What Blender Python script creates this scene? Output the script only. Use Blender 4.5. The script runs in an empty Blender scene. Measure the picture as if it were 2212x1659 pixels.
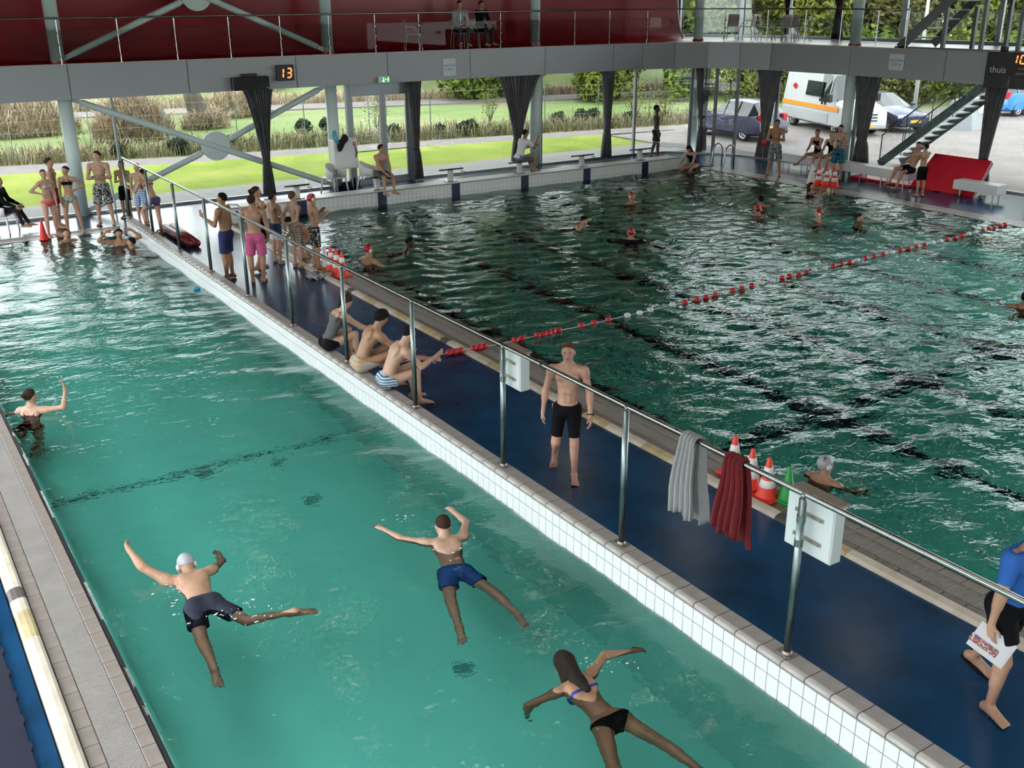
import bpy, bmesh, math, random
import numpy as np
from mathutils import Vector, Matrix

# ------------------------------------------------------------------ camera, sky, exposure
SC = bpy.context.scene
COL = SC.collection
IMG_W, IMG_H, FOC = 2212, 1659, 2194.1
YAW, PITCH, ROLL, CAMZ = 0.5741, 0.3635, -0.0070, 5.3
_fw = np.array([math.sin(YAW)*math.cos(PITCH), math.cos(YAW)*math.cos(PITCH), -math.sin(PITCH)])
_rt = np.array([math.cos(YAW), -math.sin(YAW), 0.0]); _up = np.cross(_rt, _fw)
_r2 = math.cos(ROLL)*_rt + math.sin(ROLL)*_up; _u2 = -math.sin(ROLL)*_rt + math.cos(ROLL)*_up
cam_data = bpy.data.cameras.new('camera'); cam = bpy.data.objects.new('camera', cam_data); COL.objects.link(cam)
cam_data.sensor_width = 36.0; cam_data.lens = FOC/IMG_W*36.0; cam_data.clip_end = 400; cam_data.clip_start = 0.05
cam.matrix_world = Matrix(((_r2[0],_u2[0],-_fw[0],0),(_r2[1],_u2[1],-_fw[1],0),(_r2[2],_u2[2],-_fw[2],CAMZ),(0,0,0,1)))
SC.camera = cam

world = bpy.data.worlds.new('overcast_sky'); SC.world = world; world.use_nodes = True
_bg = world.node_tree.nodes['Background']
_bg.inputs['Color'].default_value = (0.93, 0.97, 1.0, 1); _bg.inputs['Strength'].default_value = 6.0

SC.view_settings.view_transform = 'Standard'; SC.view_settings.look = 'None'
SC.view_settings.exposure = -0.20; SC.view_settings.gamma = 1.0; SC.view_settings.use_curve_mapping = False
SC.cycles.use_denoising = True; SC.cycles.use_adaptive_sampling = True; SC.cycles.adaptive_threshold = .10; SC.cycles.adaptive_min_samples = 12
SC.cycles.max_bounces = 7; SC.cycles.diffuse_bounces = 2; SC.cycles.glossy_bounces = 3
SC.cycles.transmission_bounces = 5; SC.cycles.transparent_max_bounces = 12; SC.cycles.volume_bounces = 0
SC.cycles.caustics_reflective = False; SC.cycles.caustics_refractive = True
SC.cycles.blur_glossy = 0.5

def ray_dir(u, v):
    return _r2*((u-IMG_W/2)/FOC) - _u2*((v-IMG_H/2)/FOC) + _fw
def at(u, v, z=0.0):
    "the point of the horizontal plane z that the photograph shows at pixel (u, v)"
    d = ray_dir(u, v); t = (z-CAMZ)/d[2]; return Vector((d[0]*t, d[1]*t, z))
def at_y(u, v, y):
    d = ray_dir(u, v); t = y/d[1]; return Vector((d[0]*t, y, CAMZ+d[2]*t))
def at_x(u, v, x):
    d = ray_dir(u, v); t = x/d[0]; return Vector((x, d[1]*t, CAMZ+d[2]*t))

# ------------------------------------------------------------------ helpers
RND = random.Random(7)
PI = math.pi
class MB:
    "collects geometry; build() links it as ONE mesh object"
    def __init__(s): s.v = []; s.f = []; s.m = []; s.cur = 0
    def add(s, vs, fs):
        o = len(s.v); s.v += [tuple(p) for p in vs]; s.f += [tuple(o+i for i in f) for f in fs]; s.m += [s.cur]*len(fs); return s
    def box(s, x0, y0, z0, x1, y1, z1):
        v = [(x0,y0,z0),(x1,y0,z0),(x1,y1,z0),(x0,y1,z0),(x0,y0,z1),(x1,y0,z1),(x1,y1,z1),(x0,y1,z1)]
        return s.add(v, [(0,3,2,1),(4,5,6,7),(0,1,5,4),(1,2,6,5),(2,3,7,6),(3,0,4,7)])
    def obox(s, c, ax, ay, az):
        "box at c with half-axis vectors"
        c, ax, ay, az = Vector(c), Vector(ax), Vector(ay), Vector(az)
        v = [c+sx*ax+sy*ay+sz*az for sz in (-1,1) for sx,sy in ((-1,-1),(1,-1),(1,1),(-1,1))]
        return s.add(v, [(0,3,2,1),(4,5,6,7),(0,1,5,4),(1,2,6,5),(2,3,7,6),(3,0,4,7)])
    def bar(s, a, b, w, h, up=(0,0,1)):
        "rectangular bar from a to b"
        a, b = Vector(a), Vector(b); d = (b-a); L = d.length; d.normalize(); sd = d.cross(Vector(up))
        if sd.length < 1e-4: sd = d.cross(Vector((1,0,0)))
        sd.normalize(); u = sd.cross(d)
        return s.obox((a+b)/2, sd*(w/2), d*(L/2), u*(h/2))
    def cbox(s, x0, y0, z0, x1, y1, z1, c=0.01):
        "box with chamfered edges all round"
        bm = bmesh.new(); bmesh.ops.create_cube(bm, size=1.0)
        for q in bm.verts: q.co = Vector((x0+(q.co.x+.5)*(x1-x0), y0+(q.co.y+.5)*(y1-y0), z0+(q.co.z+.5)*(z1-z0)))
        bmesh.ops.bevel(bm, geom=list(bm.edges), offset=c, segments=1, affect='EDGES', profile=.5)
        bm.verts.ensure_lookup_table(); bm.verts.index_update()
        s.add([q.co.copy() for q in bm.verts], [[q.index for q in f.verts] for f in bm.faces]); bm.free(); return s
    def tube(s, pts, r, n=10, caps=True, closed=False):
        pts = [Vector(p) for p in pts]; k = len(pts); rs = r if isinstance(r, (list, tuple)) else [r]*k
        vs = []; ref = None
        for i, p in enumerate(pts):
            if closed: t = pts[(i+1)%k]-pts[i-1]
            else: t = pts[min(i+1,k-1)]-pts[max(i-1,0)]
            t.normalize()
            if ref is None:
                ref = Vector((0,0,1)) if abs(t.z) < .9 else Vector((1,0,0))
            e = t.cross(ref)
            if e.length < 1e-4: e = t.cross(Vector((0.3,1,0.2)))
            e.normalize(); g = e.cross(t); ref = g
            vs += [p+rs[i]*(math.cos(2*PI*j/n)*e+math.sin(2*PI*j/n)*g) for j in range(n)]
        fs = []
        for i in range(k if closed else k-1):
            a = i*n; b = ((i+1)%k)*n
            fs += [(a+j, a+(j+1)%n, b+(j+1)%n, b+j) for j in range(n)]
        if caps and not closed: fs += [tuple(range(n))[::-1], tuple((k-1)*n+j for j in range(n))]
        return s.add(vs, fs)
    def lathe(s, prof, c=(0,0,0), n=16, ang=2*PI, sx=1, sy=1):
        "profile of (r, z) turned about the vertical axis at c"
        k = len(prof); vs = []; full = abs(ang-2*PI) < 1e-6; m = n if full else n+1
        for j in range(m):
            a = ang*j/n
            vs += [(c[0]+r*math.cos(a)*sx, c[1]+r*math.sin(a)*sy, c[2]+z) for r, z in prof]
        fs = []
        for j in range(n):
            a = j*k; b = ((j+1)%m)*k
            fs += [(a+i, b+i, b+i+1, a+i+1) for i in range(k-1)]
        return s.add(vs, fs)
    def ball(s, c, r, n=10, m=7):
        r = r if isinstance(r, (list, tuple)) else (r, r, r)
        vs = [(c[0], c[1], c[2]-r[2])]
        for i in range(1, m):
            a = -PI/2+PI*i/m
            vs += [(c[0]+r[0]*math.cos(a)*math.cos(2*PI*j/n), c[1]+r[1]*math.cos(a)*math.sin(2*PI*j/n), c[2]+r[2]*math.sin(a)) for j in range(n)]
        vs.append((c[0], c[1], c[2]+r[2])); T = len(vs)-1
        fs = [(0, 1+(j+1)%n, 1+j) for j in range(n)]
        for i in range(m-2):
            fs += [(1+i*n+j, 1+i*n+(j+1)%n, 1+(i+1)*n+(j+1)%n, 1+(i+1)*n+j) for j in range(n)]
        fs += [(T, 1+(m-2)*n+j, 1+(m-2)*n+(j+1)%n) for j in range(n)]
        return s.add(vs, fs)
    def prism(s, poly, z0, z1, M=None):
        "outline of (x, y) between two heights; M moves it"
        k = len(poly); vs = [Vector((x,y,z0)) for x,y in poly]+[Vector((x,y,z1)) for x,y in poly]
        if M is not None: vs = [M@q for q in vs]
        return s.add(vs, [tuple(range(k))[::-1], tuple(range(k,2*k))]+[(i,(i+1)%k,k+(i+1)%k,k+i) for i in range(k)])
    def sheet(s, P):
        "grid of points P[i][j]"
        n = len(P); m = len(P[0])
        return s.add([q for row in P for q in row], [(i*m+j, i*m+j+1, (i+1)*m+j+1, (i+1)*m+j) for i in range(n-1) for j in range(m-1)])
    def mesh(s, name, mat, smooth=False):
        me = bpy.data.meshes.new(name); me.from_pydata(s.v, [], s.f)
        for q in (mat if isinstance(mat, (list, tuple)) else [mat]): me.materials.append(q)
        if isinstance(mat, (list, tuple)): me.polygons.foreach_set('material_index', s.m)
        if smooth:
            me.polygons.foreach_set('use_smooth', [True]*len(me.polygons))
        me.update(); return me
    def build(s, name, mat, parent=None, smooth=False, loc=None, rz=0.0, **tags):
        o = bpy.data.objects.new(name, s.mesh(name, mat, smooth)); COL.objects.link(o)
        return setup(o, parent, loc, rz, **tags)
def setup(o, parent=None, loc=None, rz=0.0, **tags):
    if parent is not None: o.parent = parent
    if loc is not None: o.location = loc
    if rz: o.rotation_euler = (0, 0, rz)
    for k, q in tags.items(): o[k] = q
    return o
def sharp(o, deg=35):
    "smooth shading with hard edges kept"
    me = o.data; me.polygons.foreach_set('use_smooth', [True]*len(me.polygons)); me.set_sharp_from_angle(angle=math.radians(deg)); return o
def empty(name, loc=(0,0,0), rz=0.0, **tags):
    o = bpy.data.objects.new(name, None); COL.objects.link(o); o.empty_display_size = .1
    return setup(o, None, loc, rz, **tags)
def inst(name, me, parent=None, loc=None, rz=0.0, **tags):
    o = bpy.data.objects.new(name, me); COL.objects.link(o); return setup(o, parent, loc, rz, **tags)
def copy_tree(o, parent=None, **tags):
    c = o.copy(); COL.objects.link(c)
    if parent is not None: c.parent = parent
    for k, q in tags.items(): c[k] = q
    for ch in [q for q in bpy.data.objects if q.parent == o]: copy_tree(ch, c)
    return c

# ------------------------------------------------------------------ materials
MATS = {}
def mat(name, col, rough=.6, metal=0.0, var=0.0, vscale=6.0, bump=0.0, bscale=40.0, spec=.5, emit=None, estr=0.0, coat=0.0, sub=0.0, col2=None, stretch=None, trans=0.0):
    if name in MATS: return MATS[name]
    m = bpy.data.materials.new(name); m.use_nodes = True; nt = m.node_tree; N = nt.nodes; L = nt.links
    b = N['Principled BSDF']; b.inputs['Base Color'].default_value = (*col, 1); b.inputs['Roughness'].default_value = rough
    b.inputs['Metallic'].default_value = metal; b.inputs['Specular IOR Level'].default_value = spec
    b.inputs['Coat Weight'].default_value = coat
    if sub: b.inputs['Subsurface Weight'].default_value = sub; b.inputs['Subsurface Radius'].default_value = (.02,.008,.004); b.inputs['Subsurface Scale'].default_value = .5
    if emit: b.inputs['Emission Color'].default_value = (*emit, 1); b.inputs['Emission Strength'].default_value = estr
    if var or bump or col2:
        tc = N.new('ShaderNodeTexCoord'); src = tc.outputs['Object']
        if stretch:
            mp = N.new('ShaderNodeMapping'); mp.inputs['Scale'].default_value = stretch; L.new(src, mp.inputs['Vector']); src = mp.outputs['Vector']
    if var or col2:
        nz = N.new('ShaderNodeTexNoise'); nz.inputs['Scale'].default_value = vscale; nz.inputs['Detail'].default_value = 5; L.new(src, nz.inputs['Vector'])
        rp = N.new('ShaderNodeValToRGB'); rp.color_ramp.elements[0].position = .32; rp.color_ramp.elements[1].position = .68
        c1 = tuple(max(0, q*(1-var)) for q in col); c2 = col2 or tuple(min(1, q*(1+var)) for q in col)
        rp.color_ramp.elements[0].color = (*c1, 1); rp.color_ramp.elements[1].color = (*c2, 1)
        L.new(nz.outputs['Fac'], rp.inputs['Fac']); L.new(rp.outputs['Color'], b.inputs['Base Color'])
    if bump:
        n2 = N.new('ShaderNodeTexNoise'); n2.inputs['Scale'].default_value = bscale; n2.inputs['Detail'].default_value = 3; L.new(src, n2.inputs['Vector'])
        bp = N.new('ShaderNodeBump'); bp.inputs['Strength'].default_value = bump; bp.inputs['Distance'].default_value = .01
        L.new(n2.outputs['Fac'], bp.inputs['Height']); L.new(bp.outputs['Normal'], b.inputs['Normal'])
    MATS[name] = m; return m
def glass_mat(name, tint, refl=1.0, rough=0.0):
    "thin clear pane: what lies behind shows through, a Fresnel share is mirrored"
    m = bpy.data.materials.new(name); m.use_nodes = True; N = m.node_tree.nodes; L = m.node_tree.links
    N.remove(N['Principled BSDF']); out = N['Material Output']
    t = N.new('ShaderNodeBsdfTransparent'); t.inputs['Color'].default_value = (*tint, 1)
    g = N.new('ShaderNodeBsdfGlossy'); g.inputs['Roughness'].default_value = rough; g.inputs['Color'].default_value = (refl, refl, refl, 1)
    f = N.new('ShaderNodeFresnel'); f.inputs['IOR'].default_value = 1.45
    x = N.new('ShaderNodeMixShader'); L.new(f.outputs['Fac'], x.inputs['Fac']); L.new(t.outputs['BSDF'], x.inputs[1]); L.new(g.outputs['BSDF'], x.inputs[2])
    L.new(x.outputs['Shader'], out.inputs['Surface']); MATS[name] = m; return m

M_DECK   = mat('blue_deck', (.0063,.052,.135), .20, var=.28, vscale=1.6, bump=.10, bscale=9, spec=.33)
M_DECKW  = mat('blue_deck_far', (.022,.145,.36), .14, var=.2, vscale=2.0, bump=.05, bscale=9)
M_WTILE  = mat('white_tile', (.72,.73,.73), .16, var=.02, vscale=3)
M_COPE   = mat('grey_coping_tile', (.29,.262,.242), .38, var=.10, vscale=7)
M_NOSE   = mat('cream_nosing_tile', (.46,.425,.395), .25, var=.06, vscale=7)
M_GROUT  = mat('grout', (.10,.095,.09), .9)
M_GROUTL = mat('pale_grout', (.30,.29,.28), .9)
M_GUTTER = mat('gutter_tile', (.27,.228,.205), .32, var=.12, vscale=5)
M_GRATE  = mat('grating_plastic', (.36,.335,.315), .45, var=.08, vscale=3)
M_BLACK  = mat('black_gap', (.006,.007,.009), .5)
M_BASIN1 = mat('pool_tile_turquoise', (.46,.88,.79), .5, var=.04, vscale=1.2)
M_BASIN2 = mat('pool_tile_deep', (.40,.84,.76), .5, var=.06, vscale=.8)
M_LINE   = mat('lane_line_tile', (.012,.020,.055), .5)
M_STEEL  = mat('brushed_steel', (.34,.34,.33), .24, metal=1.0, var=.10, vscale=12, stretch=(1,1,.1))
M_GALV   = mat('galvanised_steel', (.24,.285,.28), .36, metal=1.0, var=.25, vscale=9, stretch=(3,3,.5))
M_COL    = mat('pale_column_paint', (.56,.67,.65), .45, var=.05, vscale=3)
M_MULL   = mat('mullion_grey', (.33,.36,.38), .4, metal=.4)
M_GLASS  = glass_mat('window_glass', (.95,.975,.965))
M_BGLASS = glass_mat('balustrade_glass', (.945,.965,.96), refl=.13)
M_RED    = mat('red_cove', (.26,.008,.016), .35, var=.05, vscale=2)
M_FASCIA = mat('fascia_panel', (.35,.36,.375), .5, metal=.25, bump=.12, bscale=160)
M_FASCD  = mat('fascia_panel_dark', (.16,.17,.18), .5, metal=.25, bump=.12, bscale=160)
M_WHITE  = mat('white_plastic', (.80,.80,.78), .4)
M_WOOD   = mat('cream_bumper', (.62,.55,.45), .4, var=.12, vscale=4)
M_YELLOW = mat('yellowed_bumper', (.50,.40,.22), .4, var=.25, vscale=5)
M_DARKB  = mat('brown_bumper', (.10,.085,.08), .45)
M_NAVY   = mat('navy_mat', (.0025,.004,.022), .8, var=.2, vscale=3)
M_DBLUE  = mat('starting_stripe_blue', (.012,.018,.06), .35)
M_BLK    = mat('black_plastic', (.012,.012,.013), .45)

def water_mat(name, dens, colr, bumps):
    m = bpy.data.materials.new(name); m.use_nodes = True; N = m.node_tree.nodes; L = m.node_tree.links
    N.remove(N['Principled BSDF']); out = N['Material Output']
    tc = N.new('ShaderNodeTexCoord'); prev = None
    for (sc, dist, stx, sty) in bumps:
        mp = N.new('ShaderNodeMapping'); mp.inputs['Scale'].default_value = (stx, sty, 1); mp.inputs['Rotation'].default_value = (0, 0, .5)
        L.new(tc.outputs['Object'], mp.inputs['Vector'])
        nz = N.new('ShaderNodeTexNoise'); nz.inputs['Scale'].default_value = sc; nz.inputs['Detail'].default_value = 2.5; nz.inputs['Distortion'].default_value = .6
        L.new(mp.outputs['Vector'], nz.inputs['Vector'])
        bp = N.new('ShaderNodeBump'); bp.inputs['Distance'].default_value = dist; bp.inputs['Strength'].default_value = 1.0
        L.new(nz.outputs['Fac'], bp.inputs['Height'])
        if prev: L.new(prev.outputs['Normal'], bp.inputs['Normal'])
        prev = bp
    rf = N.new('ShaderNodeBsdfRefraction'); rf.inputs['IOR'].default_value = 1.33; rf.inputs['Roughness'].default_value = 0.0
    gl = N.new('ShaderNodeBsdfGlossy'); gl.inputs['Roughness'].default_value = 0.0
    fr = N.new('ShaderNodeFresnel'); fr.inputs['IOR'].default_value = 1.45
    for q in (rf, gl, fr): L.new(prev.outputs['Normal'], q.inputs['Normal'])
    x = N.new('ShaderNodeMixShader'); L.new(fr.outputs['Fac'], x.inputs['Fac']); L.new(rf.outputs['BSDF'], x.inputs[1]); L.new(gl.outputs['BSDF'], x.inputs[2])
    L.new(x.outputs['Shader'], out.inputs['Surface'])
    va = N.new('ShaderNodeVolumeAbsorption'); va.inputs['Color'].default_value = (*colr, 1); va.inputs['Density'].default_value = dens
    L.new(va.outputs['Volume'], out.inputs['Volume'])
    MATS[name] = m; return m
M_WATER1 = water_mat('training_pool_water', .31, (.12,.91,.83), [(1.8,.015,1,1.6),(5.5,.0085,1,1.5),(13,.0030,1,1.4)])
M_WATER2 = water_mat('deep_pool_water', .23, (.04,.89,.83), [(2.6,.019,1,1.8),(7.0,.0085,1,1.7)])
# ------------------------------------------------------------------ the hall: decks, basins, water
WL = 0.02                                   # water level of both pools
LX0, LX1 = 1.13, 5.43                       # training pool
RX0, RX1, RY1 = 8.33, 23.60, 25.20          # deep pool
Y0 = -1.0; LY1 = 26.0
def S(mb, name, m, parent=None, **k):
    if parent is None: k.setdefault('kind', 'structure')
    return mb.build(name, m, parent, **k)
def poly_slab(poly, z0, z1): return MB().prism(poly, z0, z1)
S(MB().box(5.63, Y0, -.35, 7.72, 25.25, 0), 'floor_walkway', M_DECK)
S(poly_slab([(-6,26.62),(5.42,26.62),(5.42,25.5),(5.63,25.5),(5.63,25.25),(7.76,25.25),(7.76,25.76),(22.95,25.76),(22.95,25.25),(24.3,25.25),(24.3,Y0),(27.75,Y0),(27.70,16),(27.35,22),(26.95,25),(26.65,26),(26.15,27.1),(25.65,27.8),(24.85,28.3),(23.7,28.6),(-6,28.6)], -.35, 0), 'floor_far', M_DECK)
S(MB().box(-6, Y0-4, -.35, .46, 26.62, 0), 'floor_near', M_DECK)

def basin(name, x0, x1, y0, y1, depth, m):
    b = MB(); t = .12; zt = -.06
    b.box(x0-t, y0-t, -depth-.1, x1+t, y1+t, -depth)
    b.box(x0-t, y0-t, -depth, x0, y1+t, zt); b.box(x1, y0-t, -depth, x1+t, y1+t, zt)
    b.box(x0, y0-t, -depth, x1, y0, zt); b.box(x0, y1, -depth, x1, y1+t, zt)
    return S(b, name, m)
D1, D2 = 1.55, 2.20
bas1 = basin('floor_training_pool', LX0, LX1, Y0, LY1, D1, M_BASIN1)
bas2 = basin('floor_deep_pool', RX0, RX1, Y0, RY1, D2, M_BASIN2)
# markings on the pool floors
BLOCK_X = [9.80, 12.12, 14.44, 16.80, 19.10, 21.42]
for x in BLOCK_X:
    S(MB().box(x-.14, 1.5, -D2-.01, x+.14, 23.6, -D2+.006), 'lane_line', M_LINE, bas2)
for y in (2.3, 9.7):
    S(MB().box(RX0+.1, y-.13, -D2-.01, RX1-.1, y+.13, -D2+.0075), 'cross_line', M_LINE, bas2)
for y in (12.75,):
    S(MB().box(LX0+.05, y-.03, -D1-.01, LX1-.02, y+.03, -D1+.006), 'cross_line', M_LINE, bas1)
for (x, y) in [at(u, v, -1.16)[:2] for u, v in ((610,1070),(450,1095),(682,1152),(740,965),(385,830),(1000,1500),(215,1145),(300,1580))]:
    S(MB().lathe([(0,.006),(.09,.006),(.10,0)], (x, y, -D1), 14), 'floor_drain', mat('drain_grey', (.16,.34,.32), .6), bas1)
for (x, y) in [at(u, v, -1.16)[:2] for u, v in ((1435,1395),(1440,1425))]:
    S(MB().lathe([(0,.006),(.10,.006),(.11,0)], (x, y, -D1), 14), 'floor_drain', MATS['drain_grey'], bas1)

def water(name, x0, x1, y0, y1, depth, step, amp, m, seed, edge=None):
    rng = np.random.RandomState(seed)
    nx = int((x1-x0)/step)+1; ny = int((y1-y0)/step)+1
    X, Y = np.meshgrid(np.linspace(x0, x1, nx), np.linspace(y0, y1, ny), indexing='ij')
    Z = np.zeros_like(X)
    for k in range(26):
        lam = .26*(6.5**rng.rand()); th = rng.normal(1.15, .75); kk = 2*PI/lam
        a = amp*.30*(lam/1.2)**.9*(.6+.8*rng.rand())
        # slow drift of the phase keeps the crests from repeating
        ph = rng.rand()*6.28 + 1.2*np.sin(X*rng.uniform(.2,.6)+rng.rand()*6)+1.2*np.sin(Y*rng.uniform(.2,.6)+rng.rand()*6)
        Z += a*np.sin(kk*(X*math.cos(th)+Y*math.sin(th))+ph)
    if edge is not None: Z *= edge(X, Y)
    Z += WL
    V = np.stack([X, Y, Z], -1).reshape(-1, 3)
    idx = np.arange(nx*ny).reshape(nx, ny)
    F = np.stack([idx[:-1,:-1], idx[1:,:-1], idx[1:,1:], idx[:-1,1:]], -1).reshape(-1, 4)
    b = len(V); zb = -depth-.05
    # skirt and underside close the body of water
    ring = list(idx[:,0])+list(idx[-1,1:])+list(idx[-2::-1,-1])+list(idx[0,-2:0:-1])
    low = V[ring].copy(); low[:,2] = zb
    V = np.vstack([V, low]); n = len(ring)
    faces = [tuple(q) for q in F.tolist()]+[(ring[i], b+i, b+(i+1)%n, ring[(i+1)%n]) for i in range(n)]+[tuple(range(b, b+n))[::-1]]
    me = bpy.data.meshes.new(name); me.from_pydata(V.tolist(), [], faces); me.materials.append(m)
    sm = [True]*len(F)+[False]*(n+1); me.polygons.foreach_set('use_smooth', sm); me.update()
    o = bpy.data.objects.new(name, me); COL.objects.link(o); o['kind'] = 'structure'; return o
water('water_training_pool', LX0+.004, LX1-.004, Y0+.01, LY1-.01, D1, .06, .0085, M_WATER1, 3, lambda X, Y: .55+.75*np.clip((X-3.6)/1.8, 0, 1)+.5*np.clip((Y-14)/8, 0, 1))
water('water_deep_pool', RX0+.004, RX1-.004, Y0+.01, RY1-.01, D2, .075, .0125, M_WATER2, 5, lambda X, Y: 1.0+.15*np.clip((Y-10)/10, 0, 1))

# ------------------------------------------------------------------ dividing parapet with its tiles
par = S(MB().box(5.432, Y0, -.10, 5.618, 25.5, .355), 'wall_parapet', M_GROUT)
def tile_mesh(name, lx, ly, lz, m, c=.004):
    "slab lx*ly*lz, chamfered towards +z"
    b = MB(); x, y = lx/2, ly/2
    b.add([(-x,-y,0),(x,-y,0),(x,y,0),(-x,y,0),(-x,-y,lz-c),(x,-y,lz-c),(x,y,lz-c),(-x,y,lz-c),(-x+c,-y+c,lz),(x-c,-y+c,lz),(x-c,y-c,lz),(-x+c,y-c,lz)],
          [(0,3,2,1)]+[(i,(i+1)%4,4+(i+1)%4,4+i) for i in range(4)]+[(4+i,4+(i+1)%4,8+(i+1)%4,8+i) for i in range(4)]+[(8,9,10,11)])
    return b.mesh(name, m)
T_COPE = tile_mesh('coping_tile', .150, .242, .018, M_COPE)
nb = MB(); prof = [(0,.0),(-.036,0),(-.048,.010),(-.053,.026),(-.048,.041),(-.036,.050),(0,.052)]
nb.add([(x, s*.1215, z) for s in (-1,1) for x, z in prof], [(i, i+1, 8+i, 7+i) for i in range(6)]+[tuple(range(7)), tuple(range(13,6,-1))])
T_NOSE = nb.mesh('nosing_tile', M_NOSE, True)
T_FACE1 = tile_mesh('wall_tile', .1190, .122, .012, M_WTILE, .002)
T_FACE2 = tile_mesh('wall_tile_tall', .1190, .243, .012, M_WTILE, .002)
ROTF = Matrix(((0,0,-1),(-1,0,0),(0,1,0)))     # tile lies in the plane x = const, faces -x
def face_tile(me, name, x, y, z, parent):
    o = inst(name, me, parent, (x, y, z)); o.rotation_euler = ROTF.to_euler(); return o
def joined(name, me, places, R, m, parent):
    "many alike pieces too small to pick apart: one mesh"
    b = MB(); vs = [R@q.co for q in me.vertices]; fs = [tuple(p.vertices) for p in me.polygons]
    for p in places: b.add([q+Vector(p) for q in vs], fs)
    return S(b, name, m, parent, kind='stuff')
y = 25.375
while y > Y0+.2:
    if y > 2.0:
        inst('coping_tile', T_COPE, par, (5.546, y, .355)); inst('nosing_tile', T_NOSE, par, (5.470, y, .321))
    y -= .25
far1, far2 = [], []
y = 25.4375; n = 0
while y > 2.2:
    if y < 20.5:
        face_tile(T_FACE1, 'wall_tile', 5.432, y, .2555, par); face_tile(T_FACE2, 'wall_tile', 5.432, y, .065, par)
    else:
        far1.append((5.432, y, .2555)); far2.append((5.432, y, .065))
    y -= .125
joined('far_wall_tiles', T_FACE1, far1, ROTF, M_WTILE, par); joined('far_wall_tiles', T_FACE2, far2, ROTF, M_WTILE, par)
S(MB().box(5.44, 25.5, -.05, 5.61, 25.512, .36), 'end_tile', M_WTILE, par)
# walkway side of the parapet: plain white tiles
S(MB().box(5.618, Y0, 0, 5.628, 25.5, .345), 'back_face', mat('parapet_back', (.55,.55,.54), .4), par)

# guard rail on the parapet
rail = empty('guard_rail', (5.55, 14, .373), kind='thing', label='long steel guard rail standing on the white tiled dividing wall', category='railing')
POST_Y = [4.8339*5.3-.3975*5.3*i for i in range(12)]
POST_Y = [y for y in POST_Y if y > 1.0]
RZ = 1.79
def rloc(b, name, m, par_, **k):
    o = b.build(name, m, par_, **k); o.matrix_parent_inverse = par_.matrix_basis.inverted(); return o
pm = MB().tube([(0,0,.0),(0,0,RZ-.373-.03)], .031, 14).mesh('post', M_GALV, True)
bm_ = MB(); bm_.cbox(-.055,-.075,0,.055,.075,.010,.003)
for sx in (-1,1):
    for sy in (-1,1): bm_.tube([(sx*.04,sy*.058,.009),(sx*.04,sy*.058,.022)], .008, 6)
bm_.tube([(0,0,.01),(0,0,.03)], [.045,.034], 12)
pl = bm_.mesh('base_plate', mat('stained_steel', (.30,.27,.24), .4, metal=.8, var=.3, vscale=20))
cl = MB().tube([(0,0,-.05),(0,0,-.004)], [.018,.016], 10).mesh('rail_bracket', M_GALV, True)
for y in POST_Y:
    p = inst('post', pm, rail, (0, y-14, 0)); inst('base_plate', pl, p, (0,0,0)); inst('rail_bracket', cl, p, (.0, 0, RZ-.373+.02))
MB().tube([(0.02, POST_Y[0]-14+.05, RZ-.373), (0.02, 6.2-14, RZ-.373), (0.02, 1.0-14, RZ-.373)], .024, 12).build('handrail', M_STEEL, rail, smooth=True)
MB().tube([(0.02, 8.02-14, RZ-.373), (0.02, 8.06-14, RZ-.373)], .026, 12).build('rail_joint', M_BLK, rail)

# ------------------------------------------------------------------ overflow gutters
def gutter_y(name, xw, dirn, y0, y1, near_y, lab):
    """gutter running along y; xw = water edge, dirn = +1 if the deck lies at larger x"""
    g = empty(name, (xw, (y0+y1)/2, 0), kind='structure')
    def bx(a, b_, z0, z1, nm, m, yy0=y0, yy1=y1):
        xs = sorted((dirn*a, dirn*b_)); return MB().box(xs[0], yy0-(y0+y1)/2, z0, xs[1], yy1-(y0+y1)/2, z1).build(nm, m, g)
    bx(-.0, .66, -.30, -.035, 'channel', M_BLACK)
    bx(-.022, .012, -.06, .022, 'dark_gap_strip', M_BLACK)  # dark of the open gap at the water edge, put in as black
    te = tile_mesh('edge_tile', .115, .243, .05, M_GUTTER); tc_ = tile_mesh('side_tile', .115, .243, .035, M_GUTTER)
    far_e, far_c = [], []
    y = y0+.125
    while y < y1-.1:
        for nm, me, off, fl in (('edge_tile', te, .075, far_e), ('side_tile', tc_, .438, far_c)):
            p = (dirn*off, y-(y0+y1)/2, -.034)
            if y < near_y: inst(nm, me, g, p)
            else: fl.append(p)
        y += .25
    I3 = Matrix.Identity(3)
    if far_e: joined('far_edge_tiles', te, far_e, I3, M_GUTTER, g); joined('far_side_tiles', tc_, far_c, I3, M_GUTTER, g)
    b = MB(); y = y0+.01
    while y < y1:
        xs = sorted((dirn*.137, dirn*.376)); b.box(xs[0], y-(y0+y1)/2, -.03, xs[1], y+.0125-(y0+y1)/2, .004); y += .02
    b.build('grating', M_GRATE, g, kind='stuff')
    # bullnose bumper on the deck side, in lengths
    y = y0; k = 0
    pts = [(.505,-.03),(.505,.010),(.512,.035),(.535,.050),(.575,.052),(.625,.040),(.652,.018),(.658,-.03)]
    r = random.Random(len(name)); 
    while y < y1-.01:
        L = .50 if k % 4 else .24; L = min(L, y1-y)
        m = M_DARKB if (k % 9 == 4) else (M_YELLOW if r.random() < .33 else M_WOOD)
        if m is M_DARKB: L = min(.22, y1-y)
        bb = MB(); bb.add([(dirn*x, s, z) for s in (y+.001-(y0+y1)/2, y+L-.001-(y0+y1)/2) for x, z in pts], [(i, i+1, 9+i, 8+i) for i in range(7)]+[tuple(range(8)), tuple(range(15,7,-1))])
        bb.build('bumper_length', m, g, smooth=False); y += L; k += 1
    return g
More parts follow.
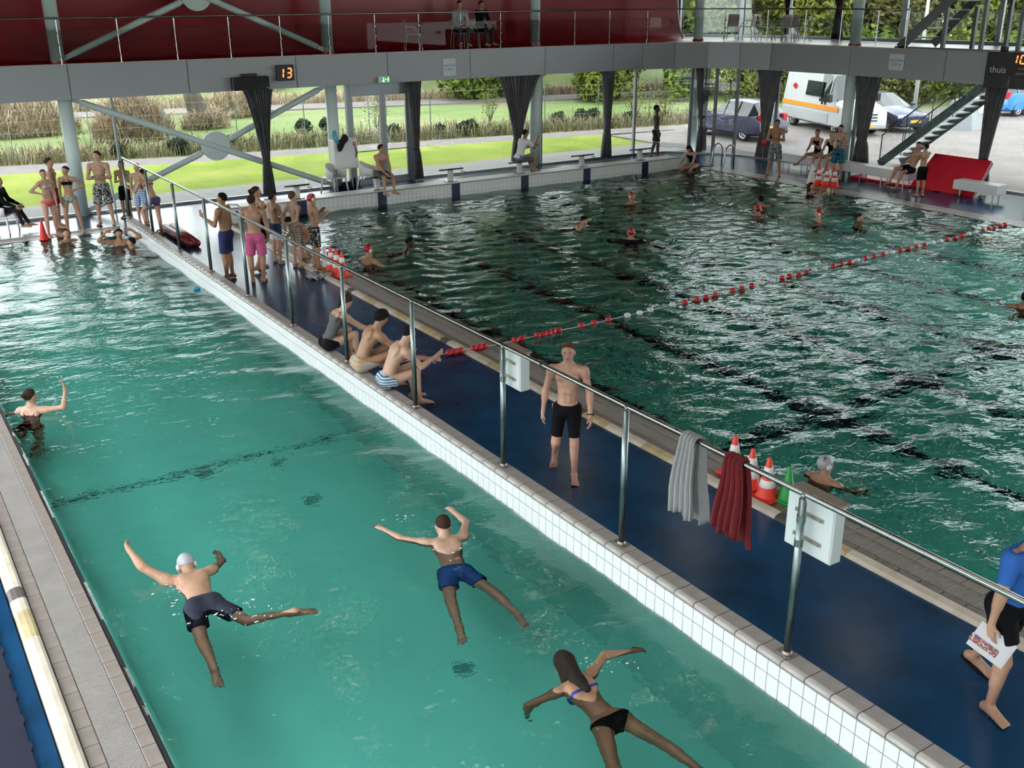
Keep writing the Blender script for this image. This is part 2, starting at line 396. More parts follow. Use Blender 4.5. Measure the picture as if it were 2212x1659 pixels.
gutter_y('trim_1', LX0, -1, 4.0, 26.0, 16.0, '')
gutter_y('trim_2', RX0, -1, 1.0, 25.25, 15.0, '')
# far end of the training pool: grating runs along x
g = empty('trim_3', (3, 26.3, 0), kind='structure')
MB().box(-5, -.31, -.3, 2.42, .32, -.03).build('channel', M_BLACK, g)
b = MB(); x = -2.5
while x < 2.40: b.box(x, -.16, -.03, x+.0125, .17, .006); x += .02
b.build('grating', M_GRATE, g, kind='stuff')
te = tile_mesh('edge_tile', .243, .13, .05, M_GUTTER); x = -2.4
while x < 2.4:
    inst('edge_tile', te, g, (x, -.235, -.034)); inst('side_tile', te, g, (x, .245, -.034)); x += .25
MB().box(-5, .31, -.1, 2.42, .325, .012).build('edge_strip', M_GUTTER, g)
# right-hand edge of the deep pool
g = empty('trim_4', (23.95, 12, 0), kind='structure')
MB().box(-.35, -13, -.3, .36, 13.25, -.03).build('channel', M_BLACK, g)
te = tile_mesh('edge_tile', .30, .495, .055, M_GUTTER); tg = tile_mesh('side_tile', .375, .495, .042, M_COPE); y = -12.75
while y < 13.2:
    inst('edge_tile', te, g, (-.195, y, -.034)); inst('side_tile', tg, g, (.155, y, -.034)); y += .5
# near corner between the pools
S(MB().box(5.3, Y0-4, -.35, 8.3, Y0, 0), 'floor_front', M_DECK)

# ------------------------------------------------------------------ starting plinth
pz = .40
pth = S(MB().box(7.80, 25.215, -.3, 22.90, 25.74, pz-.018), 'wall_starting_plinth', M_GROUTL)
ROTY = Matrix(((1,0,0),(0,0,-1),(0,1,0)))
T_PT = tile_mesh('plinth_tile', .1195, .245, .014, mat('plinth_tile_white', (.74,.76,.75), .2, var=.05, vscale=3), .002)
T_PC = tile_mesh('plinth_coping', .245, .52, .022, mat('plinth_coping', (.55,.53,.51), .35, var=.08, vscale=5))
low = []; x = 7.865
while x < 22.9:
    o = inst('plinth_tile', T_PT, pth, (x, 25.215, pz-.165)); o.rotation_euler = ROTY.to_euler(); low.append((x, 25.215, pz-.165-.25)); x += .125
joined('lower_plinth_tiles', T_PT, low, ROTY, MATS['plinth_tile_white'], pth)
x = 7.925
while x < 22.9:
    inst('plinth_coping', T_PC, pth, (x, 25.47, pz-.02)); x += .25
S(MB().box(7.785, 25.2, 0, 7.80, 25.74, pz), 'end_face', MATS['plinth_tile_white'], pth)
# ------------------------------------------------------------------ glazed facades, columns, balcony
GY = 28.60
GP = [(-6,28.62),(5.0,28.62),(12.3,28.62),(19.45,28.62),(23.70,28.60),(24.85,28.32),(25.65,27.82),(26.17,27.12),(26.68,26.02),(26.98,25.0),(27.38,22.0),(27.73,16.0),(27.80,8.0),(27.8,-1)]
def seg_box(b, p, q, z0, z1, w):
    a = Vector((p[0],p[1],(z0+z1)/2)); c = Vector((q[0],q[1],(z0+z1)/2)); return b.bar(a, c, w, z1-z0)
def window_run(name, pts, z0, z1, glass, mw=.06, md=.12, sill=.06):
    w = empty(name, (pts[0][0], pts[0][1], z0), kind='structure')
    inv = Matrix.Translation((-pts[0][0], -pts[0][1], -z0))
    def put(b, nm, m):
        b.v = [tuple(inv@Vector(q)) for q in b.v]; return b.build(nm, m, w)
    for p, q in zip(pts[:-1], pts[1:]):
        put(seg_box(MB(), p, q, z0+sill, z1, .012), 'pane', glass)
        put(seg_box(MB(), p, q, z0-.05, z0+sill, .10), 'sill', M_MULL)
    for p in pts[1:-1]:
        put(MB().box(p[0]-mw/2, p[1]-md/2, z0, p[0]+mw/2, p[1]+md/2, z1), 'mullion', M_MULL)
    return w
xm = [at_y(240,213,GY).x]
dx0, dx1, dx2 = at_y(764,395,GY).x, at_y(834,390,GY).x, at_y(888,384,GY).x
far_pts = [(-6,GY+.02),(1.2,GY+.02),(xm[0],GY+.02),(dx0-.62,GY+.02),(dx0,GY+.02)]
window_run('window_1', far_pts, 0, 2.97, M_GLASS)
window_run('window_2', [(dx2,GY+.02),(19.72,GY+.02),(at_y(1374,160,GY).x,GY+.02),(at_y(1446,150,GY-.2).x,28.40)], 0, 2.97, M_GLASS)
p0 = (at_y(1446,150,GY-.2).x,28.40)
window_run('window_3', [p0,(25.65,27.82),(26.17,27.12),at_x(1597,150,26.55)[:2],(26.98,25.0),(27.38,22.0),(27.73,16.0),(27.80,8.0),(27.8,-1)], 0, 2.97, M_GLASS)
# double door in the far facade
d = empty('door_1', (dx0, GY, 0), kind='structure')
for a, c in ((0, dx1-dx0), (dx1-dx0, dx2-dx0)):
    leaf = MB(); w = .10
    leaf.box(a+.01,-.03,.03,a+w,.05,2.72); leaf.box(c-w,-.03,.03,c-.01,.05,2.72); leaf.box(a+w,-.03,2.60,c-w,.05,2.72); leaf.box(a+w,-.03,.03,c-w,.05,.18)
    lo = leaf.build('door_leaf', M_MULL, d)
    MB().box(a+w,.0,.18,c-w,.014,2.6).build('pane', M_GLASS, lo)
    MB().tube([(a+w,-.05,1.0),(a+w+.02,-.11,1.0),(c-w-.02,-.11,1.0),(c-w,-.05,1.0)], .016, 8).build('push_bar', M_STEEL, lo, smooth=True)
fr = MB(); W = dx2-dx0
fr.box(-.10,-.06,0,.01,.08,2.97); fr.box(W-.01,-.06,0,W+.10,.08,2.97); fr.box(0,-.06,2.72,W,.08,2.97); fr.box(0,-.08,0,W,.10,.03)
fr.build('door_frame', M_MULL, d)

# columns run through both storeys
col_xy = [(5.0,GY-.02),(12.30,GY+.05),(19.46,GY-.02),(25.98,27.98),(at_x(1818,365,27.12).x, at_x(1818,365,27.12).y)]
for i, (x, y) in enumerate(col_xy):
    r = .17 if i != 3 else .16
    c = empty('column', (x, y, 0), kind='structure')
    MB().tube([(0,0,0),(0,0,2.97)], r, 24).build('shaft', M_COL, c, smooth=True)
    MB().tube([(0,0,3.83),(0,0,9)], r, 24).build('upper_shaft', M_COL, c, smooth=True)
    MB().tube([(0,0,3.82),(0,0,3.90)], r+.03, 24).build('base_ring', M_RED, c)
# wind bracing between the first two columns
ctr = at_y(467,315,GY); uc = Vector((8.65, GY, 5.42))
def strut(a, c, r, parent, nm='strut'):
    a, c = Vector(a), Vector(c); dv = (c-a).normalized(); b = MB()
    b.tube([a+dv*.30, c-dv*.25], r, 14)
    sd = dv.cross(Vector((0,1,0))).normalized()
    b.obox(a+dv*.20, dv*.22, Vector((0,.012,0)), sd*.06); b.obox(c-dv*.18, dv*.20, Vector((0,.012,0)), sd*.06)
    for s in (.09, .17): b.tube([a+dv*s+Vector((0,-.03,0)), a+dv*s+Vector((0,.03,0))], .022, 8)
    for e in (a+dv*.30, c-dv*.25): b.ball(e, r*1.02, 10, 6)
    o = b.build(nm, M_COL, parent); return sharp(o, 40)
for nm, cc, zt, zb in (('bracing_cross', ctr, 2.95, .10), ('bracing_cross', uc, 7.0, 3.95)):
    br = empty(nm, (0,0,0), kind='structure')
    ax, bx_ = 5.0+.16, 12.30-.16
    strut((ax,GY,zt), (bx_,GY,zb), .085, br)
    strut((ax,GY,zb), cc+Vector((-.25,0,-.1)), .085, br); strut((bx_,GY,zt), cc+Vector((.25,0,.1)), .085, br)
    MB().tube([cc+Vector((0,-.03,0)), cc+Vector((0,.03,0))], .40, 32).build('node_disc', M_COL, br)

# balcony slab, fascia panels
FP = [(-3.6,28.2),(-.75,28.2),(2.15,28.2),(5.11,28.2),(8.08,28.2),(11.11,28.2),(13.95,28.2),(16.78,28.2),(19.59,28.2),(22.34,28.16),(23.50,28.02),(24.70,27.74),(25.80,27.25),(26.28,26.20),(26.62,25.10),(26.78,21.95),(26.80,18.62),(26.84,15.4),(26.84,12.2),(26.84,9.0)]
UG = [(26.5,30.4),(28.4,31.6),(29.02,31.2),(29.5,29.4),(30.05,27.6),(30.28,25.6),(30.42,22.9),(30.5,19.5),(30.5,14.0),(30.5,8)]
slab = [(x, y+.06) if y > 27.9 else (x+.06, y) for x, y in FP]+[(30.6,9.0),(30.6,22.9),(30.4,25.7),(30.2,27.6),(29.6,29.5),(29.1,31.3),(26.4,30.5),(26.4,29.95),(-3.6,29.95)]
S(MB().prism(slab, 2.98, 3.80), 'ceiling_balcony_slab', mat('slab_soffit', (.42,.42,.41), .8))
fa = empty('trim_5', (11, 28.2, 2.97), kind='structure')
for i, (p, q) in enumerate(zip(FP[:-1], FP[1:])):
    a, c = Vector((p[0],p[1],0)), Vector((q[0],q[1],0)); dv = (c-a).normalized(); nrm = Vector((dv.y,-dv.x,0))
    m0 = (a+c)/2-Vector((11,28.2,0))+Vector((0,0,.42)); hl = (c-a).length/2-.009
    MB().obox(m0, dv*hl, nrm*.02, Vector((0,0,.42))).build('fascia_panel', M_FASCIA, fa)
MB().prism([(x, y) for x, y in slab], 3.795, 3.83).build('floor_balcony', mat('balcony_floor', (.55,.50,.48), .25, var=.05), None, kind='structure')
# red coved wall behind the balcony, white rim where it ends
cov = [(28.26,3.835),(28.80,3.84),(29.02,3.88),(29.20,3.98),(29.34,4.15),(29.45,4.42),(29.53,4.78),(29.57,5.2),(29.58,6.0),(29.50,7.2),(29.3,9.0)]
XR = 26.35
b = MB(); k = len(cov)
for off in (0, .12):
    pass
inner = [(y, z) for y, z in cov]; outer = [(y+.10, z-.06 if z < 4.2 else z) for y, z in cov]; outer[0] = (28.28, 3.80)
b.add([(-3.6,y,z) for y,z in inner]+[(XR,y,z) for y,z in inner], [(i, i+1, k+i+1, k+i) for i in range(k-1)])
b.add([(-3.6,y,z) for y,z in outer]+[(XR,y,z) for y,z in outer], [(i, k+i, k+i+1, i+1) for i in range(k-1)])
wb = b.build('wall_far', M_RED, None, smooth=True, kind='structure')
b = MB(); o2 = [(y+.13, z-.02) for y, z in cov]
b.add([(XR,y,z) for y,z in inner]+[(XR,y,z) for y,z in o2]+[(XR+.05,y,z) for y,z in inner]+[(XR+.05,y,z) for y,z in o2],
      [(i,i+1,k+i+1,k+i) for i in range(k-1)]+[(2*k+i,3*k+i,3*k+i+1,2*k+i+1) for i in range(k-1)]+[(i,2*k+i,2*k+i+1,i+1) for i in range(k-1)]+[(k+i,k+i+1,3*k+i+1,3*k+i) for i in range(k-1)])
b.build('end_rim', mat('white_rim', (.75,.78,.80), .4), wb)
# upper glazing on the right
window_run('window_4', UG, 3.83, 7.7, M_GLASS, .09, .16, .10)
wr_ = MB()  # unseen band added above the glazing to cut sky reflections in the water
for p_, q_ in zip(UG[:-1], UG[1:]): seg_box(wr_, p_, q_, 7.7, 8.7, .2)
S(wr_, 'added_wall_band', mat('wall_grey', (.32,.31,.30), .8))
# balustrade
bal = empty('balcony_balustrade', (11,28.2,3.83), kind='thing', label='long balcony balustrade with steel posts and clear glass panels', category='railing')
def walk(path, step, start):
    out = []; acc = -start
    for p, q in zip(path[:-1], path[1:]):
        a, c = Vector((*p,0)), Vector((*q,0)); L = (c-a).length; t = -acc if acc < 0 else step-acc if acc else 0
        s = (-acc) if acc <= 0 else step-acc
        while s <= L+1e-9:
            out.append(a+(c-a)*(s/L)); s += step
        acc = L-(s-step)
    return out
pathb = [(x, y+.07) if y > 27.9 else (x+.08, y) for x, y in FP[1:17]]
i0 = [p for p in pathb]
posts = [(5.04-1.44*3+1.435*k, 28.27) for k in range(18)]
posts = [p for p in posts if p[0] < 23.2]+[(23.70,28.06),(25.0,27.72),(26.12,26.85),(26.60,25.35),(26.80,23.9),(26.84,22.5),(26.86,21.15),(26.88,20.1)]
ORG = Vector((11,28.2,3.83))
mp = MB(); mp.tube([(0,0,-.03),(0,0,1.04)], .019, 8)
for z in (.18, .45, .72): mp.box(-.012,-.055,z-.02,.012,-.01,z+.02)
mpm = mp.mesh('baluster', M_STEEL)
for p in posts: inst('baluster', mpm, bal, Vector((p[0],p[1],3.83))-ORG)
for p, q in zip(posts[:-1], posts[1:]):
    a, c = Vector((*p,0)), Vector((*q,0)); dv = (c-a).normalized(); nrm = Vector((dv.y,-dv.x,0))
    MB().obox((a+c)/2+nrm*.035-Vector((11,28.2,0))+Vector((0,0,.45)), dv*((c-a).length/2-.03), nrm*.005, Vector((0,0,.36))).build('glass_panel', M_BGLASS, bal)
MB().tube([Vector((-3.5,28.27,4.90))-ORG]+[Vector((p[0],p[1],4.90))-ORG for p in posts], .024, 10).build('top_rail', M_STEEL, bal, smooth=True)
# roof over the hall, the walls behind and beside the viewer, ceiling lamps
b = MB(); ADDED_ROOFLIGHTS = [(-2.6,-8.0,1.2,22.0),(1.8,-8.0,5.4,-1.0),(9.0,-8.0,22.0,-1.0),(23.6,-6.0,28.4,14.0)]  # unseen rooflights, added to brighten the pools and their glints
XS = sorted({-3.6,31.0,*[q[0] for q in ADDED_ROOFLIGHTS],*[q[2] for q in ADDED_ROOFLIGHTS]}); YS = sorted({-9.2,31.6,*[q[1] for q in ADDED_ROOFLIGHTS],*[q[3] for q in ADDED_ROOFLIGHTS]})
for x0, x1 in zip(XS[:-1], XS[1:]):
    for y0, y1 in zip(YS[:-1], YS[1:]):
        if not any(q[0] <= x0 and x1 <= q[2] and q[1] <= y0 and y1 <= q[3] for q in ADDED_ROOFLIGHTS): b.box(x0,y0,8.6,x1,y1,8.9)
S(b, 'ceiling', mat('roof_underside', (.10,.097,.093), .8))
for i, q in enumerate(ADDED_ROOFLIGHTS):  # panes and bars of the added rooflights
    w = empty('window_%d' % (5+i), (q[0],q[1],8.8), kind='structure')
    for k in range(4):
        h_ = (q[3]-q[1])/4; MB().box(.03,k*h_+.03,0,q[2]-q[0]-.03,(k+1)*h_-.03,.012).build('pane', M_GLASS, w); MB().box(0,k*h_-.04,-.08,q[2]-q[0],k*h_+.04,.04).build('glazing_bar', M_MULL, w)
S(MB().box(-3.6, -9.2, 5.0, -3.4, 31.6, 8.6), 'wall_left', mat('wall_grey', (.32,.31,.30), .8))
S(MB().box(-3.6, -9.2, -.4, 31.0, -9.0, 8.6), 'wall_back', MATS['wall_grey'])
M_LAMP = mat('lamp_diffuser', (.9,.85,.7), .5, emit=(1,.86,.60), estr=22.0)
lamp_case = MB().cbox(-.14,-.75,0,.14,.75,.10,.01).mesh('housing', M_WHITE); lamp_diff = MB().box(-.045,-.72,-.03,.045,.72,.004).mesh('diffuser', M_LAMP)
for i, x in enumerate((2.2, 7.0, 12.0, 17.0, 22.0)):
    for j, y in enumerate((1.0, 6.5, 12.0, 17.5, 23.0)):
        l = empty('ceiling_lamp', (x, y, 8.50), kind='structure')
        inst('housing', lamp_case, l); inst('diffuser', lamp_diff, l)
# ------------------------------------------------------------------ outdoors
def two_tone(name, c1, c2, c3, sc, rough=.95, stretch=None, bump=.5, bscale=60):
    m = mat(name, c1, rough, var=.01, vscale=sc, col2=c2, bump=bump, bscale=bscale, spec=.2, stretch=stretch)
    rp = [n for n in m.node_tree.nodes if n.type == 'VALTORGB'][0]; e = rp.color_ramp.elements.new(.5); e.color = (*c3, 1); return m
M_LAWN  = two_tone('lawn_grass', (.14,.195,.020), (.24,.27,.05), (.18,.235,.03), .55)
M_ROUGH = two_tone('rough_grass', (.11,.16,.05), (.24,.20,.12), (.15,.205,.07), .22, stretch=(.5,1.6,1))
M_PATH  = mat('path_asphalt', (.165,.142,.137), .9, var=.10, vscale=1.5, bump=.3, bscale=90)
M_PARK  = mat('parking_asphalt', (.185,.162,.152), .8, var=.14, vscale=.8, bump=.3, bscale=90)
M_PAVE  = mat('pale_paver', (.21,.20,.19), .85, var=.08, vscale=2)
def road2(x): return 51.4-.27*(x-24.3)
def gh(x, y):
    s = y-(road2(x)+4.5); t = min(max(s/16, 0), 1); h = -.16+3.6*t*t*(3-2*t)
    if x > 44: 
        u = min((x-44)/10, 1); h = h*(1-u)+u*(-.16)
    return h
b = MB(); P = []
for i in range(81):
    x = -40+2.2*i
    P.append([(x, 28.0+1.9*j, gh(x, 28+1.9*j)-.02) for j in range(50)])
b.sheet(P); b.v = [tuple(q) for q in b.v]; b.f = [f[::-1] for f in b.f]
b.build('ground_meadow', M_ROUGH, None, smooth=True, kind='structure')
S(MB().box(-60,-60,-.5,-4.5,160,-.22), 'ground_side', M_ROUGH)
S(MB().box(-4.5,-60,-.8,90,-9,-.4), 'ground_back', M_ROUGH)
le = lambda x: 37.8-.145*(x-4.3)         # lawn / path boundary
S(poly_slab([(-20,31.05),(26.5,31.05),(26.9,le(27)-.2),(27,le(27)),(-20,le(-20))], -.5, -.10), 'ground_lawn', M_LAWN)
S(poly_slab([(-20,le(-20)+.02),(30.5,le(30.5)+.02),(30.5,35.4),(28.85,35.75),(19.6,37.25),(10.6,38.5),(4.56,39.9),(-20,44)], -.5, -.105), 'ground_path', M_PATH)
S(poly_slab([(-40,road2(-40)),(70,road2(70)),(70,road2(70)+2.9),(-40,road2(-40)+2.9)], -.5, -.11), 'ground_road', M_PATH)
S(poly_slab([(27.15,31.0),(27.95,28.9),(28.1,-9),(70,-9),(70,32.2),(46,33.2),(32.5,35.0),(30.5,35.4),(30.5,le(30.5)),(27.15,le(27.0)-.3)], -.5, -.12), 'ground_parking', M_PARK)
pv = empty('ground_paving', (0, 28.8, -.1), kind='structure')
MB().prism([(-6,-.12),(24.2,-.1),(25.3,-.45),(26.1,-1.1),(26.75,-2.2),(27.2,-4),(28.05,-10),(28.1,0),(27.2,2.2),(-6,2.2)], -.4, .035).build('paving_bed', mat('paving_bed', (.12,.11,.105), .9), pv)
tp = tile_mesh('paver', .745, .735, .045, M_PAVE, .004)
for i in range(43):
    for j in range(3):
        x = -5.4+.75*i+(.375 if j % 2 else 0)
        if x < 26.2: inst('paver', tp, pv, (x, .30+.74*j, .012))

def leaves_mesh(name, n, rad, size, m, seed, shell=.55, flat=1.0):
    "a crown: n small folded leaves scattered through an uneven ellipsoid"
    rng = np.random.RandomState(seed)
    lob = rng.normal(size=(9, 3)); lob /= np.linalg.norm(lob, axis=1)[:,None]
    d = rng.normal(size=(n, 3)); d /= np.linalg.norm(d, axis=1)[:,None]
    bump = .62+.42*np.max(np.clip(d@lob.T, 0, 1)**4, axis=1)
    r = (shell+(1-shell)*rng.rand(n)**.6)*bump
    c = d*r[:,None]*np.array(rad)
    u = rng.normal(size=(n,3)); u /= np.linalg.norm(u, axis=1)[:,None]; w = np.cross(u, rng.normal(size=(n,3))); w /= np.linalg.norm(w, axis=1)[:,None]
    s = size*(.6+.8*rng.rand(n))[:,None]; k = np.cross(u, w)*s*.25
    V = np.stack([c-u*s, c+w*s*.5+k, c+u*s, c-w*s*.5+k], 1).reshape(-1, 3)
    F = np.arange(4*n).reshape(n, 4)
    me = bpy.data.meshes.new(name); me.from_pydata(V.tolist(), [], [t for f in F.tolist() for t in ((f[0],f[1],f[2]),(f[0],f[2],f[3]))]); me.materials.append(m); return me
M_LEAF = [mat('leaf_%s' % n, c, .7, var=.35, vscale=.9, spec=.2, col2=c2) for n, c, c2 in (('spring', (.11,.145,.018), (.20,.225,.036)), ('olive', (.08,.095,.022), (.19,.18,.065)), ('fresh', (.075,.135,.017), (.17,.225,.042)), ('dark', (.018,.035,.018), (.05,.075,.035)))]
M_BARK = mat('bark', (.075,.058,.045), .9, var=.4, vscale=6, bump=.8, bscale=14, stretch=(1,1,.25))
crowns = [leaves_mesh('crown', 6500, (3.0,3.0,3.6), .20, M_LEAF[i], 20+i, .35) for i in range(3)]
tk = MB(); tk.tube([(0,0,-.3),(.05,.0,1.5),(0,.1,3.2),(.2,0,5.5)], [.28,.20,.16,.06], 9)
for a, z in ((.4,2.2),(2.3,2.8),(4.3,3.2),(5.4,3.8)):
    tk.tube([(0,0,z),(.8*math.cos(a),.8*math.sin(a),z+.9),(1.7*math.cos(a),1.7*math.sin(a),z+2.2)], [.10,.07,.02], 6)
tkm = tk.mesh('trunk', M_BARK, True)
TREES = [(33,51,1.0,0,'beside the curved end of the red wall'),(38,47.5,1.05,1,'behind the empty balcony chairs'),(43.5,46,1.1,2,'second beyond the upper windows'),(49,43.5,1.15,0,'third beyond the upper windows'),
         (54,41,1.1,1,'fourth beyond the upper windows'),(58.5,37.5,1.2,0,'above the parked dark blue car'),(63,33,1.2,2,'seen past the foot of the upper stair'),(66,28,1.25,1,'seen through the glazed stair side'),
         (68,23,1.2,0,'behind the bright blue car'),(46,52,1.5,1,'tall, rearmost above the white van'),(57,47,1.6,2,'tall, rearmost in the middle of the upper windows'),(68,40,1.6,0,'tall, rearmost over the scoreboard'),(37,58,1.6,2,'tall, rearmost near the white rim'),(72,31,1.7,1,'tall, far behind the stair glass'),(52,49,1.5,0,'tall, behind the empty balcony chairs'),(44,56,1.6,1,'tall, rearmost left of the balcony chairs'),(30,60,1.6,0,'tall, half hidden by the red wall')]
for x, y, s, k, lab in TREES:
    t = empty('tree', (x, y, gh(x,y)), RND.uniform(0,6), label='leafy spring tree '+lab, category='tree', group='trees beyond the car park')
    t.scale = (s, s, s)
    inst('crown', crowns[k], t, (0,0,4.2)); inst('trunk', tkm, t, (0,0,0))
# low shrubs filling the foot of the trees
shr = [leaves_mesh('foliage', 2200, (2.0,1.6,1.5), .15, M_LEAF[i], 40+i, .3) for i in range(3)]
stm = MB()
for a in (.3,1.7,3.0,4.4,5.6): stm.tube([(0,0,-.2),(.35*math.cos(a),.35*math.sin(a),.6),(.9*math.cos(a),.9*math.sin(a),1.5)], [.05,.04,.015], 5)
stmm = stm.mesh('stem', M_BARK)
SHR = [(47.5,35.6,1.0,1,'left of the lamp post'),(50,36,1.3,0,'right of the lamp post'),(53,36.2,1.4,0,'above the outdoor stair'),(56,34.5,1.4,2,'behind the outdoor stair'),(59.5,32,1.3,0,'under the balcony end'),(62.5,28,1.4,1,'beside the bright blue car'),(64,24,1.4,2,'behind the bright blue car'),
       (44,41.5,1.2,1,'above the dark blue car'),(40.5,44.5,1.2,2,'above the van roof'),(46.5,44.5,1.5,0,'under the trees behind the balcony chairs'),(50.5,41,1.5,2,'under the trees behind the upper column'),(36,46.5,1.2,0,'above the purple car'),(31,51.5,1.4,2,'beside the corner column')]
for x, y, s, k, lab in SHR:
    t = empty('shrub', (x, y, gh(x,y)), RND.uniform(0,6), label='bushy green shrub '+lab, category='shrub', group='shrubs around the car park'); t.scale = (s, s, s)
    inst('foliage', shr[k], t, (0,0,1.3)); inst('stem', stmm, t)

# strands: dry grass and weeds
def strands(name, spots, m, hmin, hmax, seed, bend=.5, w=.02):
    rng = np.random.RandomState(seed); n = len(spots); sp = np.array(spots)
    h = rng.uniform(hmin, hmax, n); a = rng.rand(n)*6.28; bd = bend*h*rng.uniform(.3, 1.4, n)
    dx, dy = np.cos(a), np.sin(a); wx, wy = -dy*w, dx*w
    z = np.zeros(n)
    p0 = np.stack([sp[:,0]-wx, sp[:,1]-wy, sp[:,2]], 1); p1 = np.stack([sp[:,0]+wx, sp[:,1]+wy, sp[:,2]], 1)
    p2 = np.stack([sp[:,0]+dx*bd*.35+wx*.7, sp[:,1]+dy*bd*.35+wy*.7, sp[:,2]+h*.65], 1); p3 = p2-np.stack([wx, wy, z], 1)*1.4
    p4 = np.stack([sp[:,0]+dx*bd, sp[:,1]+dy*bd, sp[:,2]+h*rng.uniform(.7,1.05,n)], 1)
    V = np.stack([p0,p1,p2,p3,p4], 1).reshape(-1,3); F = []
    for i in range(n): o = 5*i; F += [(o,o+1,o+2,o+3),(o+3,o+2,o+4)]
    me = bpy.data.meshes.new(name); me.from_pydata(V.tolist(), [], F); me.materials.append(m); return me
M_STRAW = mat('straw', (.34,.25,.165), .9, var=.25, vscale=1.5, spec=.2, col2=(.44,.35,.24))
M_WEED  = mat('weed', (.17,.19,.085), .9, var=.3, vscale=1.2, spec=.2, col2=(.32,.27,.17))
rng = np.random.RandomState(11)
sp = []
for _ in range(9000):
    x = rng.uniform(2,36); yf = 39.9-.16*(x-4.5); y = yf+.25+abs(rng.normal(0, 1.5)); sp.append((x, y, gh(x,y)-.04))
o = inst('weeds', strands('weeds', sp, M_WEED, .15, .75, 1), None, kind='stuff', label='tangle of weeds and dead stalks along the far side of the path', category='weeds')
sp = []
for _ in range(9000):
    x = rng.uniform(4,52); y = road2(x)+3.0+abs(rng.normal(0, 1.1)); sp.append((x, y, gh(x,y)-.04))
inst('dry_grass', strands('dry_grass', sp, M_STRAW, .2, .9, 2, .8), None, kind='stuff', label='band of dry straw-coloured grass behind the distant road', category='grass')
for i, (u, v, rx, ry, rz_, n, lab) in enumerate(((290,300,1.6,1.2,2.6,2600,'tall, between the first column and the brace disc'),(20,292,3.0,1.5,2.2,2600,'behind the bikini group at the photo edge'),(500,250,1.6,1.2,1.3,1200,'right of the leaning tree stump'),(345,215,3.0,1.4,1.2,1600,'on the slope above the brace'),(540,212,2.2,1.2,.9,1000,'just left of the first curtain'),(445,276,1.1,.7,.5,500,'low, round the foot of the leaning trunk'))):
    c = at(u, v, -.14); sp = []
    for _ in range(n):
        a = rng.rand()*6.28; r = math.sqrt(rng.rand()); hz = rz_*(1-r*r)*rng.rand()
        sp.append((r*rx*math.cos(a), r*ry*math.sin(a), hz*.8))
    inst('dry_bush', strands('dry_bush', sp, M_STRAW, .3, 1.0, 30+i, 1.3, .022), None, (c.x, c.y, gh(c.x,c.y)), label='mound of dry beige brambles, '+lab, category='bush', group='dry bramble mounds')
for u, v, r0, h, lean, lab in ((95,262,.50,4.2,0,'straight tree trunk among dry brambles behind the first window'),(440,272,.50,4.6,-.7,'flared leaning tree trunk above the brace disc')):
    c = at(u, v, -.12)
    b = MB(); b.tube([(0,0,-.2),(lean*.2,0,.5),(lean*.6,0,1.6),(lean*1.0,0,h*.7),(lean*1.2,0,h)], [r0*1.25,r0,r0*.72,r0*.62,r0*.6], 16)
    t = empty('old_tree', (c.x, c.y, gh(c.x,c.y)), label=lab, category='tree'); b.build('trunk', M_BARK, t, smooth=True)
# dark evergreen clumps along the path
clump = leaves_mesh('path_clump', 420, (.55,.4,.42), .10, M_LEAF[3], 60, .25)
CL = [(255,325,.8,'in the first window'),(385,318,1.0,'left of the brace disc'),(500,305,.7,'right of the brace disc'),(655,275,1.0,'left of the second column'),(705,270,.9,'touching the second column'),(850,285,.9,'seen through the door'),(950,280,.7,'right of the door curtain'),(1010,278,1.0,'between the door and the wide curtain'),(1205,258,.9,'right of the third column'),(1255,255,1.1,'mid way to the narrow curtain'),(1280,248,.8,'close to the narrow curtain'),(1360,255,.8,'by the mullion behind the walking boy')]
for u, v, s, lab in CL:
    c = at(u, v, .1); o = inst('ivy_clump', clump, None, (c.x, c.y, .12), RND.uniform(0,6), label='small dark evergreen clump by the path, '+lab, category='shrub', group='evergreen clumps by the path'); o.scale = (s*.9, s*.9, s)
# sapling bushes, thin twigs
def twig_mesh(seed, h):
    r = random.Random(seed); b = MB()
    for k in range(14):
        a = r.uniform(0,6.28); p = Vector((0,0,0)); d = Vector((.3*math.cos(a),.3*math.sin(a),1)).normalized(); pts = [p]
        for _ in range(4):
            d = (d+Vector((r.uniform(-.3,.3),r.uniform(-.3,.3),r.uniform(-.05,.2)))).normalized(); p = p+d*h*r.uniform(.18,.28); pts.append(p)
        b.tube(pts, [.016,.012,.009,.006,.003], 4)
    return b.mesh('twigs', M_BARK)
sp_leaf = leaves_mesh('sapling_leaves', 260, (.9,.8,.9), .055, M_LEAF[0], 71, .15)
tw = twig_mesh(4, 1.7)
for u, v, s, lab in ((815,280,.9,'behind the double door'),(1060,262,.9,'left of the wide curtain'),(1370,262,1.25,'behind the walking boy'),(1435,262,1.0,'left of the corner column'),(1585,262,1.7,'behind the purple car'),(160,330,.8,'behind the bikini pair')):
    c = at(u, v, -.1); t = empty('sapling', (c.x, c.y, gh(c.x,c.y)), RND.uniform(0,6), label='thin twiggy sapling with few leaves '+lab, category='sapling', group='twiggy saplings'); t.scale = (s,s,s)
    inst('twigs', tw, t); inst('leaves', sp_leaf, t, (0,0,1.1))
# wire fence behind the path
fc = empty('wire_fence', (4, 41.2, 0), label='thin wire mesh fence behind the path', category='fence')
fp = [(2.5+2.6*i, 40.9-.155*(2.6*i)) for i in range(13)]
pm_ = MB().tube([(0,0,-.2),(0,0,1.75)], .02, 6).mesh('fence_post', M_GALV)
for x, y in fp: inst('fence_post', pm_, fc, (x-4, y-41.2, 0))
for z in (.1,.5,.9,1.3,1.7): MB().tube([(x-4, y-41.2, z) for x, y in (fp[0], fp[-1])], .0035, 4).build('wire', M_GALV, fc)

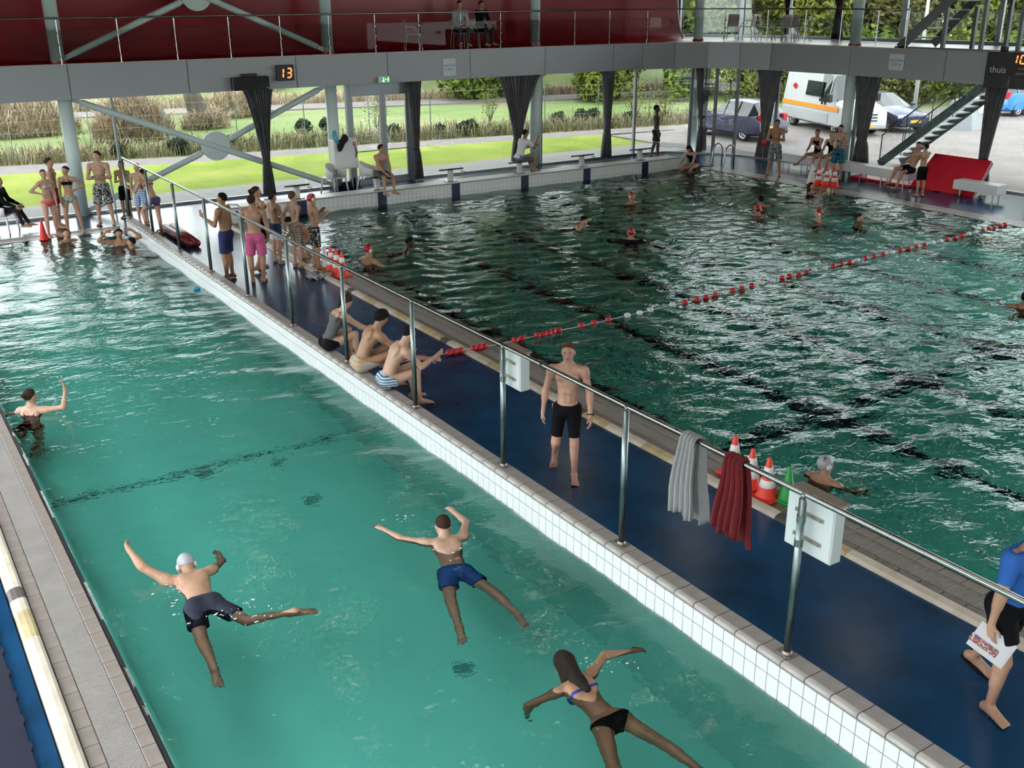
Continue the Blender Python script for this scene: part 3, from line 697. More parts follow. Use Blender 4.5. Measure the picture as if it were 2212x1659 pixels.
# ------------------------------------------------------------------ parked cars
M_GLASSD = mat('car_glass', (.02,.028,.03), .05, spec=.8)
M_TYRE = mat('tyre', (.012,.012,.012), .8)
M_RIM = mat('alloy_rim', (.55,.56,.57), .3, metal=.9)
M_HEADL = mat('head_lamp', (.75,.78,.8), .1, spec=.8)
M_TAIL = mat('tail_lamp', (.55,.02,.03), .2)
M_PLATE = mat('yellow_plate', (.85,.50,.03), .5)
def car(name, paint, st, cab, wheels, wr, loc, rz, trimc=None, **tags):
    """st: stations from the nose to the tail: (x, z_low, z_belt, z_top, half width low, belt, top); cab: (hood end, roof front, roof rear, tail) station numbers"""
    root = empty(name, loc, rz, **tags)
    rings = []
    for (x, zl, zb, zt, wl, wb_, wt) in st:
        zm = zl+.45*(zb-zl)
        half = [(0,zl),(wl*.82,zl),(wl,zl+.10),(wb_*1.0,zm),(wb_*.97,zb),(wt,zt-.05),(wt*.78,zt),(0,zt+.025)]
        ring = [(x, y, z) for y, z in half]+[(x, -y, z) for y, z in half[-2:0:-1]]
        rings.append(ring)
    n = len(rings[0]); B = MB(); allv = [p for r in rings for p in r]
    body, glass = [], {}
    c0, c1, c2, c3 = cab
    for i in range(len(st)-1):
        for j in range(n):
            f = (i*n+j, (i+1)*n+j, (i+1)*n+(j+1)%n, i*n+(j+1)%n); k = j if j < 7 else n-1-j
            if i == c0 and k in (5,6): glass.setdefault('windscreen', []).append(f)
            elif i == c2 and k in (5,6) : glass.setdefault('rear_window', []).append(f)
            elif k == 4 and c0 <= i <= c2: glass.setdefault('side_window_'+('a' if j < 7 else 'b'), []).append(f)
            else: body.append(f)
    body += [tuple(range(n)), tuple((len(st)-1)*n+j for j in range(n))[::-1]]
    bo = MB().add(allv, body).build('body', paint, root); sharp(bo, 38)
    # dark inside stops the view from going through the shell
    for key, fs in glass.items():
        used = sorted({q for f in fs for q in f}); mp_ = {q: i for i, q in enumerate(used)}
        o = MB().add([allv[q] for q in used], [tuple(mp_[q] for q in f) for f in fs]).build(key.replace('_a','').replace('_b',''), M_GLASSD, root)
    # door pillars lie on the side windows
    for s in (1,-1):
        for i in range(c0+1, c2+1):
            a = Vector(rings[i][4]); c = Vector(rings[i][5])
            if s < 0: a.y *= -1; c.y *= -1
            MB().bar(a+Vector((0,s*.006,0)), c+Vector((0,s*.006,0)), .05, .05, (1,0,0)).build('pillar', paint if i in (c0+1,c2) else M_BLK, root)
    for (x, y) in wheels:
        for s in (1,-1):
            w = MB(); w.lathe([(wr*.62,-.09),(wr*.95,-.09),(wr,-.06),(wr,.06),(wr*.95,.09),(wr*.62,.09)], (0,0,0), 24)
            wo = w.build('wheel', M_TYRE, root, smooth=True, loc=(x, s*y, wr)); wo.rotation_euler = (PI/2, 0, 0)
            hub = MB(); hub.lathe([(0,.098),(.05,.098),(.06,.085)], (0,0,0), 12); hub.lathe([(wr*.56,.085),(wr*.63,.095),(wr*.64,.08)], (0,0,0), 24)
            for q in range(5):
                a = 2*PI*q/5
                for da in (-.13,.13): hub.bar((.04*math.cos(a),.04*math.sin(a),.088), (wr*.6*math.cos(a+da),wr*.6*math.sin(a+da),.086), .035, .018)
            hub.v = [(p[0],p[1],p[2]*(-1 if s > 0 else 1)*-1) for p in hub.v] if False else hub.v
            if s > 0: hub.v = [(p[0],-p[1],-p[2]) for p in hub.v]
            hub.build('rim', M_RIM, wo)
            disc = MB(); disc.lathe([(0,.05),(wr*.62,.05)], (0,0,0), 24)
            if s > 0: disc.v = [(p[0],-p[1],-p[2]) for p in disc.v]
            disc.build('rim_disc', M_BLK, wo)
            # arch
            ar = MB(); pts = []
            for q in range(13):
                a = PI*q/12; pts.append((x+(wr+.055)*math.cos(a), s*(y+.082), wr+(wr+.055)*math.sin(a)))
            ar.tube(pts, .035, 6); ar.build('wheel_arch', M_BLK, root)
    return root, rings
def hatch_st(L, H, W, nose=.0, belt=.93):
    h = W/2
    return [(L*.5,.32,.58,.66,h*.70,h*.78,h*.60),(L*.47,.24,.68,.74,h*.86,h*.90,h*.74),(L*.30,.22,.84,.90,h*.97,h*.98,h*.80),(L*.17,.22,belt,.98,h*.98,h,h*.80),
            (L*-.02,.22,belt+.02,H-.03,h*.98,h,h*.66),(L*-.20,.22,belt+.03,H,h*.98,h,h*.66),(L*-.36,.22,belt+.05,H-.05,h*.98,h*.99,h*.64),(L*-.455,.24,belt+.04,1.06+.02,h*.94,h*.96,h*.72),(L*-.5,.34,.74,.80,h*.82,h*.86,h*.70)]
M_PURPLE = mat('purple_paint', (.022,.020,.075), .3, coat=.25)
M_DKBLUE = mat('dark_blue_paint', (.010,.015,.075), .3, coat=.3)
M_CYAN = mat('bright_blue_paint', (.03,.22,.62), .25, coat=.7)
M_VANW = mat('van_white', (.55,.56,.56), .35, coat=.3)
def face_to(a, b): return math.atan2(b[1]-a[1], b[0]-a[0])
# purple hatchback: rear wheel and front wheel found on the ground
rw, fw_ = at(1605,305,-.12), at(1520,290,-.12); rz = math.radians(87)
def at_loc(p, rz, off): return (p[0]+math.cos(rz)*off[0]-math.sin(rz)*off[1], p[1]+math.sin(rz)*off[0]+math.cos(rz)*off[1], -.12)
L_ = 4.25; c, R_ = car('hatchback_car', M_PURPLE, hatch_st(L_,1.55,1.75), (3,4,6,7), [(1.32,.74),(-1.28,.74)], .31, at_loc(rw, rz, (1.28,-.78)), rz, label='dark purple hatchback parked outside the corner window', category='car')
for s in (1,-1):
    MB().cbox(-2.10,s*.60-.14,.78,-1.93,s*.60+.14,1.10,.04).build('tail_lamp', M_TAIL, c); MB().cbox(1.98,s*.55-.16,.58,2.08,s*.55+.16,.72,.03).build('head_lamp', M_HEADL, c)
    MB().cbox(.55,s*1.0-.09,.94,.68,s*1.0+.09,1.06,.03).build('wing_mirror', M_PURPLE, c)
    MB().box(-.9,s*.885-.01,.50,1.0,s*.885+.01,.56).build('side_moulding', M_BLK, c)
MB().box(-2.155,-.26,.52,-2.13,.26,.63).build('number_plate', M_PLATE, c); MB().cbox(-2.17,-.78,.30,-2.02,.78,.48,.05).build('rear_bumper', M_BLK, c)
# white van with an orange stripe
vw = at(1802,291,-.12); rz = math.radians(-109)
h = .97
van_st = [(2.72,.35,.75,.82,.80,.86,.72),(2.62,.28,.98,1.05,.90,.93,.80),(2.05,.26,1.16,1.25,h,h,.86),(1.72,.26,1.22,1.38,h,h,.84),(1.15,.26,1.24,2.32,h,h,.74),(.35,.26,1.24,2.50,h,h,.76),(-2.2,.28,1.24,2.52,h,h,.78),(-2.62,.30,1.24,2.50,h,h,.78),(-2.72,.40,1.24,2.40,h*.97,h*.97,.74)]
van, R_ = car('van', M_VANW, van_st, (3,4,4,5), [(1.75,.84),(-1.75,.84)], .34, at_loc(vw, rz, (-1.75,.88)), rz, label='white van with an orange stripe parked outside', category='van')
for s in (1,-1):
    MB().box(-2.66,s*.985-.01,.93,2.0,s*.985+.01,1.10).build('orange_stripe', mat('orange_stripe', (.85,.30,.02), .5), van)
    MB().box(-2.66,s*.982-.01,.40,1.25,s*.982+.01,.80).build('grey_sill_panel', mat('van_grey', (.42,.44,.45), .5), van)
    q = MB(); q.add([(-.75,s*.95,1.42),(.55,s*.95,1.42),(.55,s*.865,2.02),(-.75,s*.865,2.02),(-.75,s*.965,1.42),(.55,s*.965,1.42),(.55,s*.88,2.02),(-.75,s*.88,2.02)], [(0,1,2,3),(4,7,6,5),(0,4,5,1),(2,6,7,3),(0,3,7,4),(1,5,6,2)]); q.build('side_window', M_GLASSD, van)
    MB().cbox(2.55,s*.62-.16,.72,2.70,s*.62+.16,.98,.03).build('head_lamp', M_HEADL, van); MB().cbox(1.45,s*1.12-.10,1.30,1.6,s*1.12+.10,1.62,.03).build('wing_mirror', M_BLK, van)
    for x in (.70,.95): MB().box(x-.02,s*.985-.03,1.14,x+.02,s*.985+.03,1.26).build('door_handle', M_BLK, van)
    em = MB(); e0 = s*.925
    em.prism([(-1.95,1.72),(-1.75,1.58),(-1.55,1.72),(-1.75,1.86)], 0, .006, Matrix(((1,0,0,0),(0,0,s,e0-s*.0),(0,1,0,0),(0,0,0,1)))); em.build('red_emblem', M_TAIL, van)
for z in (.60,.72,.84): MB().box(2.66,-.42,z,2.735,.42,z+.05).build('grille_bar', M_BLK, van)
MB().cbox(2.55,-.86,.28,2.78,.86,.52,.06).build('front_bumper', mat('van_grey', (.42,.44,.45), .5), van); MB().box(2.77,-.26,.36,2.795,.26,.47).build('number_plate', M_PLATE, van)
# dark blue hatchback facing the hall
bw = at(1915,285,-.12); rz = math.radians(-104)
c, R_ = car('hatchback_car', M_DKBLUE, hatch_st(4.2,1.48,1.76), (3,4,6,7), [(1.35,.75),(-1.25,.75)], .32, at_loc(bw, rz, (-1.35,.8)), rz, label='dark blue car with chrome badge and yellow plate facing the hall', category='car')
for s in (1,-1):
    MB().cbox(1.90,s*.60-.20,.60,2.02,s*.60+.17,.74,.03).build('head_lamp', M_HEADL, c); MB().cbox(.55,s*1.0-.10,.96,.69,s*1.0+.10,1.08,.03).build('wing_mirror', M_DKBLUE, c)
MB().box(2.085,-.27,.42,2.115,.27,.53).build('number_plate', M_PLATE, c); MB().tube([(2.02,0,.66),(2.075,0,.66)], .075, 16).build('badge', M_STEEL, c); MB().box(1.97,-.55,.60,2.06,.55,.70).build('grille', M_BLK, c)
MB().cbox(1.98,-.74,.28,2.10,.74,.40,.04).build('front_intake', M_BLK, c)
# bright blue small car at the right edge
cw = at(2195,252,-.12); rz = math.radians(-8)
st = [(q[0],q[1],q[2]+.10,q[3]+(.12 if q[3] > 1.2 else .06),q[4],q[5],q[6]*1.04) for q in hatch_st(3.6,1.62,1.62)]
c, R_ = car('small_car', M_CYAN, st, (3,4,6,7), [(1.15,.69),(-1.12,.69)], .29, at_loc(cw, rz, (1.12,.72)), rz, label='bright blue small car at the edge of the car park', category='car')
for s in (1,-1): MB().cbox(-1.80,s*.60-.10,.78,-1.66,s*.60+.12,1.16,.03).build('tail_lamp', M_TAIL, c)
# lamp post and utility hood by the car park
p = at(1975,236,-.12); lp = empty('lamp_post', (p.x,p.y,-.12), label='pale grey lamp post at the edge of the car park', category='lamp post')
MB().tube([(0,0,0),(0,0,7)], [.11,.06], 10).build('pole', mat('post_grey', (.45,.45,.45), .5), lp, smooth=True); MB().tube([(0,0,7),(-.9,0,7.15)], .05, 8).build('lamp_arm', MATS['post_grey'], lp); MB().cbox(-1.5,-.14,7.08,-.85,.14,7.24,.04).build('lamp_head', MATS['post_grey'], lp)
p = at(2085,275,-.12); ub = empty('utility_cabinet', (p.x,p.y,-.12), .2, label='low grey sloped cabinet with a white hatch behind the outdoor stair', category='cabinet')
MB().add([(-1.2,-.8,0),(1.2,-.8,0),(1.2,.8,0),(-1.2,.8,0),(-.6,-.35,1.15),(.8,-.35,1.25),(.8,.5,1.25),(-.6,.5,1.15)], [(0,3,2,1),(4,5,6,7),(0,1,5,4),(1,2,6,5),(2,3,7,6),(3,0,4,7)]).build('cabinet_body', mat('cabinet_grey', (.23,.25,.26), .6), ub)
MB().cbox(-.2,-.62,.62,.55,-.50,1.02,.02).build('hatch', M_WHITE, ub)
# fence with reeds behind the car park is left to the shrubs

# ------------------------------------------------------------------ outdoor steel stair
M_SGREEN = mat('stair_steel', (.075,.125,.115), .5, var=.25, vscale=5)
sx0, sx1 = 29.2, 30.3
pb_, pt_ = at_x(1912,350,sx0), at_x(2120,190,sx0)
slope = (pt_.z-pb_.z)/(pt_.y-pb_.y)
yb = pb_.y+( -.12-pb_.z)/slope; zb = -.12; yt = pt_.y-.2; zt = pt_.z-.2*slope
stw = empty('outdoor_stair', (sx0, yb, zb), label='green steel stair with mesh railings outside the right window', category='stair')
def sp_(x, y, z): return Vector((x-sx0, y-yb, z-zb))
for x in (sx0, sx1): MB().bar(sp_(x,yb,zb+.1), sp_(x,yt,zt), .05, .26, (0,0,1)).build('stringer', M_SGREEN, stw)
n = 14
trm = MB().cbox(.03,-.13,-.02,sx1-sx0-.03,.13,.02,.005).mesh('tread', mat('tread_grating', (.33,.35,.35), .5, metal=.5))
for i in range(1, n):
    t = i/n; inst('tread', trm, stw, sp_(sx0, yb+(yt-yb)*t, zb+.1+(zt-zb-.1)*t))
for x in (sx0, sx1):
    rr = MB().tube([sp_(x,yb,zb+.1), sp_(x,yb,zb+1.05), sp_(x,yt,zt+.95)], .024, 8).build('stair_rail', M_SGREEN, stw)
    for i in range(1, 4):
        t = i/4; MB().tube([sp_(x,yb+(yt-yb)*t,zb+.1+(zt-zb)*t), sp_(x,yb+(yt-yb)*t,zb+1.02+(zt-zb)*t)], .018, 6).build('rail_post', M_SGREEN, stw)
    wm = MB(); m_ = 44
    for i in range(m_):
        t = i/m_; wm.tube([sp_(x,yb+(yt-yb)*t,zb+.16+(zt-zb)*t), sp_(x,yb+(yt-yb)*t,zb+1.0+(zt-zb)*t)], .0028, 3, False)
    for k in range(12):
        wm.tube([sp_(x,yb,zb+.18+k*.07), sp_(x,yt,zt+.18+k*.07)], .0028, 3, False)
    wm.build('wire_mesh', M_SGREEN, stw, kind='stuff')
# ------------------------------------------------------------------ curtains
M_CURT = mat('grey_curtain', (.135,.135,.145), .9, var=.2, vscale=3, bump=.3, bscale=200)
M_CURT2 = mat('upper_curtain', (.03,.02,.024), .9)
def curtain(u0, u1, vt, tl, tr, vtie, b0, b1, vb, pl, lab, m=M_CURT, nm='curtain'):
    """cloth gathered by a tie; pl = plane as ('y', Y) or ('x', X); pixel columns of its edges at the top, the tie and the foot"""
    f = (lambda u, v: at_y(u, v, pl[1])) if pl[0] == 'y' else (lambda u, v: at_x(u, v, pl[1]))
    A, B, T0, T1, C, D = f(u0,vt), f(u1,vt), f(tl,vtie), f(tr,vtie), f(b0,vb), f(b1,vb)
    nrm = Vector((0,-1,0)) if pl[0] == 'y' else Vector((-1,0,0))
    zt = 2.99 if A.z < 4 else A.z; z1, z2 = (T0.z+T1.z)/2, max(min(C.z, D.z), .06)
    base = (T0+T1)/2; base.z = z2
    c = empty(nm, base, label=lab, category='curtain', group='curtains along the glazing')
    nu = 90; npl = 11; P = []; tt = []
    for k in range(14): s = k/13; tt.append((zt+(z1-zt)*s, A.lerp(T0, s**.72 if True else s), B.lerp(T1, s**.72)))
    for k in range(1, 9): s = k/8; tt.append((z1+(z2-z1)*s, T0.lerp(C, s**.6), T1.lerp(D, s**.6)))
    for k, (z, L_, R2) in enumerate(tt):
        row = []; wid = (R2-L_).length; dep = min(.075, .018+.02/max(wid,.05)*.6+.028)
        for j in range(nu+1):
            q = j/nu; p = L_.lerp(R2, q); ph = 2*PI*npl*q
            p = p+nrm*(dep*(math.sin(ph)+.35*math.sin(2.3*ph+1))); p.z = z; row.append(p-base)
        P.append(row)
    b = MB().sheet(P); o = b.build('cloth', m, c, smooth=True)
    so = o.modifiers.new('thickness', 'SOLIDIFY'); so.thickness = .004
    w = (T1-T0).length/2+.025
    mid = (T0+T1)/2-base; e = (T1-T0).normalized()
    pts = [mid+e*(w*math.cos(a))+nrm*(.085*math.sin(a)) for a in [2*PI*i/18 for i in range(18)]]
    MB().tube(pts, .016, 6, closed=True).build('tie', mat('curtain_tie', (.05,.05,.055), .9), c)
    tp = MB().bar(Vector((A.x,A.y,zt))-base, Vector((B.x,B.y,zt))-base, .05, .03).build('curtain_track', M_MULL, c)
    return c
CY = 28.33
curtain(522,590,195, 570,583,350, 569,597,419, ('y',CY), 'grey curtain drawn to one side, beside the brace disc and column')
curtain(876,911,178, 894,905,322, 896,915,386, ('y',CY), 'grey curtain hanging beside the double door')
curtain(1074,1170,165, 1112,1124,300, 1106,1127,347, ('y',CY), 'widest grey curtain, gathered behind the man in the white shirt')
curtain(1300,1329,153, 1307,1317,283, 1299,1320,338, ('y',CY), 'narrow grey curtain between two starting blocks')
curtain(1504,1537,147, 1511,1522,279, 1504,1524,331, ('y',27.55), 'grey curtain behind the pool ladder and the purple car')
curtain(1637,1691,150, 1647,1657,284, 1632,1662,340, ('x',26.78), 'grey curtain with a red rescue float hanging on it')
curtain(1846,1906,162, 1853,1869,302, 1842,1874,352, ('x',27.18), 'grey curtain between the van and the outdoor stair')
curtain(2130,2180,188, 2116,2131,344, 2119,2133,392, ('x',27.45), 'grey curtain behind the red crash mat')
curtain(1580,1610,-10, 1597,1604,18, 1590,1604,75, ('x',30.0), 'dark upper curtain behind the leftmost balcony chairs', M_CURT2)
curtain(1690,1716,-22, 1700,1706,22, 1697,1704,74, ('x',30.05), 'dark upper curtain in the middle of the upper windows', M_CURT2)
curtain(1797,1830,-20, 1810,1817,14, 1797,1818,84, ('x',30.1), 'dark upper curtain next to the upper round column', M_CURT2)

# ------------------------------------------------------------------ starting blocks
M_BTOP = mat('block_top', (.035,.032,.03), .7, bump=.5, bscale=120)
proto = empty('starting_block', (0,0,0), category='starting block', group='starting blocks along the far end')
mb = MB(); mb.obox((0,.02,.34), (.25,0,0), (0,.26,-.045), (0,.004,.022)); mb.build('platform', M_BTOP, proto)
MB().cbox(-.065,-.0,0,.065,.13,.31,.01).build('pedestal', mat('block_white', (.62,.62,.60), .4), proto)
MB().cbox(-.16,-.06,0,.16,.18,.02,.004).build('foot_plate', M_STEEL, proto)
MB().tube([(.20,-.18,.31),(.31,-.20,.29),(.31,-.20,.20),(.10,-.06,.16)], .014, 8).build('grab_bar', M_STEEL, proto, smooth=True)
BL = ['nearest the group on the walkway, behind the red-capped boy','carrying the seated boy in dark shorts','between the seated boy and the wide curtain','carrying the man in the white shirt','between the white-shirted man and the narrow curtain','farthest, in front of the walking boy']
for i, x in enumerate(BLOCK_X):
    o = proto if i == 0 else copy_tree(proto)
    o.location = (x, 25.42, pz+.002); o['label'] = 'black-topped starting block '+BL[i]
    S(MB().box(x-.13, 25.188, -.6, x+.13, 25.205, pz-.025), 'lane_stripe', M_DBLUE, pth)

# ------------------------------------------------------------------ signs, displays, loudspeaker
def text(body, size, M, m, parent=None, name='lettering', align='CENTER', ext=.002, bold=False):
    cu = bpy.data.curves.new(name, 'FONT'); cu.body = body; cu.size = size; cu.align_x = align; cu.align_y = 'CENTER'; cu.extrude = ext; cu.resolution_u = 3
    if bold: cu.offset = size*.012
    cu.materials.append(m); t_ = bpy.data.objects.new('tmp_text', cu); COL.objects.link(t_); bpy.context.view_layer.update()
    me = bpy.data.meshes.new_from_object(t_.evaluated_get(bpy.context.evaluated_depsgraph_get())); bpy.data.objects.remove(t_)
    o = bpy.data.objects.new(name, me); COL.objects.link(o)
    if parent: o.parent = parent
    o.matrix_local = M; return o
def MY(x, y, z): return Matrix(((1,0,0,x),(0,0,-1,y),(0,1,0,z),(0,0,0,1)))       # faces -y
def MX(x, y, z): return Matrix(((0,0,-1,x),(-1,0,0,y),(0,1,0,z),(0,0,0,1)))      # faces -x
M_LED = mat('red_led', (.8,.02,.01), .5, emit=(1,.08,.03), estr=7)
M_LEDW = mat('red_led_hot', (1,.5,.2), .5, emit=(1,.26,.05), estr=2.2)
SEG = {'0':'abcdef','1':'bc','2':'abged','3':'abgcd','5':'afgcd'}
def seven(ch, h, w, t, M, parent, m):
    S_ = {'a':((0,h),(w,h)),'d':((0,0),(w,0)),'g':((0,h/2),(w,h/2)),'f':((0,h/2),(0,h)),'b':((w,h/2),(w,h)),'e':((0,0),(0,h/2)),'c':((w,0),(w,h/2))}
    for k in SEG[ch]:
        (x0,y0),(x1,y1) = S_[k]; sl = .12*1
        a = Vector((x0+sl*y0,y0,.004)); c = Vector((x1+sl*y1,y1,.004)); d_ = (c-a).normalized()*t*.35
        b = MB().bar(M@(a+d_), M@(c-d_), t, t*.4, (M.to_3x3()@Vector((0,0,1)))); b.build('segment', m, parent)
# shot clock "13"
A = at_y(595,141,28.12); B = at_y(634,173,28.12)
dc = empty('shot_clock', (A.x, 28.15, B.z), label='small black display with red glowing number 13', category='display')
w, h = B.x-A.x, A.z-B.z
MB().cbox(0,-.12,0,w,.02,h,.012).build('case', M_BLK, dc)
s_h = h*.58
seven('1', s_h, w*.02, .035, MY(w*.30, -.125, h*.20), dc, M_LEDW); seven('3', s_h, w*.24, .035, MY(w*.55, -.125, h*.20), dc, M_LEDW)
# loudspeaker
A = at_y(498,163,28.08); B = at_y(580,190,28.08)
sp = empty('loudspeaker', (A.x, 28.15, B.z-.02), label='wide black loudspeaker box under the balcony edge', category='loudspeaker')
w = B.x-A.x; MB().cbox(0,-.20,0,w,0,.34,.02).build('cabinet', M_BLK, sp); MB().cbox(.03,-.215,.03,w-.03,-.198,.31,.01).build('grille', mat('grille_black', (.02,.02,.021), .8, bump=1, bscale=300), sp)
MB().box(w-.10,-.218,.03,w-.05,-.212,.05).build('badge', M_STEEL, sp); MB().box(w*.3,-.1,.33,w*.7,.03,.42).build('bracket', M_BLK, sp)
# exit sign
A = at_y(820,166,28.05); B = at_y(843,177,28.05)
ex = empty('exit_sign', (A.x, 28.10, B.z-.02), label='green lit exit sign above the double door', category='sign')
w, h = B.x-A.x, A.z-B.z+.03
MB().cbox(0,-.05,0,w,.06,h,.008).build('case', M_WHITE, ex)
MB().box(w*.14,-.056,h*.12,w*.96,-.049,h*.88).build('lit_face', mat('exit_green', (.02,.35,.08), .4, emit=(.02,.55,.12), estr=.55), ex)
M_EXW = mat('exit_white', (.9,.95,.85), .4, emit=(.9,1,.75), estr=1.2)
b = MB(); b.box(w*.74,-.06,h*.22,w*.86,-.057,h*.80); b.build('door_pictogram', M_EXW, ex)
b = MB(); b.bar((w*.62,-.058,h*.5),(w*.50,-.058,h*.5),.004,.02); b.obox((w*.56,-.058,h*.5),(w*.05,0,0),(0,.002,0),(0,0,h*.06)); b.build('arrow', M_EXW, ex)
b = MB(); b.ball((w*.36,-.058,h*.72),(.02,.003,.02),8,6); b.obox((w*.34,-.058,h*.5),(w*.03,0,0),(0,.002,0),(.01,0,h*.16)); b.obox((w*.30,-.058,h*.28),(w*.05,0,-h*.08),(0,.002,0),(.01,0,.014)); b.obox((w*.40,-.058,h*.28),(.012,0,0),(0,.002,0),(0,0,h*.12)); b.build('running_figure', M_EXW, ex)
# water depth signs
M_SIGN = mat('sign_white', (.62,.66,.68), .5); M_SIGNB = mat('sign_blue', (.07,.28,.50), .5)
A = at_y(957,127,28.17); B = at_y(985,163,28.17); w, h = B.x-A.x, A.z-B.z
d1 = empty('depth_sign', (A.x, 28.18, B.z), label='white water depth sign on the long grey fascia', category='sign', group='water depth signs')
MB().box(0,-.012,0,w,.002,h).build('board', M_SIGN, d1); text('waterdiepte', w*.185, MY(w*.5,-.014,h*.62), M_SIGNB, d1); text('2.20 m', w*.26, MY(w*.5,-.014,h*.37), M_SIGNB, d1)
A = at_x(1922,116,26.74); B = at_x(1950,153,26.74); w, h = A.y-B.y, A.z-B.z
d2 = empty('depth_sign', (26.76, A.y, B.z), label='white water depth sign on the right-hand fascia near the stair', category='sign', group='water depth signs')
MB().box(-.012,-w,0,.002,0,h).build('board', M_SIGN, d2); text('waterdiepte', w*.185, MX(-.014,-w*.5,h*.62), M_SIGNB, d2); text('2.20 m', w*.26, MX(-.014,-w*.5,h*.37), M_SIGNB, d2)
# scoreboard at the right edge
sx = 26.55; A = at_x(2134,110,sx); zl = at_x(2122,188,sx).z
sb = empty('scoreboard', (sx, A.y, zl), label='large black scoreboard with red digits and the word thuis', category='scoreboard')
H_ = A.z-zl; W_ = 3.2
MB().cbox(0,-W_,0,.16,0,H_,.012).build('case', mat('score_black', (.018,.018,.02), .4), sb)
MB().box(-.006,-W_+.02,H_*.36,.0,-.01,H_*.64).build('label_band', mat('score_band', (.02,.014,.016), .5), sb)
for k in range(6): MB().box(-.005,-.20-.34*(k+1)+.03,H_*.06,.0,-.20-.34*k,H_*.30).build('digit_window', mat('score_window', (.035,.036,.04), .25), sb)
M_TXT = mat('score_text', (.55,.57,.60), .5); M_TXR = mat('score_text_red', (.30,.24,.26), .5)
text('thuis', .25, MX(-.008,-.38,H_*.50), M_TXT, sb); text('anatec', .12, MX(-.008,-1.10,H_*.57), M_TXR, sb); text('periode', .12, MX(-.008,-1.10,H_*.43), M_TXR, sb); text('gasten', .25, MX(-.008,-2.1,H_*.50), M_TXT, sb)
for k, ch in enumerate('123'): text(ch, .09, MX(-.008,-.74,H_*(.29-.10*k)), M_TXT, sb)
M0 = Matrix(((0,0,-1,-.01),(-1,0,0,0),(0,1,0,0),(0,0,0,1)))
def segx(ch, y, z, h, w): 
    seven(ch, h, w, .032, MX(-.012, y, z), sb, M_LEDW)
segx('1', -.86, H_*.70, H_*.22, .015); segx('0', -.98, H_*.70, H_*.22, .13); segx('5', -1.28, H_*.70, H_*.22, .13); segx('2', -1.50, H_*.70, H_*.22, .13)
MB().cbox(-.02,-.52,H_,.14,-.36,H_+.14,.015).build('top_sensor', M_BLK, sb)
for y in (-.4,-2.6): MB().box(.14,y-.03,H_*.3,.28,y+.03,H_*.7).build('wall_bracket', M_BLK, sb)

# ------------------------------------------------------------------ chairs
def armchair(name, **t):
    c = empty(name, (0,0,0), **t); w = .27
    seat = []
    MB().cbox(-w+.02,-.24,.40,w-.02,.24,.43,.012).build('seat', M_WHITE, c)
    # wrap-round shell for back and arms
    pts = []
    for k in range(15):
        a = PI*(k/14); x = .29*math.cos(a); y = -.22+.46*math.sin(a)*1.0
        top = .62+.20*(math.sin(a)**1.5); pts.append((x, y, top))
    P = [[(x,y,.41) for x,y,t_ in pts], [(x*1.04,y*1.02,.55) for x,y,t_ in pts], [(x*1.06,y*1.05,t_) for x,y,t_ in pts]]
    b = MB().sheet(P).build('backrest', M_WHITE, c, smooth=True); so = b.modifiers.new('thickness', 'SOLIDIFY'); so.thickness = .022
    for sx_ in (-1,1):
        for sy, ey in ((-.22,-.27),(.20,.28)):
            MB().tube([(sx_*.25,sy,.42),(sx_*.29,ey,0)], [.028,.020], 8).build('leg', M_WHITE, c, smooth=True)
    return c
def side_chair(name, m, **t):
    c = empty(name, (0,0,0), **t)
    MB().cbox(-.21,-.22,.43,.21,.20,.455,.01).build('seat', m, c)
    P = []
    for k in range(6):
        z = .46+.40*k/5; y = .20+.09*(k/5)**1.3; P.append([(x, y+.03*math.cos(x*4)-.03, z) for x in (-.20,-.12,0,.12,.20)])
    b = MB().sheet(P).build('backrest', m, c, smooth=True); so = b.modifiers.new('thickness', 'SOLIDIFY'); so.thickness = .015
    for sx_ in (-1,1):
        MB().tube([(sx_*.19,-.20,.43),(sx_*.22,-.25,0)], .014, 8).build('leg', m, c); MB().tube([(sx_*.19,.20,.46),(sx_*.22,.26,0)], .014, 8).build('leg', m, c)
        MB().tube([(sx_*.21,.22,.66),(sx_*.24,-.05,.65),(sx_*.22,-.18,.45)], .013, 8).build('armrest', m, c)
    return c
def foot_center(u, v, z=0): return at(u, v, z)
ac = armchair('armchair', label='white plastic armchair left of the white cabinet', category='chair', group='white deck chairs'); p = at(722,414); ac.location = (p.x, p.y-.05, 0); ac.rotation_euler = (0,0,math.radians(25))
ac2 = copy_tree(ac, None, label='white plastic armchair beside the boy on the starting block'); p = at(796,408); ac2.location = (p.x, p.y, 0); ac2.rotation_euler = (0,0,math.radians(52))
ac3 = copy_tree(ac, None, label='white plastic armchair under the person in black at the photo edge'); p = at(25,500); ac3.location = (p.x-.16, p.y+.12, 0); ac3.rotation_euler = (0,0,math.radians(60))
M_CHG = mat('chair_grey', (.32,.27,.26), .5); M_CHW = mat('chair_white', (.55,.54,.53), .5)
sc = side_chair('side_chair', M_CHW, label='white empty chair on the balcony behind the glass', category='chair', group='balcony chairs'); p = at_y(893,104,28.62); sc.location = (p.x, 28.62, 3.845); sc.rotation_euler = (0,0,math.radians(70))
BC = [at_y(992,108,28.66).x, at_y(1035,106,28.66).x]
sc2 = copy_tree(sc, None, label='white balcony chair under the person in the white top'); sc2.location = (BC[0], 28.66, 3.845); sc2.rotation_euler = (0,0,math.radians(-20))
sc3 = copy_tree(sc, None, label='white balcony chair under the person in black'); sc3.location = (BC[1], 28.66, 3.845); sc3.rotation_euler = (0,0,math.radians(15))
g0 = side_chair('side_chair', M_CHG, label='grey empty balcony chair nearest the red wall', category='chair', group='balcony chairs'); p = at_x(1578,88,28.0); g0.location = (28.0, p.y, 3.83); g0.rotation_euler = (0,0,math.radians(150))
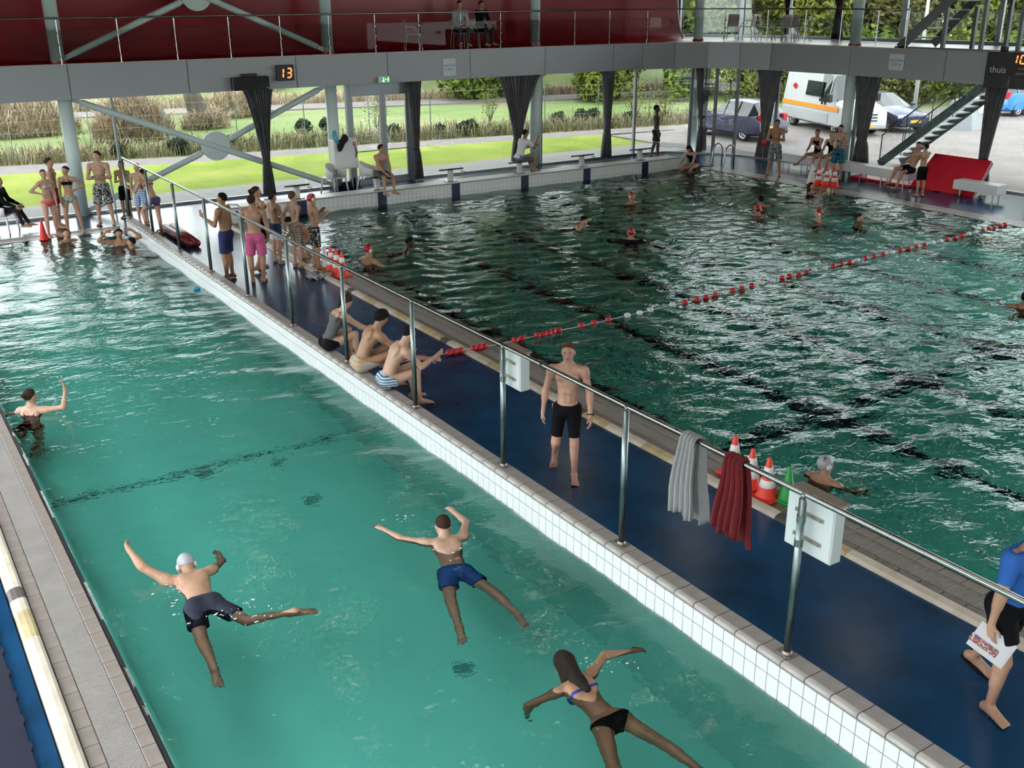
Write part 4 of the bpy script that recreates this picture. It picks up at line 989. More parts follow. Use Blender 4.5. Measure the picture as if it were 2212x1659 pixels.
for u, X, a, lab in ((1612,28.15,205,'second grey empty balcony chair, turned to the first'),(1655,28.05,60,'third grey empty balcony chair with a white armrest'),(1688,28.0,170,'fourth grey empty balcony chair, standing in the middle'),(1706,28.6,150,'grey empty balcony chair half hidden behind the middle one'),(1733,28.3,230,'grey empty balcony chair farthest from the red wall')):
    o = copy_tree(g0, None, label=lab); p = at_x(u,88,X); o.location = (X, p.y, 3.83); o.rotation_euler = (0,0,math.radians(a))

# ------------------------------------------------------------------ cabinet with cloths, bags
A = at_y(720,304,28.0); B = at_y(775,362,28.0)
cb = empty('white_cabinet', (A.x, 28.0, 0), label='white cabinet with a black handle standing before the glass wall', category='cabinet')
w = B.x-A.x; z0, z1 = B.z, A.z
MB().cbox(0,0,z0,w,.42,z1,.012).build('body', M_WHITE, cb)
MB().cbox(.02,-.022,z0+.02,w-.02,.0,z1-.02,.006).build('door', M_WHITE, cb)
b = MB(); b.tube([(w-.10,-.03,z0+.30),(w-.06,-.05,z0+.45),(w-.10,-.03,z0+.66)], [.01,.022,.01], 8); b.build('handle', M_BLK, cb)
MB().box(w-.16,-.026,z1-.18,w-.07,-.021,z1-.08).build('red_sticker', M_TAIL, cb); MB().box(w-.14,-.029,z1-.15,w-.09,-.024,z1-.11).build('sticker_print', M_SIGN, cb)
for x in (.06,w-.06):
    for y in (.06,.36): MB().box(x-.02,y-.02,0,x+.02,y+.02,z0+.02).build('leg', M_MULL, cb)
def cloth_lump(name, pts, rad, m, loc, label, cat, seed=0, n=900):
    "crumpled cloth: bumpy shell round a chain of points"
    rng = np.random.RandomState(seed); b = MB()
    P = []; k = len(pts)
    for i, p in enumerate(pts):
        row = []
        for j in range(18):
            a = 2*PI*j/17; r = rad[i]*(1+.30*math.sin(3*a+seed+i*1.3)+.18*math.sin(7*a+i*2.1))
            row.append((p[0]+r*math.cos(a), p[1]+r*.7*math.sin(a), p[2]+.25*rad[i]*math.sin(5*a+i)))
        P.append(row)
    b.sheet(P); o = b.build(name, m, None, smooth=True, loc=loc, label=label, category=cat); s_ = o.modifiers.new('s', 'SUBSURF'); s_.levels = 1; s_.render_levels = 1; return o
M_CBLK = mat('black_cloth', (.010,.010,.012), .9); M_CTEAL = mat('teal_cloth', (.12,.42,.50), .9, var=.3, vscale=8)
cloth_lump('black_cloth', [(.05,0,.14),(.05,0,.13),(.08,0,.04),(.0,-.03,-.03),(-.09,-.05,-.13),(-.13,-.05,-.30),(-.15,-.05,-.34)], [.01,.06,.10,.16,.10,.07,.01], M_CBLK, (A.x+.28, 27.97, z1+.02), 'black cloth slung over the white cabinet', 'cloth', 1)
cloth_lump('teal_towel', [(0,0,.20),(0,0,.18),(.02,0,.06),(.05,-.02,-.08),(.09,-.03,-.18),(.1,-.03,-.20)], [.01,.05,.08,.08,.05,.01], M_CTEAL, (A.x+.02, 27.95, z1+.10), 'turquoise towel hanging on the cabinet corner', 'towel', 2)
p = at(748,408); cloth_lump('black_bag', [(0,0,0),(0,0,.01),(0,0,.10),(0,0,.20),(0,0,.22)], [.01,.26,.24,.10,.01], M_CBLK, (p.x,p.y,0.0), 'black bag lying between the two white armchairs', 'bag', 3)
p = at(775,403); cloth_lump('navy_bag', [(0,0,0),(0,0,.01),(0,0,.14),(0,0,.24),(0,0,.26)], [.01,.2,.18,.08,.01], M_NAVY, (p.x-.05,p.y+.15,0.0), 'navy bag under the second white armchair', 'bag', 4)
p = at(786,397); bk = MB().cbox(-.13,-.10,0,.13,.10,.09,.008).build('book_pile', mat('book_yellow', (.55,.45,.10), .5), None, loc=(p.x,p.y+.25,0), label='yellow and black box on the deck behind the armchair', category='box')

# ------------------------------------------------------------------ benches, crash mat, red strip
M_BENCH = mat('bench_white', (.70,.71,.70), .35)
def bench(name, x0, x1, y0, y1, zt, legs, **t):
    b = empty(name, ((x0+x1)/2, (y0+y1)/2, 0), **t); cx_, cy_ = (x0+x1)/2, (y0+y1)/2
    MB().cbox(x0-cx_, y0-cy_, zt-.26, x1-cx_, y1-cy_, zt, .012).build('seat_slab', M_BENCH, b)
    for y in legs:
        for x in (x0+.08, x1-.08): MB().tube([(x-cx_,y-cy_,0),(x-cx_,y-cy_,zt-.25)], .02, 8).build('leg', M_STEEL, b)
    return b
pa, pb2 = at(1690,335,.46), at(1968,378,.46)
BX0 = 25.95
ya, yb2 = at_x(1680,333,BX0).y, 18.75
bench('bench', BX0, BX0+.45, yb2, ya, .46, [yb2+.2+ (ya-yb2-.4)*k/6 for k in range(7)], label='long white bench along the right-hand glass wall', category='bench', group='white benches')
ye = at_x(2155,420,26.0).y
bench('bench', BX0, BX0+.45, ye, ye+1.35, .46, [ye+.15, ye+1.15], label='short white bench end past the red crash mat', category='bench', group='white benches')
M_MAT = mat('red_vinyl', (.62,.014,.035), .35, var=.06, vscale=2); M_MATD = mat('dark_red_vinyl', (.30,.02,.05), .4)
# the mat leans back against the bench
b0, b1 = at(1974,402), at(2111,425); t0, t1 = at(2014,332,.93), at(2131,349,.93)
cm = empty('crash_mat', (b0+b1)/2, label='big red crash mat leaning against the bench', category='crash mat'); o_ = (b0+b1)/2
t0 = Vector((27.0, t0.y, .93)); t1 = Vector((27.0, t1.y, .93)); b0.x = b1.x = 26.20
nrm = (t0-b0).cross(b1-b0).normalized(); nrm = nrm if nrm.x < 0 else -nrm
th = .16
v = [q-o_ for q in (b0,b1,t1,t0)]; v = v+[q-nrm*th for q in v]
for q in v: q.z = max(q.z, .004)
MB().add(v, [(0,1,2,3),(7,6,5,4),(0,4,5,1),(2,6,7,3)]).build('cover', M_MAT, cm)
MB().add([q*1.0 for q in v], [(1,5,6,2),(0,3,7,4)]).build('side_panel', M_MATD, cm)
for k in range(3):
    q = v[0].lerp(v[1], .15+.33*k); MB().cbox(q.x-.13,q.y-.08,.0,q.x+.0,q.y+.08,.03,.008).build('foot_pad', M_BLK, cm)
rs = MB().cbox(-.30,-1.1,0,.30,1.1,.07,.02)
rm = rs.build('floor_mat', M_MAT, None, loc=(26.35, 19.85, 0), label='flat red mat under the long white bench', category='mat')
for u, v_, lab in ((2126,428,'dark sandal on the deck below the short bench'),(1990,409,'dark sandal at the foot of the red mat'),(2078,424,'dark sandal near the red mat corner')):
    p = at(u, v_); sd = empty('sandal', (p.x-.12,p.y,0), .6, label=lab, category='sandal', group='sandals on the far deck')
    MB().prism([(-.14,-.03),(-.10,-.05),(.08,-.06),(.14,-.03),(.15,.02),(.10,.05),(-.08,.05),(-.14,.02)], 0, .025).build('sole', M_BLK, sd)
    MB().tube([(-.0,-.05,.02),(.03,0,.07),(.0,.05,.02)], .012, 6).build('strap', M_BLK, sd)

# ------------------------------------------------------------------ traffic cones
M_ORANGE = mat('cone_orange', (.80,.045,.02), .45); M_REFL = mat('cone_white_band', (.78,.77,.75), .4); M_GREENC = mat('cone_green', (.01,.30,.05), .45); M_REDC = mat('cone_red', (.62,.02,.015), .45)
def cone(loc, h, w, m, bands, rz=0.0, base=True, **t):
    c = empty('traffic_cone', loc, rz, category='traffic cone', **t)
    r0, r1 = w*.36, h*.04
    rad = lambda z: r0+(r1-r0)*(z-.03)/(h-.03)
    if base: MB().cbox(-w/2,-w/2,0,w/2,w/2,.035,.012).build('base', m, c)
    b = MB(); b.lathe([(r0+.02,.03),(r0,.05),(rad(h*.97),h*.97),(rad(h)*.8,h),(rad(h)*.6,h-.03),(0,h-.03)], (0,0,0), 20); sharp(b.build('body', m, c), 40)
    for z0, z1_ in bands: MB().lathe([(rad(z0*h)+.001,z0*h),(rad(z0*h)+.004,z0*h+.002),(rad(z1_*h)+.004,z1_*h-.002),(rad(z1_*h)+.001,z1_*h)], (0,0,0), 20).build('white_band', M_REFL, c, smooth=True)
    return c
BB = ((.30,.48),(.60,.78))
for (u,v_,lab) in ((1583,1024,'behind the red towel'),(1620,1054,'in the middle beside the sign box'),(1655,1075,'nearest the green cone')):
    p = at(u,v_); cone((p.x,p.y,0), .50, .31, M_ORANGE, BB, .1, label='orange and white traffic cone on the walkway, '+lab, group='orange cones by the towels')
p = at(1680,1082); cone((p.x+.10,p.y-.04,0), .42, .28, M_GREENC, (), 0, label='green cone half hidden behind the sign box')
for (u,v_,lab) in ((717,586,'nearest the standing boys'),(729,592,'second of the three'),(741,598,'closest to the camera of the three')):
    p = at(u,v_); cone((p.x,p.y,0), .52, .32, M_ORANGE, BB, .1, label='orange and white cone beside the clothes pile, '+lab, group='orange cones by the clothes pile')
p = at(706,580); cone((p.x,p.y+.05,0), .48, .22, M_REFL, (), 0, False, label='plain white cone beside the standing boy in the red cap')
for (u,v_,lab) in ((1767,401,'leftmost, touching the white cone'),(1784,404,'in the middle of the row'),(1801,405,'rightmost, nearest the boy with the ball')):
    p = at(u,v_); cone((p.x,p.y,0), .60, .36, M_ORANGE, BB, .1, label='orange and white cone by the far pool edge, '+lab, group='orange cones by the far pool edge')
p = at(1751,398); cone((p.x,p.y,0), .60, .34, M_REFL, (), 0, False, label='plain white cone at the far right pool edge')
p = at(96,520); cone((p.x,p.y,0), .50, .26, M_REDC, (), 0, False, label='plain red cone at the feet of the girls in bikinis')

# ------------------------------------------------------------------ sign boxes on the guard rail posts
def sign_box(y, w, h, zc, **t):
    s_ = empty('sign_box', (5.60, y, zc), **t)
    MB().cbox(.05,-w/2,-h/2,.17,w/2,h/2,.006).build('box', mat('sign_box_white', (.56,.60,.60), .35), s_)
    MB().cbox(.044,-w/2+.012,-h/2+.012,.052,w/2-.012,h/2-.012,.002).build('back_panel', mat('sign_back', (.62,.67,.67), .3), s_)
    MB().box(.05,-w/2-.004,h/2,.20,w/2+.004,h/2+.02).build('top_cap', mat('cap_brown', (.30,.24,.20), .5), s_)
    for z in (h*.22,-h*.22):
        br = MB().cbox(.030,-w*.30,z-.016,.046,w*.30,z+.016,.003).build('clamp_bar', mat('clamp_steel', (.42,.38,.33), .4, metal=.7), s_)
        MB().tube([(-.05,0,z-.03),(-.05,0,z+.03)], .036, 12).build('clamp_ring', M_GALV, br)
        for q in (-.26,.26): MB().tube([(.024,w*q,z),(.032,w*q,z)], .008, 6).build('bolt', M_STEEL, br)
    return s_
yH, yF = POST_Y[10], POST_Y[8]
sign_box(yH, .46, .47, RZ-.03-.27, label='white sign box on the rail post nearest the camera', category='sign box', group='sign boxes on the rail')
sign_box(yF, .40, .42, RZ-.03-.25, label='white sign box on the rail post left of the walking boy', category='sign box', group='sign boxes on the rail')

# ------------------------------------------------------------------ towels over the rail
def towel(name, y0, y1, zl_f, zl_b, m, seed, **t):
    """hangs over the handrail: front fall on the pool side, back fall on the walkway side"""
    yc = (y0+y1)/2; P = []; x0 = 5.57; r = .030
    prof = []
    for k in range(11): s = k/10; prof.append((x0-r-.012-.03*(1-s), zl_f+(RZ-zl_f)*s, 1-s))
    for k in range(1, 7): a = PI*k/7; prof.append((x0-r*math.cos(a)*1.2, RZ+r*1.2*math.sin(a), 0))
    for k in range(11): s = k/10; prof.append((x0+r+.012+.03*s, RZ+(zl_b-RZ)*s, s))
    nu = 46
    for (x, z, d) in prof:
        row = []; wid = (y1-y0)*(.62+.38*min(1, d*1.4))
        for j in range(nu+1):
            q = j/nu-.5; y = yc+q*wid; w_ = (.020+.02*d)*math.sin(q*26+seed)+.012*math.sin(q*53+seed*2)
            row.append((x+w_*(1 if x > x0 else -1)*.9, y+.012*math.sin(z*9+seed), z+ (.03*math.sin(q*9+seed)*d)))
        P.append(row)
    o = empty(name, (x0, yc, RZ), **t); b = MB().sheet(P); b.v = [(p[0]-x0,p[1]-yc,p[2]-RZ) for p in b.v]
    f = b.build('cloth', m, o, smooth=True); so = f.modifiers.new('t', 'SOLIDIFY'); so.thickness = .010
    # woven border at the foot of the fall
    return o
M_TGREY = mat('grey_towel', (.40,.40,.40), .95, bump=1.0, bscale=260, var=.06, vscale=30)
M_TRED = mat('red_towel', (.20,.012,.018), .95, bump=1.0, bscale=260, var=.12, vscale=20)
ga, gb = at(1480,940,RZ).y, at(1525,955,RZ).y
towel('bath_towel', gb-.02, ga+.06, 1.10, 1.02, M_TGREY, 1.3, label='pale grey towel hanging over the guard rail', category='towel', group='towels on the rail')
ga, gb = at(1570,985,RZ).y, at(1620,1005,RZ).y
towel('bath_towel', gb-.04, ga+.04, 1.16, 1.04, M_TRED, 3.1, label='dark red towel hanging over the guard rail', category='towel', group='towels on the rail')

# ------------------------------------------------------------------ lane ropes
M_FR = mat('float_red', (.60,.02,.03), .35); M_FW = mat('float_white', (.70,.72,.72), .35)
lr = empty('lane_rope', (16, 13.4, .04), label='lane rope with red and white floats across the deep pool', category='lane rope')
RP = [(8.2,13.26),(10.57,13.30),(12.58,13.38),(15.21,13.57),(18.38,13.73),(21.36,13.87),(23.9,14.08)]
def rp_at(x):
    for (a, c) in zip(RP[:-1], RP[1:]):
        if a[0] <= x <= c[0]: return a[1]+(c[1]-a[1])*(x-a[0])/(c[0]-a[0])
    return RP[-1][1]
MB().tube([(x-16, rp_at(x)-13.4, .0) for x in np.arange(8.2, 23.9, .4)], .007, 5).build('cord', M_FW, lr)
fm = {}
for nm, m in (('r', M_FR), ('w', M_FW)):
    q = MB(); q.lathe([(0,-.055),(.03,-.055),(.052,-.03),(.056,0),(.052,.03),(.03,.055),(0,.055)], (0,0,0), 12); fm[nm] = q.mesh('float', m, True)
xs = [8.65,8.80,9.10,9.22,9.32,9.42,9.55,10.02,10.30,10.62,(11.05,'w'),(11.32,'w'),(11.60,'w'),(12.15,'w'),(12.45,'r'),12.75,13.0,13.25,(13.5,'w'),13.75,14.0,14.3,(14.6,'w'),(14.9,'w'),15.2,15.45,15.7,15.95,(16.2,'w'),(16.5,'w'),16.8,17.1,17.35,(17.6,'w'),17.9,18.2,18.5,(18.8,'w'),19.1,19.4,19.7,20.0,(20.3,'w'),(20.6,'w'),20.9,21.2,21.5,(21.8,'w'),(22.1,'w'),22.4,22.7,22.95,23.2,23.45]
for e in xs:
    x, k = (e, 'r') if not isinstance(e, tuple) else e
    o = inst('float', fm[k], lr, (x-16, rp_at(x)-13.4+RND.uniform(-.02,.02), 0)); o.rotation_euler = (0, PI/2, RND.uniform(-.2,.2))
l2 = empty('lane_rope', (7, 13.3, .05), label='end of a lane rope with red floats lying on the blue walkway', category='lane rope')
MB().tube([(-.75,.10,-.03),(-.3,.05,.0),(.1,0,.0),(.6,-.03,.02),(1.2,-.06,0)], .007, 5).build('cord', M_FW, l2)
for x in (-.05,.42,.52,.62,.86,.96,1.05): o = inst('float', fm['r'], l2, (x, .02-.06*x, .005)); o.rotation_euler = (0, PI/2, .1)
p = at(895,779); o = inst('float', fm['r'], l2, (p.x-7-.1, p.y-13.3, 0)); o.rotation_euler = (0,PI/2,.4)

# ------------------------------------------------------------------ ladders and handrails
def hoop(pts, r=.021): return MB().tube(pts, r, 10)
p = at(1497,352); q = at(1519,360)
ld = empty('pool_ladder', (23.9, 24.6, 0), label='steel pool ladder at the far corner of the deep pool', category='ladder')
for dy in (.28,-.28):
    pts = [(.55,dy,0),(.55,dy,.55)]+[(.55-.20*(1-math.cos(a))*1.0, dy, .55+.22*math.sin(a)) for a in [PI*k/10 for k in range(1,10)]]+[(.14,dy,.52),(.10,dy,.2),(.02,dy,.02),(-.40,dy,-.1),(-.42,dy,-.8)]
    hoop(pts).build('ladder_rail', M_STEEL, ld, smooth=True)
for z in (-.3,-.6): MB().cbox(-.48,-.28,z,-.40,.28,z+.03,.005).build('rung', M_STEEL, ld)
p = at(520,470); l3 = empty('grab_rail', (7.72, 24.4, 0), label='curved steel grab rail by the end of the starting plinth', category='handrail')
hoop([(-.1,.25,0),(-.1,.25,.5),(-.05,.2,.62),(.1,.0,.62),(.25,-.2,.45),(.35,-.3,0.02)]).build('rail_tube', M_STEEL, l3, smooth=True)
p = at(247,458); l4 = empty('pool_handrail', (p.x, p.y, 0), label='pale tubular frame behind the boys beside the first column', category='handrail')
hoop([(-.35,.05,1.05),(-.05,.0,1.05),(0.02,0,.98),(.05,0,.1),(0,0,.02),(-.3,.1,.02)], .026).build('rail_tube', mat('rail_white', (.55,.60,.60), .4), l4, smooth=True)

# ------------------------------------------------------------------ small things on the decks
M_RVIN = mat('dark_red_buoy', (.22,.015,.025), .35)
p = at(392,515); rb = empty('rescue_tube', (p.x, p.y, .0), label='dark red foam rescue tube lying on the walkway', category='rescue tube')
d0, d1_ = at(362,497)-p, at(418,535)-p
for off in (-.09,.09):
    e = (d1_-d0).normalized(); nn = Vector((-e.y,e.x,0))*off
    MB().tube([d0+nn+Vector((0,0,.09)), d0.lerp(d1_,.08)+nn+Vector((0,0,.10)), d0.lerp(d1_,.5)+nn+Vector((0,0,.10)), d1_+nn+Vector((0,0,.09))], [.06,.10,.10,.09], 12).build('tube_half', M_RVIN, rb, smooth=True)
MB().tube([d0+Vector((0,0,.02)), d0+Vector((-.2,.1,.012)), d0+Vector((-.35,-.2,.012))], .012, 6).build('strap', M_BLK, rb)
def fin(loc, rz, m1, lab):
    f = empty('swim_fin', loc, rz, label=lab, category='swim fin', group='swim fins in the hand of the girl')
    MB().prism([(0,-.05),(.10,-.06),(.36,-.10),(.38,0),(.36,.10),(.10,.06),(0,.05)], 0, .02).build('blade', m1, f); MB().tube([(-.12,0,.03),(0,0,.03)], [.05,.06], 10).build('foot_pocket', mat('fin_blue', (.02,.18,.45), .4), f); return f
p = at(687,600); cloth_lump('clothes_pile', [(0,0,0),(0,0,.015),(.02,0,.07),(0,.03,.12),(0,.03,.13)], [.02,.30,.24,.10,.01], mat('black_white_cloth', (.012,.012,.014), .9, col2=(.55,.55,.53), vscale=11), (p.x,p.y,0.0), 'crumpled black and white cloth on the walkway beside the cones', 'clothes', 6)
p = at(425,625,.02); cloth_lump('blue_toy', [(0,0,-.02),(0,0,-.01),(0,0,.03),(0,0,.04)], [.01,.07,.06,.01], mat('toy_blue', (.02,.30,.62), .4), (p.x,p.y,.03), 'small bright blue object floating in the training pool', 'pool toy', 7)
# red rescue float on the sixth curtain
q = at_x(1650,306,26.60); rf_ = empty('rescue_float', (q.x,q.y,q.z), label='small red rescue float with a yellow cord on the curtain', category='rescue float')
MB().lathe([(0,-.16),(.05,-.15),(.085,-.06),(.07,.05),(.03,.14),(0,.15)], (0,0,0), 14).build('float_body', M_MAT, rf_, smooth=True)
MB().tube([(0,0,.72),(.01,.01,.4),(0,0,.14)], .008, 5).build('cord', mat('cord_yellow', (.60,.45,.03), .6), rf_); MB().tube([(0,0,-.15),(.01,.03,-.4),(0,0,-.55)], .012, 5).build('cord_tail', MATS['cord_yellow'], rf_)
# navy mat with a scalloped edge at the near side deck
pts = []; y = 3.0
while y < 13.2:
    pts += [(.300,y),(.300,y+.20),(.312,y+.22),(.318,y+.26),(.312,y+.30),(.300,y+.32)]; y += .36
MB().prism([(-2.5,3.0)]+pts+[(.30,13.3),(-2.5,13.3)], 0.0, .03).build('navy_mat', M_NAVY, None, loc=(0,0,0.001), label='dark navy mat with a scalloped edge on the near deck', category='mat')

# ------------------------------------------------------------------ glazed stair on the balcony at the right
M_STG = mat('stair_grey', (.17,.18,.18), .5, metal=.3)
sx = 26.92; a0 = at_x(1946,100,sx); a1 = at_x(2053,-2,sx)
sl = (a1.z-a0.z)/(a1.y-a0.y); ye_ = a0.y-4.2; a2 = Vector((sx, ye_, a0.z+sl*(ye_-a0.y)))
us = empty('upper_stair', (sx, a0.y, 3.83), label='glazed steel stair climbing from the balcony at the upper right', category='stair')
O = Vector((sx, a0.y, 3.83))
MB().bar(a0-O+Vector((0,.05,-.05)), a2-O, .06, .26, (0,0,1)).build('stringer', M_STG, us)
s2 = at_x(2016,95,28.1); s3 = at_x(2108,-2,28.1); sl2 = (s3.z-s2.z)/(s3.y-s2.y); e2 = Vector((28.1, s2.y-4.0, s2.z-4.0*sl2))
MB().bar(s2-O, e2-O, .06, .24, (0,0,1)).build('stringer', M_STG, us)
n = 15
tm = MB().cbox(.05,-.14,-.02,1.1,.14,.02,.004).mesh('tread', M_STG)
for k in range(1, n):
    q = a0.lerp(a2, k/n); inst('tread', tm, us, q-O+Vector((0,-.1,0)))
for u, v0, v1_, X in ((2034,101,16,sx),(2116,106,-60,sx),(2196,112,-80,sx),(2098,96,14,28.1),(2170,98,-40,28.1)):
    p = at_x(u+ (2 if True else 0), v0, X); q = at_x(u, v1_, X); zz = min(q.z, 6.9)
    MB().box(p.x-O.x-.05, p.y-O.y-.05, 0, p.x-O.x+.05, p.y-O.y+.05, zz-3.83).build('stair_post', M_STG, us)
pA, pB, pC = at_x(2034,101,sx).y, at_x(2116,106,sx).y, at_x(2196,112,sx).y
for y0_, y1_ in ((pA,pB),(pB,pC),(pC,pC-2.2)):
    zt_ = a0.z+sl*((y0_+y1_)/2-a0.y)
    MB().box(.0, y1_-O.y+.06, .03, .01, y0_-O.y-.06, min(3.0, zt_-3.83+.6)).build('glass_panel', M_BGLASS, us)
MB().add([(0,-.35,.06),(0,pA-O.y+.06,.06),(0,pA-O.y+.06,(pA-a0.y)*sl-.15)]+[(.01,-.35,.06),(.01,pA-O.y+.06,.06),(.01,pA-O.y+.06,(pA-a0.y)*sl-.15)], [(0,1,2),(5,4,3),(0,3,4,1),(1,4,5,2),(2,5,3,0)]).build('glass_panel', M_BGLASS, us)
MB().box(-.03,-9,-.04,.05,.2,.05).build('base_rail', M_STG, us)
# ------------------------------------------------------------------ people: one smooth surface per body, grown round a posed skeleton
def nv(a): a = np.asarray(a, float); return a/(np.linalg.norm(a)+1e-12)
class Field:
    "signed distances on a grid; primitives are blended in with a smooth minimum"
    def __init__(s, lo, hi, h):
        s.lo = np.asarray(lo, float)-3*h; s.h = h; s.n = np.ceil((np.asarray(hi)+3*h-s.lo)/h).astype(int)+1; s.d = np.full(s.n, .5, np.float32)
    def block(s, lo, hi):
        i0 = np.clip(np.floor((lo-s.lo)/s.h).astype(int), 0, s.n-1); i1 = np.clip(np.ceil((hi-s.lo)/s.h).astype(int)+1, 1, s.n)
        ax = [s.lo[k]+s.h*np.arange(i0[k], i1[k], dtype=np.float32) for k in range(3)]
        return tuple(slice(i0[k], i1[k]) for k in range(3)), ax[0][:,None,None], ax[1][None,:,None], ax[2][None,None,:]
    def blend(s, sl, d, k):
        a = s.d[sl]; hh = np.maximum(k-np.abs(a-d), 0)/max(k, 1e-6); s.d[sl] = np.minimum(a, d)-hh*hh*k*.25
    def add(s, p, grow=0.0):
        k = p['k']; m = k+3*s.h+grow
        if p['t'] == 'c':
            a, b, ra, rb = p['a'], p['b'], p['ra']+grow, p['rb']+grow; r = max(ra, rb)
            sl, X, Y, Z = s.block(np.minimum(a, b)-r-m, np.maximum(a, b)+r+m)
            ba = b-a; L = float(ba@ba)+1e-9
            px, py, pz_ = X-a[0], Y-a[1], Z-a[2]
            t = np.clip((px*ba[0]+py*ba[1]+pz_*ba[2])/L, 0, 1)
            d = np.sqrt((px-t*ba[0])**2+(py-t*ba[1])**2+(pz_-t*ba[2])**2)-(ra+(rb-ra)*t)
        else:
            c, R, r = p['c'], p['R'], p['r']+grow; e = np.sqrt(((R*r)**2).sum(1))
            sl, X, Y, Z = s.block(c-e-m, c+e+m)
            px, py, pz_ = X-c[0], Y-c[1], Z-c[2]
            q = [px*R[0,i]+py*R[1,i]+pz_*R[2,i] for i in range(3)]
            k0 = np.sqrt((q[0]/r[0])**2+(q[1]/r[1])**2+(q[2]/r[2])**2); k1 = np.sqrt((q[0]/r[0]**2)**2+(q[1]/r[1]**2)**2+(q[2]/r[2]**2)**2)+1e-6
            d = k0*(k0-1)/k1
        s.blend(sl, d.astype(np.float32), k)
    def axes(s): return [s.lo[k]+s.h*np.arange(s.n[k], dtype=np.float32) for k in range(3)]
    def plane(s, o, nrm):
        x, y, z = s.axes(); return (x-o[0])[:,None,None]*nrm[0]+(y-o[1])[None,:,None]*nrm[1]+(z-o[2])[None,None,:]*nrm[2]
    def mesh(s):
        D = s.d; S_ = D < 0
        c = np.zeros(np.array(D.shape)-1, np.int8)
        for i in (0,1):
            for j in (0,1):
                for k in (0,1): c += S_[i:D.shape[0]-1+i, j:D.shape[1]-1+j, k:D.shape[2]-1+k]
        cell = (c > 0) & (c < 8); idx = np.argwhere(cell)
        if len(idx) == 0: return None
        num = np.full(cell.shape, -1, np.int64); num[cell] = np.arange(len(idx))
        acc = np.zeros((len(idx), 3)); cnt = np.zeros(len(idx))
        off = [(i,j,k) for i in (0,1) for j in (0,1) for k in (0,1)]
        val = [D[idx[:,0]+o[0], idx[:,1]+o[1], idx[:,2]+o[2]] for o in off]
        for a in range(8):
            for b in range(a+1, 8):
                oa, ob = np.array(off[a]), np.array(off[b])
                if abs(oa-ob).sum() != 1: continue
                va, vb = val[a], val[b]; m = (va < 0) != (vb < 0)
                t = np.where(m, va/np.where(m, va-vb, 1), 0)
                acc += np.where(m[:,None], oa+t[:,None]*(ob-oa), 0); cnt += m
        V = s.lo+s.h*(idx+acc/cnt[:,None]); F = []
        for ax in range(3):
            u, w = (ax+1)%3, (ax+2)%3
            A = [slice(None)]*3; B = [slice(None)]*3; A[ax] = slice(0,-1); B[ax] = slice(1,None)
            sa, sb = S_[tuple(A)], S_[tuple(B)]; e = np.argwhere(sa != sb); e = e[(e[:,u] > 0) & (e[:,w] > 0) & (e[:,u] < D.shape[u]-1) & (e[:,w] < D.shape[w]-1)]
            fl = sa[e[:,0], e[:,1], e[:,2]]
            def cn(du, dw):
                q = e.copy(); q[:,u] += du; q[:,w] += dw; return num[q[:,0], q[:,1], q[:,2]]
            q = np.stack([cn(-1,-1), cn(0,-1), cn(0,0), cn(-1,0)], 1)
            q[~fl] = q[~fl][:, ::-1]; F.append(q)
        return V, np.vstack(F)
def to_obj(name, field, m, parent):
    r = field.mesh()
    if r is None: return None
    V, F = r; me = bpy.data.meshes.new(name)
    me.vertices.add(len(V)); me.vertices.foreach_set('co', V.astype(np.float32).ravel())
    me.loops.add(len(F)*4); me.loops.foreach_set('vertex_index', F.astype(np.int32).ravel())
    me.polygons.add(len(F)); me.polygons.foreach_set('loop_start', np.arange(0, len(F)*4, 4, dtype=np.int32)); me.polygons.foreach_set('use_smooth', np.ones(len(F), bool))
    me.update(calc_edges=True); me.validate(); me.materials.append(m)
    o = bpy.data.objects.new(name, me); COL.objects.link(o)
    if parent is not None: o.parent = parent
    return o
def CAP(a, b, ra, rb, k): return dict(t='c', a=np.asarray(a,float), b=np.asarray(b,float), ra=ra, rb=rb, k=k)
def ELL(c, R, r, k): return dict(t='e', c=np.asarray(c,float), R=np.asarray(R,float), r=np.asarray(r,float), k=k)
def bounds(ps, g=0.0):
    lo = np.full(3, 9e9); hi = -lo
    for p in ps:
        if p['t'] == 'c': r = max(p['ra'], p['rb']); a, b = np.minimum(p['a'],p['b'])-r, np.maximum(p['a'],p['b'])+r
        else: e = np.sqrt(((p['R']*p['r'])**2).sum(1)); a, b = p['c']-e, p['c']+e
        lo = np.minimum(lo, a); hi = np.maximum(hi, b)
    return lo-g-.02, hi+g+.02

